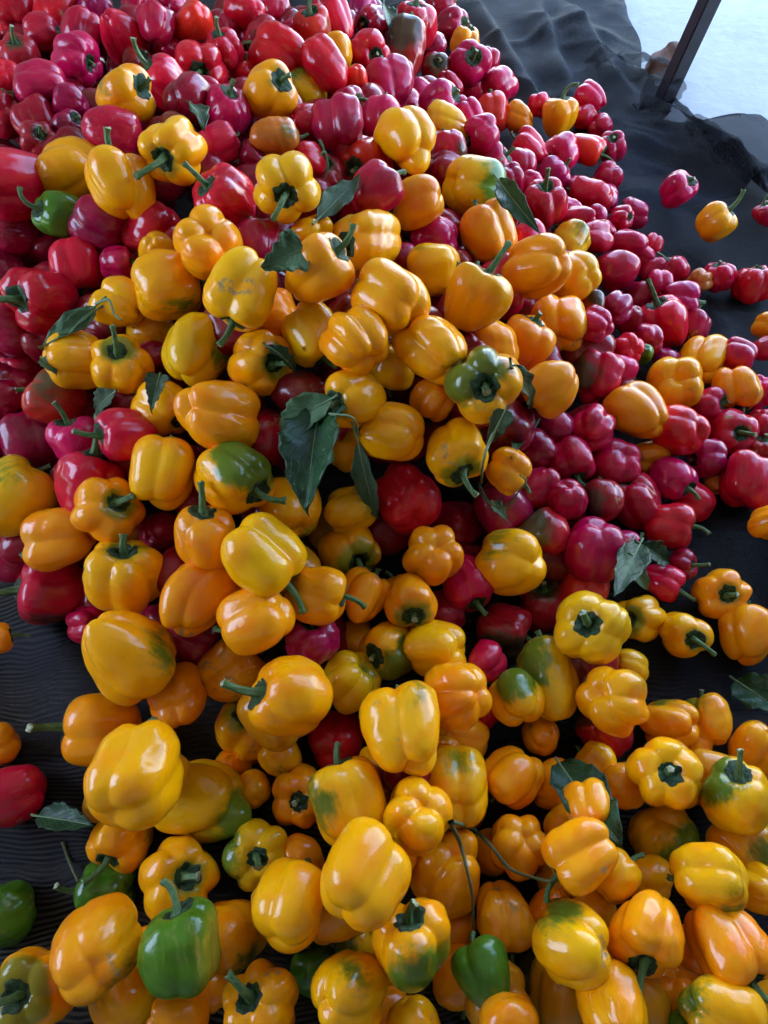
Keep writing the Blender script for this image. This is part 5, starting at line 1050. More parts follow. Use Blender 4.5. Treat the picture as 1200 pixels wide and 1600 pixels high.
('M','B',3,3.90, 0.2904,0.6481,0.1136,0.0691, 0.159,-0.987,-0.029, 0.908,-0.418,-0.008, 0.000,0.000,0.000,-2.00,-0.20,'M',0,
 'blocky crimson pepper, stem to bottom, third red one below the tapered orange pepper'),
('V','R',1,2.23, 0.2280,0.5943,0.1164,0.0634, 0.953,0.298,-0.060, -0.927,-0.154,-0.343, 0.000,0.000,0.000,-2.00,-0.10,'M',0,
 'smooth half hidden deep red pepper, fourth red one below the tapered orange pepper'),
('V','B',5,0.17, 0.2709,0.5686,0.1225,0.0581, 0.098,-0.359,-0.928, 0.252,-0.846,-0.470, 0.000,0.000,0.000,-2.00,-0.07,'M',1,
 'smooth deep red pepper, fourth red one up and left of the folded green leaf'),
('V','R',2,5.43, 0.2385,0.6609,0.1189,0.0653, -0.610,0.757,-0.234, -0.828,-0.317,-0.462, 0.000,0.000,0.000,-2.00,-0.07,'S',0,
 'smooth half hidden deep red pepper, second red one below the tapered orange pepper'),
('V','R',1,1.04, 0.5223,0.9316,0.0423,0.0437, 0.732,0.135,-0.667, 0.574,-0.721,-0.388, 0.000,0.000,0.000,-2.00,-0.20,'M',2,
 'smooth half hidden deep red pepper, up and left of the five-lobed yellow pepper'),
('M','B',5,2.11, 0.2512,1.0523,0.2093,0.0641, -0.301,0.812,0.500, -0.976,0.214,-0.025, 0.000,0.000,0.000,-2.00,-0.10,'M',0,
 'smooth crimson pepper, nearest red one down and left of the red pepper with upright stem'),
('V','R',1,6.10, 0.2187,1.1260,0.2103,0.0517, -0.200,0.961,-0.189, 0.552,0.404,0.729, 0.000,0.000,0.000,-2.00,-0.10,'S',3,
 'smooth half hidden deep red pepper, left of the red pepper with upright stem'),
('M','T',5,0.45, 0.3941,1.2485,0.1109,0.0600, -0.730,0.337,-0.594, -0.946,0.323,0.035, 0.000,0.000,0.000,-2.00,-0.37,'M',1,
 'smooth crimson pepper, nearest red one down and right of the red pepper with upright stem'),
('M','R',2,1.88, 0.3778,1.2931,0.0977,0.0588, -0.851,0.491,-0.187, -0.807,0.478,0.347, 0.000,0.000,0.000,-2.00,-0.07,'M',1,
 'smooth half hidden crimson pepper, nearest red one right of the red pepper with upright stem'),
('V','R',4,2.48, -0.3434,0.7455,0.2353,0.0549, 0.219,0.475,-0.852, 0.686,0.650,0.326, 0.000,0.000,0.000,-2.00,-0.20,'M',3,
 'smooth half hidden deep red pepper, down and right of the red pepper with level stem'),
('O','R',4,1.56, 0.0258,0.4356,0.0768,0.0556, -0.366,0.924,-0.106, -0.980,0.190,0.062, 0.000,0.000,0.000,-2.00,-0.08,'M',1,
 'smooth half hidden orange-yellow pepper, second yellow one above the pepper with dark green half'),
('V','R',4,0.45, 0.1303,0.2777,0.0766,0.0531, -0.109,-0.441,-0.891, -0.901,0.433,0.003, 0.000,0.000,0.000,-2.00,-0.07,'S',2,
 'smooth half hidden deep red pepper, down and right of the pepper with dark green half'),
('Y','R',3,3.07, -0.0078,0.2679,0.0793,0.0515, -0.013,0.988,-0.157, 0.320,-0.909,-0.267, 0.000,0.000,0.000,-2.00,0.02,'S',0,
 'smooth half hidden yellow pepper, nearest yellow one below the pepper with dark green half'),
('O','R',0,2.37, 0.1926,0.0389,0.0709,0.0509, -0.410,-0.646,-0.643, -0.510,-0.849,-0.141, 0.000,0.000,0.000,-2.00,0.05,'M',0,
 'smooth half hidden orange-yellow pepper, up and right of the blue-green pepper'),
('O','R',3,4.49, 0.3389,0.0045,0.0774,0.0492, 0.915,-0.221,-0.337, -0.892,-0.309,-0.329, 0.000,0.000,0.000,-2.00,-0.25,'S',3,
 'smooth half hidden orange-yellow pepper, second yellow one below the star-shaped yellow pepper'),
('Y','R',0,4.88, 0.2425,0.0420,0.0729,0.0479, -0.531,0.716,-0.452, -0.952,-0.164,-0.257, 0.000,0.000,0.000,-2.00,0.05,'S',3,
 'smooth half hidden yellow pepper, third yellow one below the dusty leaf at lower right'),
('Y','R',4,5.40, -0.0678,0.0287,0.0925,0.0403, -0.578,-0.778,-0.244, -0.992,-0.106,0.071, 0.000,0.000,0.000,-2.00,0.02,'M',1,
 'smooth half hidden yellow pepper, down and left of the huge plain yellow pepper'),
('O','R',0,5.87, 0.0148,0.0990,0.0992,0.0499, -0.055,-0.822,-0.567, 0.047,-0.993,-0.108, 0.000,0.000,0.000,-2.00,-0.25,'M',2,
 'orange-yellow pepper, nearest yellow one up and right of the huge plain yellow pepper'),
('Y','B',3,2.03, 0.4330,0.0595,0.0863,0.0519, -0.544,0.466,-0.698, 0.901,0.047,0.430, 0.000,0.000,0.000,-2.00,-0.08,'M',1,
 'smooth yellow pepper, third yellow one down and right of the star-shaped yellow pepper'),
('O','R',1,5.42, 0.1320,0.1041,0.0517,0.0523, -0.428,0.273,-0.861, 0.973,-0.201,0.113, 0.000,0.000,0.000,-2.00,-0.25,'M',1,
 'orange-yellow pepper, fourth yellow one down and left of the dusty leaf at lower right'),
('O','R',5,0.43, -0.0983,0.0963,0.0589,0.0516, -0.951,0.167,-0.259, 0.372,0.927,0.056, 0.000,0.000,0.000,-2.00,-0.08,'M',1,
 'smooth half hidden orange-yellow pepper, nearest yellow one left of the huge plain yellow pepper'),
('O','R',0,5.57, 0.0000,-0.0544,0.0685,0.0508, 0.916,-0.139,-0.377, 0.941,0.339,-0.020, 0.000,0.000,0.000,-2.00,0.05,'S',1,
 'smooth half hidden orange-yellow pepper, nearest yellow one below the yellow pepper with green belly'),
('O','R',3,0.36, -0.1881,-0.0330,0.0785,0.0445, 0.290,-0.206,-0.935, -0.979,-0.043,0.201, 0.000,0.000,0.000,-2.00,-0.25,'S',3,
 'smooth half hidden orange-yellow pepper, nearest yellow one down and right of the bright green pepper'),
('V','R',0,3.09, -0.0723,0.6305,0.2302,0.0573, 0.624,-0.339,-0.705, 0.867,0.422,0.264, 0.000,0.000,0.000,-2.00,-0.07,'M',0,
 'deep red pepper, up and right of the big dark leaf in the middle'),
('V','R',3,5.80, -0.2657,0.5313,0.1832,0.0559, 0.444,0.499,-0.744, -0.845,0.279,0.457, 0.000,0.000,0.000,-2.00,-0.37,'M',1,
 'smooth half hidden deep red pepper, down and left of the green-blotched yellow pepper'),
('V','R',2,5.88, -0.3100,0.4938,0.1597,0.0555, 0.136,0.742,-0.657, -0.753,-0.650,-0.104, 0.000,0.000,0.000,-2.00,-0.07,'M',1,
 'deep red pepper, up and right of the ribbed yellow pepper with upright stem'),
('Y','R',0,5.25, 0.2179,0.1302,0.0722,0.0446, 0.870,0.468,-0.155, -0.646,-0.720,-0.253, 0.815,-0.061,0.577,-0.12,-0.25,'M',0,
 'yellow pepper, second yellow one down and left of the dusty leaf at lower right'),
('Y','R',2,5.56, -0.1337,0.2178,0.0524,0.0539, -0.675,0.728,-0.121, 0.077,-0.969,-0.234, 0.216,-0.889,0.404,-0.12,-0.25,'M',1,
 'smooth half hidden yellow pepper, nearest yellow one below the yellow pepper with hooked stem'),
('O','R',3,6.00, -0.2048,0.2084,0.0214,0.0497, 0.367,0.479,-0.798, 0.650,0.760,0.026, 0.000,0.000,0.000,-2.00,0.02,'S',1,
 'smooth half hidden orange-yellow pepper, second yellow one right of the biggest smooth yellow pepper'),
('Y','R',4,2.29, -0.1696,0.1782,0.0320,0.0451, -0.456,0.698,-0.552, -0.908,0.353,0.224, 0.000,0.000,0.000,-2.00,-0.08,'S',1,
 'smooth half hidden yellow pepper, third yellow one below the yellow pepper with hooked stem'),
('O','R',0,3.87, 0.2064,0.2411,0.0577,0.0493, 0.231,0.703,-0.673, -0.779,-0.544,-0.310, 0.000,0.000,0.000,-2.00,0.02,'S',2,
 'smooth half hidden orange-yellow pepper, up and left of the dusty leaf at lower right'),
('Y','R',2,4.99, 0.2801,0.2091,0.0478,0.0498, -0.620,0.632,-0.464, 0.020,0.975,0.220, 0.813,-0.532,-0.238,-0.12,-0.25,'M',2,
 'smooth half hidden yellow pepper, above the dusty leaf at lower right'),
('Y','R',1,0.40, 0.0701,0.2100,0.0850,0.0522, 0.876,0.117,-0.469, 0.859,0.481,0.176, -0.750,0.530,0.396,-0.12,-0.08,'S',3,
 'yellow pepper, third yellow one down and right of the pepper with dark green half'),
('Y','R',2,0.33, -0.0363,0.3650,0.0832,0.0513, -0.363,0.853,-0.375, 0.887,0.440,0.140, 0.927,-0.179,0.330,-0.12,0.02,'M',0,
 'smooth half hidden yellow pepper, left of the pepper with dark green half'),
('O','R',4,6.10, -0.2630,0.0045,0.0681,0.0463, 0.371,-0.360,-0.856, 0.898,-0.359,-0.255, 0.000,0.000,0.000,-2.00,0.02,'M',1,
 'smooth half hidden orange-yellow pepper, nearest yellow one left of the bright green pepper'),
]
# ------------------------------------------------------------------ the setting: floor, net, unseen shed added to shape the light
def floor_material():
    N_ = N('pale_concrete')
    oc = N_.n('ShaderNodeTexCoord').outputs['Object']
    n1 = N_.noise(oc, 2.5, 5, .6).outputs[0]; n2 = N_.noise(oc, 22, 6, .7).outputs[0]
    c = N_.mix(N_.step(n1, .35, .65), rgb(.29, .30, .30), rgb(.36, .365, .36))
    c = N_.mix(N_.math('MULTIPLY', N_.step(n2, .4, .7), .45), c, rgb(.42, .42, .41))
    vo = N_.n('ShaderNodeTexVoronoi', {'Vector': oc, 'Scale': 3.}, feature='DISTANCE_TO_EDGE').outputs['Distance']
    bump = N_.n('ShaderNodeBump', {'Height': n2, 'Strength': .5, 'Distance': .006})
    p = N_.n('ShaderNodeBsdfPrincipled', {'Base Color': c, 'Roughness': .75, 'Normal': bump.outputs[0]})
    return N_.out(p.outputs[0])
def box(name, lo, hi, mat, parent=None, bevel=.0):
    bm = bmesh.new(); bmesh.ops.create_cube(bm, size=1)
    for v in bm.verts:
        v.co = Vector([lo[i] + (v.co[i]+.5)*(hi[i]-lo[i]) for i in range(3)])
    if bevel: bmesh.ops.bevel(bm, geom=bm.edges[:], offset=bevel, segments=2, affect='EDGES')
    me = bpy.data.meshes.new(name); bm.to_mesh(me); bm.free(); me.materials.append(mat)
    return link(name, me, parent)
def simple(name, c, rough=.6, metal=0, nscale=12, var=.35):
    N_ = N(name); oc = N_.n('ShaderNodeTexCoord').outputs['Object']
    n1 = N_.noise(oc, nscale, 5, .6).outputs[0]
    cc = N_.mix(N_.step(n1, .3, .7), rgb(*c), rgb(*[v*(1-var) for v in c]))
    bump = N_.n('ShaderNodeBump', {'Height': n1, 'Strength': .3, 'Distance': .003})
    p = N_.n('ShaderNodeBsdfPrincipled', {'Base Color': cc, 'Roughness': rough, 'Metallic': metal, 'Normal': bump.outputs[0]})
    return N_.out(p.outputs[0])
fl = link('ground', mesh_from('ground', [(-60, -60, 0), (60, -60, 0), (60, 60, 0), (-60, 60, 0)], [(0, 1, 2, 3)], False), None, floor_material())
tag(fl, 'pale concrete floor under the net', kind='structure')
plaster = simple('shed_plaster', (.40, .385, .35), .9, 0, 3, .15)
rf = box('roof', (-2.6, -2.6, 2.6), (1.9, 3.3, 2.72), plaster); tag(rf, 'flat shed roof out of view, added to shade the heap', kind='structure')  # unseen roof slab, added to keep open sky off the peppers
box('wall', (-2.6, -2.6, 0), (1.9, -2.5, 2.597), plaster)['kind'] = 'structure'  # unseen walls, added to narrow the openings that light the heap
box('wall', (-2.6, 3.2, 0), (.1, 3.3, 2.597), plaster)['kind'] = 'structure'
box('wall', (1.8, -2.497, 0), (1.9, .9, 2.597), plaster)['kind'] = 'structure'
# unseen left wall, its wide window opening placed for the side highlights
for lo, hi in (((-2.6, -2.497, 0), (-2.5, 3.197, .75)), ((-2.6, -2.497, 1.9), (-2.5, 3.197, 2.597)), ((-2.6, -2.497, .75), (-2.5, -.5, 1.9)), ((-2.6, 1.3, .75), (-2.5, 3.197, 1.9))):
    box('wall', lo, hi, plaster)['kind'] = 'structure'


def net_material(name, alpha, pitch):
    N_ = N(name)
    oc = N_.n('ShaderNodeTexCoord').outputs['Object']
    uv = N_.n('ShaderNodeTexCoord').outputs['UV']
    wob = N_.n('ShaderNodeVectorMath', {0: uv, 1: N_.n('ShaderNodeVectorMath', {0: N_.noise(uv, 3., 3).outputs['Color'], 1: (.16, .16, 0)}, operation='MULTIPLY').outputs[0]}, operation='ADD').outputs[0]
    sx = N_.n('ShaderNodeSeparateXYZ', {0: wob})
    ridge = N_.math('ABSOLUTE', N_.math('SUBTRACT', N_.math('FRACT', N_.math('DIVIDE', sx.outputs[1], pitch), 0), .5), 0)
    cross = N_.math('ABSOLUTE', N_.math('SUBTRACT', N_.math('FRACT', N_.math('DIVIDE', sx.outputs[0], pitch*.5), 0), .5), 0)
    near = N_.math('SUBTRACT', 1., N_.step(N_.n('ShaderNodeSeparateXYZ', {0: uv}).outputs[0], .25, .60))   # single taut layer near, crumpled net beyond
    fuzz = N_.noise(oc, 140, 5, .75, .6).outputs[0]
    line = N_.mix(near, N_.step(fuzz, .45, .75), N_.step(ridge, .12, .40))
    line2 = N_.step(cross, .2, .45)
    n1 = N_.noise(oc, 2.2, 4, .6).outputs[0]
    n2 = N_.noise(oc, 90, 4, .7).outputs[0]
    c = N_.mix(line, rgb(.0025, .0022, .002), N_.mix(near, rgb(.018, .021, .034), rgb(.045, .038, .032)))  # navy on the far threads: blue skylight put into the black net's colour
    c = N_.mix(N_.math('MULTIPLY', N_.step(n1, .50, .66), .6), c, rgb(.005, .008, .020))  # bluish blotches, more skylight painted into the net
    c = N_.mix(N_.math('MULTIPLY', N_.math('MULTIPLY', N_.step(n1, .62, .72), .5), near), c, rgb(.03, .027, .024))
    c = N_.mix(N_.math('MULTIPLY', N_.step(n2, .66, .8), .35), c, rgb(.12, .10, .08))
    h = N_.math('ADD', line, N_.math('MULTIPLY', line2, .25))
    bump = N_.n('ShaderNodeBump', {'Height': h, 'Strength': .6, 'Distance': .0012})
    p = N_.n('ShaderNodeBsdfPrincipled', {'Base Color': c, 'Roughness': .7, 'Normal': bump.outputs[0], 'Specular IOR Level': .12, 'Sheen Weight': .03, 'Sheen Roughness': .4, 'Sheen Tint': rgb(.55, .62, .8)})
    tr = N_.n('ShaderNodeBsdfTransparent')
    cell = N_.n('ShaderNodeTexVoronoi', {'Vector': N_.n('ShaderNodeMapping', {'Vector': oc, 'Rotation': (0, 0, .8), 'Scale': (1., 2.4, 1.)}).outputs[0], 'Scale': 3.2})
    cs = N_.n('ShaderNodeSeparateColor', {0: cell.outputs['Color']})
    lay = N_.math('MULTIPLY', N_.step(cs.outputs[0], .55, .56), (1-alpha)*3.0)          # where only one layer of net lies
    a0 = N_.math('SUBTRACT', alpha, lay)
    a = N_.math('ADD', a0, N_.math('MULTIPLY', N_.math('ADD', line, line2), (1-alpha)*.4), True)
    mx = N_.n('ShaderNodeMixShader', {0: a, 1: tr.outputs[0], 2: p.outputs[0]})
    return N_.out(mx.outputs[0])
NET = net_material('black_net', .955, .0062)
NET_THIN = net_material('black_net_thin', .56, .0040)
EDGE = [(-1.2, 1.5), (.5, 1.32), (1.1, 1.14), (1.3, 1.06), (1.45, 1.0), (1.6, .93), (1.7, .86), (1.8, .78), (1.9, .70), (2.0, .705), (2.1, .725), (2.25, .735), (2.48, .735), (2.7, .70), (3.6, .60)]
def edge_x(y): return float(np.interp(y, [e[0] for e in EDGE], [e[1] for e in EDGE]))
def seg_ridge(x, y, x0, y0, x1, y1, w, h):
    dx, dy = x1-x0, y1-y0; L2 = dx*dx+dy*dy
    t = max(0, min(1, ((x-x0)*dx+(y-y0)*dy)/L2)); d = math.hypot(x-x0-t*dx, y-y0-t*dy)
    s = (x-x0)*dy-(y-y0)*dx
    ww = w*(1.0 if s > 0 else .35)                     # folds lean: one steep side, one shallow
    return h*math.exp(-(d/ww)**2)*math.sin(math.pi*min(1, max(0, .12+t*.8)))
FOLDS = [(.62, 1.95, .98, 1.15, .05, .030), (.66, 2.1, .86, 1.35, .035, .026), (.75, 1.95, 1.15, 1.25, .05, .035), (.55, 2.4, .62, 1.9, .06, .03),
         (.45, 2.5, .50, 1.7, .05, .02), (.33, 2.2, .42, 1.75, .04, .02), (.60, 1.2, .80, .75, .05, .018), (.58, 1.15, 1.0, .95, .05, .018), (.55, .75, .72, .35, .035, .016),
         (.62, .62, .78, .2, .03, .012), (-.62, .55, -.30, .20, .05, .012), (-.75, .3, -.4, .12, .04, .010), (.38, .42, .70, .38, .04, .012), (.80, 1.75, .93, 1.62, .03, .03), (.72, 2.0, .90, 1.92, .03, .035),
         (.85, 1.6, 1.05, 1.1, .03, .022), (.25, 2.6, .35, 2.0, .05, .02)]
from mathutils import noise as mnoise
BARE = [(r_[4], r_[5]) for r_ in PEPPERS if r_[6] < .075 and r_[4] > .35]
def net_height(x, y):
    h = .006
    for f in FOLDS: h += 1.5*seg_ridge(x, y, *f)
    h += .004*math.sin(x*17+2*math.sin(y*9))*math.sin(y*11+1.3*math.sin(x*7))+.002*math.sin(x*41+y*23)
    w = min(1, max(0, (x-.30)*2.2))*min(1, max(0, (y-.75)*2.5))
    p_ = (x+y)*.7071; q_ = (x-y)*.7071+.05*math.sin(p_*5)          # folds run from far left to near right
    rn = mnoise.noise(Vector((q_*1.7+3, p_*6.5, .3))); rn2 = mnoise.noise(Vector((q_*4, p_*13, 1.7))); rn4 = mnoise.noise(Vector((x*17, y*15, 4.)))
    ed = min(1, max(.25, (edge_x(y)-x)*5))
    h += w*ed*(.022*max(0, 1-abs(rn)*4.0)**1.3 + .007*max(0, 1-abs(rn2)*6)**1.1 + .0025*max(0, 1-abs(rn4)*4))
    rn3 = mnoise.noise(Vector((x*3+9, y*5, 2.2)))
    h += (1-w)*.010*max(0, 1-abs(rn3)*6)
    for sx_, sy_ in ((x-px_, y-py_) for px_, py_ in BARE): h *= 1-.8*math.exp(-(sx_*sx_+sy_*sy_)/.004)
    return max(.004, h)
def net_sheet(name, x0f, x1f, y0, y1, nx, ny, zf, mat):
    V, F, UV = [], [], []
    for i in range(ny+1):
        y = y0+(y1-y0)*i/ny; a, b = x0f(y), x1f(y)
        for j in range(nx+1):
            u = j/nx; x = a+(b-a)*u
            V.append((x, y+.006*math.sin(x*13), zf(x, y, u))); UV.append((x, y))
    w = nx+1
    for i in range(ny):
        for j in range(nx): F.append((i*w+j, i*w+j+1, (i+1)*w+j+1, (i+1)*w+j))
    return link(name, mesh_from(name, V, F, True, UV), None, mat)
net = net_sheet('shade_net', lambda y: -1.6, lambda y: edge_x(y)-.006*math.sin(y*22)-.004, -.5, 3.5, 300, 330, lambda x, y, u: net_height(x, y), NET)
tag(net, 'black mesh shade net spread over the concrete under the heap of peppers', 'net')
# gathered edge of the net: a thin billowing single layer that shows the floor through it
HEM = [(1.05, 1.22), (1.4, 1.06), (1.6, .975), (1.7, .95), (1.82, .925), (1.93, .885), (2.0, .83), (2.04, .78)]
def hem_x(y): return float(np.interp(y, [e[0] for e in HEM], [e[1] for e in HEM])) + .003*math.sin(y*31)
def hem_z(x, y, u):
    return net_height(x, y)*(1-u)**.6+.003+.060*math.sin(math.pi*min(1, u*1.03))**.8*(.7+.3*math.sin(y*11)) + .007*math.sin(x*60+y*33)*(1-u)+.004*math.sin(x*120-y*40)*(1-u)
hem = net_sheet('net_fold', lambda y: min(edge_x(y), hem_x(y)-.1)-.14, hem_x, 1.05, 2.04, 70, 160, hem_z, NET_THIN)
tag(hem, 'thin see-through fold of black net gathered round the dark post foot', 'net')

# table leg: a dark square tube leaning in the picture, its foot under the net
metal = simple('dark_metal', (.040, .038, .046), .5, .3, 20, .3)
lg = link('table_leg', None); lg.location = (.705, 1.835, .0); lg.rotation_euler = (0, math.radians(9), .25)
tag(lg, 'dark square metal post standing on the pale floor, its foot under the net', 'post')
box('tube', (-.019, -.019, .004), (.019, .019, 1.05), metal, lg, .003)
box('foot_plate', (-.05, -.05, .0), (.05, .05, .0035), metal, lg, .001)
# brown stone
bm = bmesh.new(); bmesh.ops.create_icosphere(bm, subdivisions=4, radius=1)
for v in bm.verts:
    c = v.co; n_ = .10*math.sin(c.x*3+1)*math.sin(c.y*4)+.06*math.sin(c.z*7+c.x*5)
    k = .62 if c.x > 0 else 1
    v.co = Vector((c.x*.062, c.y*.042, c.z*.036*(1.1 if c.x > .1 else .9)))*(1+n_)
    if c.x > .35: v.co.z += .012; v.co.x *= .92
me = bpy.data.meshes.new('stone'); bm.to_mesh(me); bm.free(); me.polygons.foreach_set('use_smooth', [True]*len(me.polygons))
stn = link('stone', me, None, simple('brown_stone', (.17, .085, .055), .85, 0, 30, .4)); stn.location = (.762, 2.03, .034); stn.rotation_euler = (0, -.2, .3)
tag(stn, 'rounded brown stone lying on the concrete beside the dark post', 'stone')

for row in PEPPERS: make_pepper(row)

# ------------------------------------------------------------------ buried peppers that fill the core of the heap
def low_mesh(c, k): return pepper_mesh(c, k, 34, 22)[0]
def buried(name, rows, mat, base, label):
    V, F = [], []; lows = [low_mesh('B', 1), low_mesh('K', 2), low_mesh('R', 3)]
    data = [(np.array([v.co[:] for v in m.vertices]), [tuple(p.vertices) for p in m.polygons]) for m in lows]
    for (x, y, z, s, k) in rows:
        vs, fs = data[k % 3]; r = random.Random(k)
        R = np.array(Quaternion((r.gauss(0, 1), r.gauss(0, 1), r.gauss(0, 1), r.gauss(0, 1))).normalized().to_matrix())
        o = len(V); V.extend((vs @ R.T*s + (x, y, z)).tolist()); F.extend([tuple(i+o for i in f) for f in fs])
    ob = link(name, mesh_from(name, V, F), None, mat)
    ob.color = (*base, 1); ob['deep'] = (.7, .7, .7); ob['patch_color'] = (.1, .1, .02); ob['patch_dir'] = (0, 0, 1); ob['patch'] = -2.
    ob['cap'] = -2.; ob['cap_color'] = (.1, .1, .02); ob['scar'] = 0.; ob['wax'] = .12; ob['seed'] = (0., 0., 0.)
    tag(ob, label, kind='stuff'); return ob
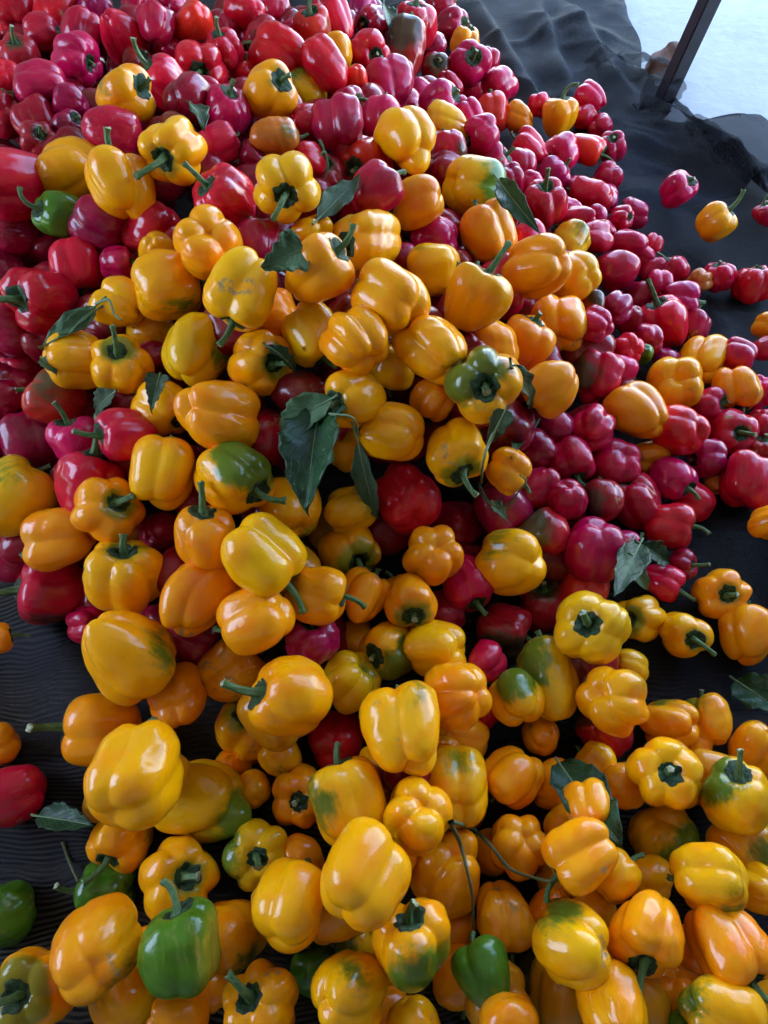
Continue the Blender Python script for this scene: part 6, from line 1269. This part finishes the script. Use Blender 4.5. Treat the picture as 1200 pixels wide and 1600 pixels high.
BR = [
(-0.811,1.578,0.278,0.074,1),(-0.817,1.678,0.275,0.076,2),(-0.740,1.209,0.291,0.069,3),(-0.746,1.353,0.278,0.081,4),(-0.759,1.419,0.271,0.070,5),(-0.755,1.497,0.275,0.085,6),
(-0.733,1.576,0.280,0.077,7),(-0.740,1.747,0.269,0.074,8),(-0.666,1.048,0.276,0.070,9),(-0.659,1.133,0.293,0.069,10),(-0.674,1.266,0.307,0.072,11),(-0.663,1.362,0.289,0.075,12),
(-0.670,1.429,0.279,0.074,13),(-0.652,1.585,0.280,0.081,14),(-0.661,1.745,0.266,0.076,15),(-0.581,0.588,0.131,0.076,16),(-0.596,0.659,0.148,0.079,17),(-0.590,1.049,0.288,0.069,18),
(-0.588,1.345,0.295,0.078,19),(-0.600,1.679,0.275,0.074,20),(-0.513,0.507,0.109,0.069,21),(-0.522,0.801,0.217,0.070,22),(-0.522,0.894,0.239,0.080,23),(-0.507,1.109,0.329,0.075,24),
(-0.519,1.269,0.308,0.081,25),(-0.504,1.582,0.307,0.083,26),(-0.510,1.669,0.284,0.080,27),(-0.432,0.580,0.152,0.077,28),(-0.420,0.815,0.252,0.074,29),(-0.424,1.031,0.314,0.076,30),
(-0.435,1.188,0.346,0.068,31),(-0.444,1.266,0.316,0.076,32),(-0.445,1.340,0.292,0.076,33),(-0.435,1.438,0.292,0.069,34),(-0.418,1.580,0.295,0.070,35),(-0.437,1.733,0.263,0.069,36),
(-0.344,0.328,0.124,0.075,38),(-0.352,0.587,0.196,0.074,39),(-0.362,0.660,0.225,0.076,40),(-0.349,1.030,0.336,0.072,41),(-0.344,1.124,0.342,0.083,42),(-0.347,1.271,0.312,0.074,43),
(-0.367,1.351,0.286,0.084,44),(-0.366,1.434,0.279,0.070,45),(-0.367,1.514,0.287,0.072,46),(-0.351,1.651,0.283,0.072,47),(-0.340,1.736,0.254,0.078,48),(-0.272,0.421,0.166,0.072,50),
(-0.288,0.566,0.203,0.071,51),(-0.263,0.886,0.308,0.081,52),(-0.282,1.055,0.332,0.071,53),(-0.269,1.269,0.312,0.075,54),(-0.281,1.361,0.276,0.081,55),(-0.262,1.677,0.257,0.074,56),
(-0.275,1.823,0.222,0.074,57),(-0.194,0.423,0.182,0.084,58),(-0.196,0.645,0.262,0.071,59),(-0.212,0.734,0.307,0.083,60),(-0.186,0.807,0.318,0.079,61),(-0.201,0.965,0.321,0.071,62),
(-0.208,1.048,0.309,0.085,63),(-0.184,1.266,0.313,0.073,64),(-0.212,1.512,0.257,0.077,65),(-0.202,1.744,0.229,0.083,66),(-0.184,1.826,0.217,0.071,67),(-0.110,0.585,0.219,0.069,71),
(-0.119,0.648,0.266,0.070,72),(-0.106,1.034,0.293,0.074,73),(-0.113,1.284,0.275,0.078,74),(-0.121,1.355,0.250,0.076,75),(-0.117,1.523,0.229,0.082,76),(-0.130,1.659,0.227,0.071,77),
(-0.109,1.810,0.215,0.068,78),(-0.109,1.909,0.164,0.085,79),(-0.132,2.057,0.139,0.076,80),(-0.041,0.742,0.314,0.075,82),(-0.031,0.814,0.285,0.074,83),(-0.039,1.031,0.293,0.072,84),
(-0.055,1.193,0.273,0.073,85),(-0.041,1.361,0.242,0.082,86),(-0.032,1.444,0.234,0.076,87),(-0.039,1.732,0.207,0.068,88),(-0.042,1.976,0.130,0.079,89),(-0.028,2.140,0.099,0.069,90),
(0.024,0.188,0.133,0.068,91),(0.048,0.741,0.287,0.081,92),(0.025,1.054,0.271,0.075,93),(0.036,1.195,0.274,0.082,94),(0.046,1.263,0.235,0.075,95),(0.033,1.344,0.214,0.072,96),
(0.029,1.438,0.179,0.074,97),(0.024,1.502,0.152,0.076,98),(0.027,1.671,0.165,0.078,99),(0.037,1.825,0.131,0.079,100),(0.047,1.978,0.128,0.078,101),(0.029,2.068,0.099,0.080,102),
(0.121,0.490,0.063,0.068,104),(0.116,0.644,0.256,0.080,105),(0.116,0.727,0.257,0.070,106),(0.116,0.803,0.274,0.080,107),(0.104,0.883,0.229,0.071,108),(0.111,0.966,0.222,0.070,109),
(0.101,1.041,0.234,0.071,110),(0.115,1.211,0.229,0.083,111),(0.114,1.273,0.204,0.069,112),(0.107,1.348,0.184,0.084,113),(0.105,1.658,0.131,0.085,114),(0.182,0.641,0.194,0.079,116),
(0.204,0.719,0.187,0.068,117),(0.185,1.048,0.207,0.071,118),(0.206,1.186,0.186,0.082,119),(0.189,1.285,0.153,0.076,120),(0.191,1.441,0.140,0.074,121),(0.184,1.507,0.137,0.070,122),
(0.186,1.590,0.112,0.077,123),(0.195,1.660,0.068,0.068,124),(0.178,1.739,0.054,0.071,125),(0.282,0.326,0.080,0.079,127),(0.259,0.500,0.060,0.070,128),(0.257,0.813,0.155,0.077,129),
(0.276,1.044,0.161,0.075,130),(0.269,1.123,0.153,0.068,131),(0.264,1.205,0.112,0.072,132),(0.339,0.740,0.091,0.075,134),(0.341,0.872,0.129,0.084,135),(0.341,1.030,0.120,0.083,136),
(0.340,1.112,0.095,0.084,137),(0.411,0.809,0.074,0.076,140),(-0.859,1.628,0.214,0.079,141),(-0.778,1.467,0.212,0.079,142),(-0.770,1.558,0.219,0.079,143),(-0.779,1.708,0.215,0.076,144),
(-0.703,0.996,0.200,0.084,145),(-0.695,1.161,0.235,0.070,146),(-0.691,1.227,0.246,0.074,147),(-0.718,1.404,0.216,0.075,148),(-0.710,1.621,0.220,0.081,149),(-0.629,0.624,0.086,0.073,150),
(-0.622,0.757,0.111,0.077,151),(-0.638,0.850,0.157,0.082,152),(-0.631,1.081,0.224,0.073,153),(-0.638,1.306,0.244,0.083,154),(-0.630,1.391,0.226,0.084,155),(-0.613,1.479,0.228,0.072,156),
(-0.632,1.549,0.224,0.072,157),(-0.632,1.618,0.220,0.072,158),(-0.620,1.708,0.211,0.076,159),(-0.562,0.691,0.090,0.077,160),(-0.554,0.994,0.230,0.077,161),(-0.546,1.069,0.234,0.078,162),
(-0.555,1.173,0.255,0.084,163),(-0.560,1.243,0.248,0.074,164),(-0.540,1.397,0.230,0.085,165),(-0.538,1.560,0.247,0.073,166),(-0.558,1.628,0.231,0.078,167),(-0.477,0.542,0.059,0.074,168),
(-0.476,0.623,0.075,0.081,169),(-0.463,0.704,0.152,0.072,170),(-0.480,0.782,0.155,0.084,171),(-0.462,1.003,0.250,0.076,172),(-0.482,1.086,0.264,0.080,173),(-0.485,1.621,0.238,0.068,174),
(-0.478,1.708,0.212,0.073,175),(-0.407,0.445,0.045,0.081,176),(-0.390,0.628,0.143,0.071,178),(-0.382,0.696,0.169,0.074,179),(-0.384,0.921,0.258,0.081,180),(-0.396,0.994,0.264,0.068,181),
(-0.386,1.089,0.265,0.069,182),(-0.406,1.154,0.282,0.072,183),(-0.386,1.228,0.266,0.078,184),(-0.395,1.393,0.222,0.079,185),(-0.385,1.550,0.230,0.076,186),(-0.389,1.621,0.226,0.069,187),
(-0.392,1.717,0.205,0.070,188),(-0.308,0.374,0.077,0.080,189),(-0.314,0.679,0.170,0.073,190),(-0.302,0.764,0.206,0.076,191),(-0.304,0.853,0.230,0.081,192),(-0.316,0.925,0.272,0.069,193),
(-0.327,1.156,0.289,0.068,194),(-0.319,1.325,0.231,0.076,195),(-0.320,1.403,0.213,0.073,196),(-0.309,1.536,0.228,0.076,197),(-0.325,1.795,0.174,0.073,198),(-0.231,0.469,0.126,0.078,199),
(-0.241,0.599,0.178,0.069,200),(-0.227,0.700,0.209,0.074,201),(-0.227,0.920,0.259,0.068,202),(-0.233,1.147,0.269,0.076,203),(-0.227,1.308,0.232,0.081,204),(-0.229,1.396,0.199,0.078,205),
(-0.238,1.639,0.202,0.073,206),(-0.235,1.707,0.176,0.078,207),(-0.246,1.788,0.166,0.070,208),(-0.236,1.860,0.150,0.080,209),(-0.163,0.306,0.064,0.069,210),(-0.153,0.465,0.118,0.070,211),
(-0.168,0.527,0.144,0.068,212),(-0.147,0.773,0.251,0.074,213),(-0.169,0.845,0.263,0.074,214),(-0.166,0.993,0.253,0.076,215),(-0.153,1.086,0.237,0.079,216),(-0.147,1.167,0.262,0.076,217),
(-0.151,1.387,0.189,0.077,218),(-0.172,1.474,0.184,0.076,219),(-0.151,1.560,0.173,0.069,220),(-0.144,1.697,0.170,0.073,221),(-0.088,0.368,0.090,0.081,222),(-0.068,0.692,0.241,0.078,224),
(-0.088,0.852,0.250,0.080,225),(-0.082,1.244,0.217,0.072,226),(-0.066,1.320,0.187,0.077,227),(-0.083,1.461,0.186,0.072,228),(-0.087,1.538,0.154,0.073,229),(-0.081,1.616,0.149,0.078,230),
(-0.068,1.861,0.107,0.080,231),(-0.073,1.928,0.083,0.070,232),(-0.072,2.027,0.068,0.075,233),(0.006,0.375,0.034,0.073,236),(0.007,0.533,0.103,0.075,237),(0.012,0.626,0.188,0.078,238),
(0.000,0.766,0.233,0.071,239),(-0.004,0.853,0.210,0.073,240),(-0.010,0.925,0.239,0.076,241),(0.003,1.077,0.217,0.068,242),(-0.011,1.150,0.221,0.081,243),(-0.011,1.251,0.191,0.073,244),
(-0.011,1.541,0.103,0.071,245),(-0.000,1.632,0.114,0.073,246),(0.003,1.772,0.106,0.072,247),(0.005,1.867,0.073,0.070,248),(0.012,1.945,0.069,0.080,249),(0.001,2.109,0.035,0.082,250),
(0.077,0.292,0.045,0.082,252),(0.088,0.622,0.190,0.069,254),(0.071,0.689,0.219,0.068,255),(0.073,0.916,0.181,0.068,256),(0.076,1.388,0.124,0.071,257),(0.065,1.553,0.091,0.071,258),
(0.076,1.692,0.077,0.078,259),(0.080,1.769,0.057,0.069,260),(0.068,2.015,0.055,0.082,261),(0.168,0.843,0.159,0.072,262),(0.147,0.921,0.146,0.070,263),(0.165,1.003,0.144,0.080,264),
(0.145,1.173,0.161,0.073,265),(0.166,1.396,0.093,0.069,266),(0.142,1.472,0.092,0.074,267),(0.146,1.935,0.043,0.068,268),(0.235,0.931,0.149,0.070,271),(0.243,0.997,0.126,0.072,272),
(0.236,1.306,0.060,0.079,273),(0.241,1.399,0.058,0.071,274),(0.217,1.486,0.064,0.080,275),(0.224,1.556,0.044,0.078,276),(0.309,1.241,0.040,0.074,277),(0.311,1.318,0.038,0.083,278),
(0.384,0.926,0.049,0.084,280),(-0.832,1.675,0.154,0.075,281),(-0.750,1.204,0.167,0.076,282),(-0.740,1.340,0.162,0.081,283),(-0.754,1.510,0.157,0.080,284),(-0.744,1.583,0.160,0.076,285),
(-0.672,0.722,0.049,0.069,286),(-0.675,0.809,0.077,0.078,287),(-0.671,0.889,0.112,0.074,288),(-0.654,1.044,0.159,0.079,289),(-0.652,1.109,0.167,0.070,290),(-0.666,1.274,0.187,0.076,291),
(-0.678,1.442,0.158,0.072,292),(-0.666,1.602,0.159,0.076,293),(-0.653,1.739,0.147,0.071,294),(-0.591,0.740,0.037,0.082,295),(-0.591,0.811,0.085,0.074,296),(-0.592,0.959,0.166,0.079,297),
(-0.578,1.116,0.179,0.073,298),(-0.594,1.201,0.189,0.073,299),(-0.587,1.276,0.187,0.069,300),(-0.593,1.364,0.171,0.072,301),(-0.590,1.515,0.176,0.068,302),(-0.588,1.677,0.156,0.077,303),
(-0.512,0.725,0.047,0.075,304),(-0.519,0.823,0.100,0.075,305),(-0.520,0.977,0.167,0.071,306),(-0.518,1.130,0.212,0.072,307),(-0.495,1.285,0.186,0.071,308),(-0.497,1.421,0.174,0.069,309),
(-0.501,1.506,0.189,0.080,310),(-0.423,0.726,0.100,0.076,311),(-0.420,0.823,0.132,0.078,312),(-0.435,0.897,0.181,0.082,313),(-0.417,1.054,0.196,0.076,314),(-0.442,1.132,0.227,0.071,315),
(-0.425,1.369,0.166,0.070,316),(-0.420,1.509,0.180,0.069,317),(-0.423,1.677,0.157,0.070,318),(-0.345,0.494,0.049,0.069,319),(-0.361,0.876,0.163,0.084,320),(-0.345,1.201,0.219,0.074,321),
(-0.364,1.339,0.168,0.072,322),(-0.364,1.423,0.158,0.071,323),(-0.281,0.432,0.042,0.070,324),(-0.281,0.579,0.089,0.075,325),(-0.271,0.647,0.107,0.069,326),(-0.265,0.722,0.133,0.073,327),
(-0.264,0.963,0.226,0.073,328),(-0.269,1.114,0.218,0.076,329),(-0.268,1.204,0.215,0.080,330),(-0.272,1.349,0.159,0.080,331),(-0.282,1.429,0.147,0.082,332),(-0.267,1.513,0.158,0.082,333),
(-0.265,1.585,0.166,0.069,334),(-0.288,1.745,0.121,0.081,335),(-0.290,1.822,0.104,0.075,336),(-0.187,0.404,0.062,0.075,337),(-0.194,0.584,0.125,0.069,338),(-0.187,0.807,0.199,0.082,339),
(-0.206,1.044,0.189,0.074,340),(-0.199,1.133,0.202,0.076,341),(-0.185,1.427,0.129,0.068,342),(-0.190,1.515,0.128,0.071,343),(-0.193,1.664,0.113,0.078,344),(-0.203,1.741,0.109,0.071,345),
(-0.123,0.508,0.051,0.072,346),(-0.123,0.659,0.150,0.074,347),(-0.126,0.970,0.202,0.072,348),(-0.127,1.032,0.175,0.069,349),(-0.129,1.125,0.180,0.075,350),(-0.121,1.190,0.192,0.072,351),
(-0.114,1.289,0.153,0.070,352),(-0.114,1.368,0.129,0.077,353),(-0.135,1.596,0.105,0.074,354),(-0.124,1.673,0.108,0.072,355),(-0.123,1.972,0.030,0.076,356),(-0.055,1.128,0.156,0.078,357),
(-0.030,1.283,0.125,0.069,358),(-0.039,1.349,0.121,0.072,359),(-0.055,1.434,0.127,0.073,360),(-0.034,1.676,0.081,0.072,361),(0.036,0.739,0.180,0.070,362),(0.046,0.802,0.142,0.075,363),
(0.047,0.871,0.131,0.074,364),(0.042,1.034,0.143,0.076,365),(0.036,1.185,0.159,0.083,366),(0.035,1.341,0.094,0.077,367),(0.024,1.422,0.073,0.072,368),(0.026,1.512,0.031,0.081,369),
(0.034,1.602,0.038,0.069,370),(0.119,0.737,0.145,0.073,372),(0.119,0.799,0.155,0.070,373),(0.107,0.978,0.105,0.080,374),(0.127,1.127,0.102,0.080,375),(0.128,1.204,0.103,0.070,376),
(0.113,1.273,0.084,0.078,377),(0.104,1.358,0.063,0.080,378),(0.107,1.436,0.041,0.074,379),(0.180,0.564,0.030,0.070,380),(0.181,0.664,0.073,0.070,381),(0.188,0.801,0.100,0.080,382),
(0.207,0.877,0.076,0.076,383),(0.196,0.979,0.077,0.069,384),(0.198,1.126,0.095,0.075,385),(0.201,1.200,0.060,0.072,386),(0.269,0.739,0.037,0.078,387),(0.281,1.034,0.040,0.084,388),
]
BY = [
(-0.341,0.170,0.063,0.073,37),(-0.275,0.183,0.137,0.080,49),(-0.116,0.038,0.114,0.068,68),(-0.134,0.254,0.114,0.084,69),(-0.115,0.422,0.181,0.070,70),(-0.048,0.042,0.139,0.073,81),
(0.121,-0.047,0.096,0.070,103),(0.193,-0.047,0.081,0.075,115),(0.259,-0.035,0.105,0.071,126),(0.352,0.190,0.078,0.084,133),(0.419,-0.061,0.097,0.078,138),(0.427,0.181,0.060,0.074,139),
(-0.386,0.535,0.100,0.077,177),(-0.080,0.535,0.095,0.072,223),(-0.005,-0.008,0.051,0.070,234),(-0.013,0.142,0.057,0.084,235),(0.085,0.156,0.031,0.081,251),(0.071,0.389,0.033,0.070,253),
(0.229,-0.002,0.045,0.073,269),(0.219,0.080,0.057,0.073,270),(0.378,-0.014,0.046,0.079,279),(0.123,0.653,0.130,0.077,371),
]
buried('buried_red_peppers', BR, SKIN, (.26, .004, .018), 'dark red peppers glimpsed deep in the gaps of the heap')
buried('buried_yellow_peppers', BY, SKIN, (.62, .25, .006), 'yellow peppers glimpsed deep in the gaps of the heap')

# ------------------------------------------------------------------ leaves and stalks lying on the heap
SP = np.array([(s[0], s[1], s[2]) for s in SPHERES]); SR = np.array([s[3] for s in SPHERES])
def push_out(P, n, clear=.004, k=.94):
    P = P.copy()
    for _ in range(4):
        for i in range(len(P)):
            d = P[i]-SP; q = np.einsum('ij,ij->i', d, d); rr = SR*k+clear
            hit = np.where(q < rr*rr)[0]
            for h in hit:
                dh = P[i]-SP[h]; b = dh@n; c = dh@dh-rr[h]**2
                if c < 0: P[i] = P[i]+n*(-b+math.sqrt(b*b-c))
    return P
def leaf(base, tip, width, side, curl, mat, label, form='oval', stalk=.25, nu=12, nv=22):
    under = form.endswith('!'); form = form.rstrip('!'); lr = random.Random(int(base[0]*1e4)); ws = lr.uniform(.6, 1.4); tl = lr.uniform(-.5, .5)
    base = np.array(base); tip = np.array(tip); L = np.linalg.norm(tip-base); ax = (tip-base)/L
    n = np.array(side); n = n-ax*(n@ax); n /= np.linalg.norm(n); sd_ = np.cross(ax, n)
    G = np.zeros((nv+1, nu+1, 3))
    for i in range(nv+1):
        v = i/nv
        if form == 'oval': w = math.sin(math.pi*v**.85)**.75*(1-.25*v)
        elif form == 'slim': w = math.sin(math.pi*v**.9)**.9*.9
        else: w = (1-v)**.8*(min(1, v*5+.5))
        for j in range(nu+1):
            u = j/nu*2-1
            wav = 1+.07*math.sin(v*(17+6*ws)+u*2)+.03*math.sin(v*47*ws)
            p = base+ax*(L*v)+sd_*(u*w*width*.5*wav)
            h = abs(u)**1.3*w*width*.24*ws+u*width*.30*tl*v*v+.05*width*math.sin(v*30*ws+abs(u)*5)*abs(u)**2+curl*L*math.sin(math.pi*v)*.5+.06*width*w*math.sin(v*13+u*3)*abs(u)-curl*L*.6*max(0, v-.7)**2*3
            G[i, j] = p+n*h
    fl_ = G if under else push_out(G.reshape(-1, 3), n).reshape(G.shape)
    D = ((fl_-G)@n)
    for _ in range(3):                                  # spread the lift so the blade stays a smooth sheet
        D2 = D.copy()
        D2[1:-1] = (D[:-2]+D[1:-1]*2+D[2:])/4; D2[:, 1:-1] = (D2[:, :-2]+D2[:, 1:-1]*2+D2[:, 2:])/4
        D = np.maximum(D2, D*.85)
    G = G+D[..., None]*n
    V = [tuple(p) for p in G.reshape(-1, 3)]; w_ = nu+1
    F = [(i*w_+j, i*w_+j+1, (i+1)*w_+j+1, (i+1)*w_+j) for i in range(nv) for j in range(nu)]
    UV = [(j/nu, i/nv) for i in range(nv+1) for j in range(nu+1)]
    root = link('pepper_leaf', None); root.location = tuple(base)
    tag(root, label, 'leaf', 'leaves fallen on the heap')
    V = [tuple(np.array(v)-base) for v in V]
    bl = link('blade', mesh_from('blade', V, F, True, UV), root, mat)
    so = bl.modifiers.new('thickness', 'SOLIDIFY'); so.thickness = .0006
    mid = [Vector(tuple(G[i, nu//2]-base+n*.0004)) for i in range(nv)]
    st0 = Vector(tuple(-ax*L*stalk+n*L*stalk*.15)); path = ([st0, st0*.55] if stalk > 0 else []) + mid
    rad = [.0018 if i < 2 else max(.0004, .0014*(1-i/(nv+2))) for i in range(len(path))]
    Vt, Ft, _ = tube(path, rad, 6, 0)
    link('midrib', mesh_from('midrib', Vt, Ft), root, RIB)
    return root
RIB = stem_material('leaf_rib', (.12, .20, .09), (.20, .27, .14), .6)
DRY = stem_material('dry_stalk', (.12, .14, .06), (.07, .10, .04), .7)
def stalk(pts, r0, r1, label, mat=None, cat='stalk', name='loose_stalk', node=True):
    pts = [Vector(p) for p in pts]; path = []
    for i in range(len(pts)-1):
        a = pts[max(i-1, 0)]; b = pts[i]; c = pts[i+1]; d = pts[min(i+2, len(pts)-1)]
        for q in range(7):
            t = q/7
            path.append(.5*((2*b)+(-a+c)*t+(2*a-5*b+4*c-d)*t*t+(-a+3*b-3*c+d)*t**3))
    path.append(pts[-1])
    P = push_out(np.array([p[:] for p in path]), np.array([0, -.45, .9]), .002, .93)
    for _ in range(2): P[1:-1] = (P[:-2]+2*P[1:-1]+P[2:])/4
    path = [Vector(p) for p in P]; n = len(path)
    rad = [(r0+(r1-r0)*i/(n-1))*(1+(.25*math.exp(-((i % 12)-6)**2/1.5) if node else 0)) for i in range(n)]
    o0 = path[0]; V, F, _ = tube([p-o0 for p in path], rad, 8, .08)
    o = link(name, mesh_from(name, V, F), None, mat or RIB); o.location = o0
    tag(o, label, cat, 'loose stalks on the heap'); return o
leaf((-0.0806,0.5822,0.3178),(-0.0896,0.4341,0.3025),0.0806,(-0.171,-0.640,0.749),.10,LEAF_TOP,'big dark glossy leaf lying over yellow peppers in the middle of the heap','oval',.1)
leaf((-0.0628,0.5759,0.3420),(-0.1385,0.5741,0.2765),0.0487,(0.238,-0.386,0.891),.15,LEAF_UNDER,'pale grey-green curled leaf overlapping the top of the big dark leaf','oval',.1)
leaf((-0.1362,0.8839,0.0288),(-0.0599,0.5607,0.3286),0.0493,(0.557,-0.421,0.716),.10,LEAF_UNDER,'small pale leaf between the yellow pepper and the big dark leaf','oval',.3)
leaf((-0.0332,0.5619,0.2733),(-0.0087,0.5006,0.1791),0.0366,(-0.468,-0.540,0.699),.06,LEAF_GREY,'dull grey-green narrow leaf hanging from a thin stalk right of the big dark leaf','slim',.45)
leaf((-0.0980,0.7309,0.4398),(-0.1495,0.7125,0.4242),0.0612,(0.058,-0.611,0.789),.05,LEAF_UNDER,'pale triangular leaf with clear veins below the flower-shaped lemon pepper','tri',.05)
leaf((-0.0945,0.8721,0.3773),(-0.0377,0.9652,0.3804),0.0414,(-0.088,-0.602,0.794),.03,LEAF_GREY,'dull grey leaf wedged between the lemon pepper and a crimson one','slim',.1)
leaf((-0.3990,0.7590,0.3241),(-0.4725,0.7019,0.2994),0.0337,(-0.019,-0.250,0.968),.05,LEAF_UNDER,'blue-green narrow leaf beside the red pepper with level stem','slim',.2)
leaf((-0.4001,0.7558,0.3190),(-0.4437,0.7151,0.3138),0.0267,(0.739,-0.119,0.664),.05,LEAF_UNDER,'second blue-green leaf of the pair left of the yellow pepper, lower one','slim',.2)
leaf((-0.4693,0.6911,0.2920),(-0.4474,0.6688,0.2843),0.0228,(0.371,-0.189,0.909),.1,LEAF_UNDER,'small blue-green leaf tip above the brown-streaked red pepper','oval',.1)
leaf((-0.2972,0.6497,0.3047),(-0.3057,0.5999,0.2857),0.0357,(-0.046,-0.682,0.730),.08,LEAF_GREY,'small folded triangular leaf lying on a yellow pepper at left','tri',.05)
leaf((-0.3626,0.6409,0.2807),(-0.4100,0.6480,0.2283),0.0345,(0.331,-0.330,0.884),.1,LEAF_GREY,'dark bluish leaf scrap in the gap above the crimson stems','oval',.1)
leaf((0.1897,1.0915,0.2993),(0.2350,0.9266,0.3197),0.0405,(-0.504,-0.501,0.703),.12,LEAF_TOP,'dark arching leaf right of the yellow pepper with one green side','slim',.15)
leaf((0.1545,0.6058,0.3663),(0.2086,0.6574,0.2242),0.0343,(0.276,-0.461,0.844),.1,LEAF_TOP,'dark leaf behind the star-shaped half-green pepper','oval',.15)
leaf((0.1497,0.5661,0.3319),(0.1322,0.5517,0.2730),0.0315,(0.188,-0.098,0.977),.1,LEAF_GREY,'crumpled dark leaf beneath the star-shaped pepper','tri',.1)
leaf((0.2469,0.8108,0.0168),(0.1724,0.5667,0.2362),0.0413,(0.170,-0.088,0.982),.1,LEAF_TOP,'small dark leaf above the ribbed little pepper','slim',.1)
leaf((0.1564,0.5478,0.1493),(0.1799,0.5236,0.1307),0.0221,(0.115,-0.120,0.986),.1,LEAF_UNDER,'tiny pale leaf tip below the tendrils','tri',.1)
leaf((0.2140,0.1984,0.1034),(0.2521,0.0950,0.1803),0.0661,(-0.041,-0.034,0.999),-.05,LEAF_TOP,'large dusty dark leaf left of the star-shaped yellow pepper','oval!',.05)
leaf((0.3318,0.4730,0.1387),(0.3841,0.4470,0.0700),0.0303,(0.133,-0.243,0.961),.05,LEAF_UNDER,'folded pale green leaf among reds above small yellow peppers','slim',.1)
leaf((0.3735,0.5047,0.1043),(0.2977,0.3909,0.1716),0.0467,(-0.160,-0.204,0.966),.05,LEAF_TOP,'dark leaf behind the folded pale leaf','oval',.1)
leaf((0.3735,0.5046,0.1043),(0.4261,0.4932,0.0662),0.0373,(-0.160,-0.204,0.966),.05,LEAF_TOP,'dark leaf pointing right above the tapered red pepper','slim',.2)
leaf((0.5007,0.3296,0.0208),(0.5301,0.2679,0.0671),0.0585,(-0.305,-0.083,0.949),.05,LEAF_TOP,'dark leaf lying on bare net near the right edge','oval',.1)
leaf((-0.4320,0.1435,0.0559),(-0.3475,0.1278,0.0893),0.0367,(0.357,0.117,0.927),.05,LEAF_TOP,'dark leaf lying on the net under the biggest yellow pepper','oval',.1)
leaf((-0.3052,1.1360,0.3988),(-0.2574,1.0037,0.4347),0.0344,(0.443,-0.491,0.750),.1,LEAF_TOP,'small dark leaf between crimson peppers near the top','oval',.1)
leaf((0.0000,1.9288,0.2111),(0.0172,1.7361,0.2245),0.0400,(0.250,-0.638,0.729),.1,LEAF_TOP,'dark leaf strip between red peppers at the top edge','slim',.1)
leaf((-0.1526,0.6626,0.3443),(-0.1170,0.6512,0.3068),0.0247,(0.104,0.088,0.991),.2,LEAF_TOP,'withered dark leaf curled over the stem of a yellow pepper','slim',.1)
stalk([(-0.1037,0.6627,0.3385),(-0.1411,0.8947,0.0341),(-0.1328,0.8371,0.0383),(-0.0718,0.5701,0.3211),(-0.0429,0.5541,0.3341),(-0.0335,0.5570,0.3121),(-0.0337,0.5923,0.2195)],.0022,.0012,'thin green stalk joining the leaves in the middle of the heap',RIB)
stalk([(-0.3934,0.7505,0.3351),(-0.3703,0.7445,0.3481),(-0.3645,0.7306,0.3361),(-0.3541,0.7231,0.3317)],.0020,.0012,'thin hooked green stalk over the yellow peppers at left',RIB)
stalk([(0.1470,0.5641,0.3221),(0.1337,0.5479,0.2914),(0.1240,0.5205,0.2877),(0.1402,0.5729,0.1614)],.0024,.0014,'green tendril running down past the yellow pepper with curled stem',RIB)
stalk([(0.1567,0.6739,0.0194),(0.1418,0.5501,0.1575),(0.1628,0.5334,0.1600),(0.1809,0.5412,0.1647),(0.1811,0.5232,0.2191),(0.1886,0.5299,0.2290),(0.1795,0.5352,0.2362)],.0016,.0010,'curling tendril looped under the little ribbed pepper',DRY)
stalk([(0.1385,0.5812,0.1494),(0.1495,0.5397,0.1619),(0.1764,0.5311,0.1585),(0.1785,0.5222,0.2130)],.0014,.0008,'second thinner tendril curl under the little ribbed pepper',DRY)
stalk([(0.0695,0.1158,0.1974),(0.0853,0.1057,0.1284),(0.0919,0.0763,0.1309),(0.0978,0.0525,0.1135),(0.1000,0.0226,0.0877)],.0024,.0014,'long dry stalk hanging down over orange peppers in lower middle',DRY)
stalk([(0.0717,0.1166,0.1960),(0.1088,0.1261,0.0709),(0.1238,0.1002,0.1183),(0.1432,0.0773,0.1198),(0.1744,0.0617,0.1751)],.0026,.0016,'long dry stalk slanting to lower right over dark gap',DRY)
stalk([(-0.4095,0.1192,0.0165),(-0.3961,0.0972,0.0165),(-0.3643,0.0707,0.0557)],.0022,.0014,'short brown stalk lying on the net above the dark green pepper',DRY)
stalk([(0.3624,0.5117,0.1145),(0.3536,0.4871,0.1129),(0.3701,0.4805,0.1001)],.0018,.0010,'thin green stalk arching over the folded leaf',RIB)
stalk([(-0.1005,1.0608,0.3589),(-0.0924,1.0636,0.3625),(-0.0900,1.0625,0.3377),(-0.0986,1.0701,0.3074)],.0020,.0012,'curled green stalk between the lemon pepper and red peppers',RIB)
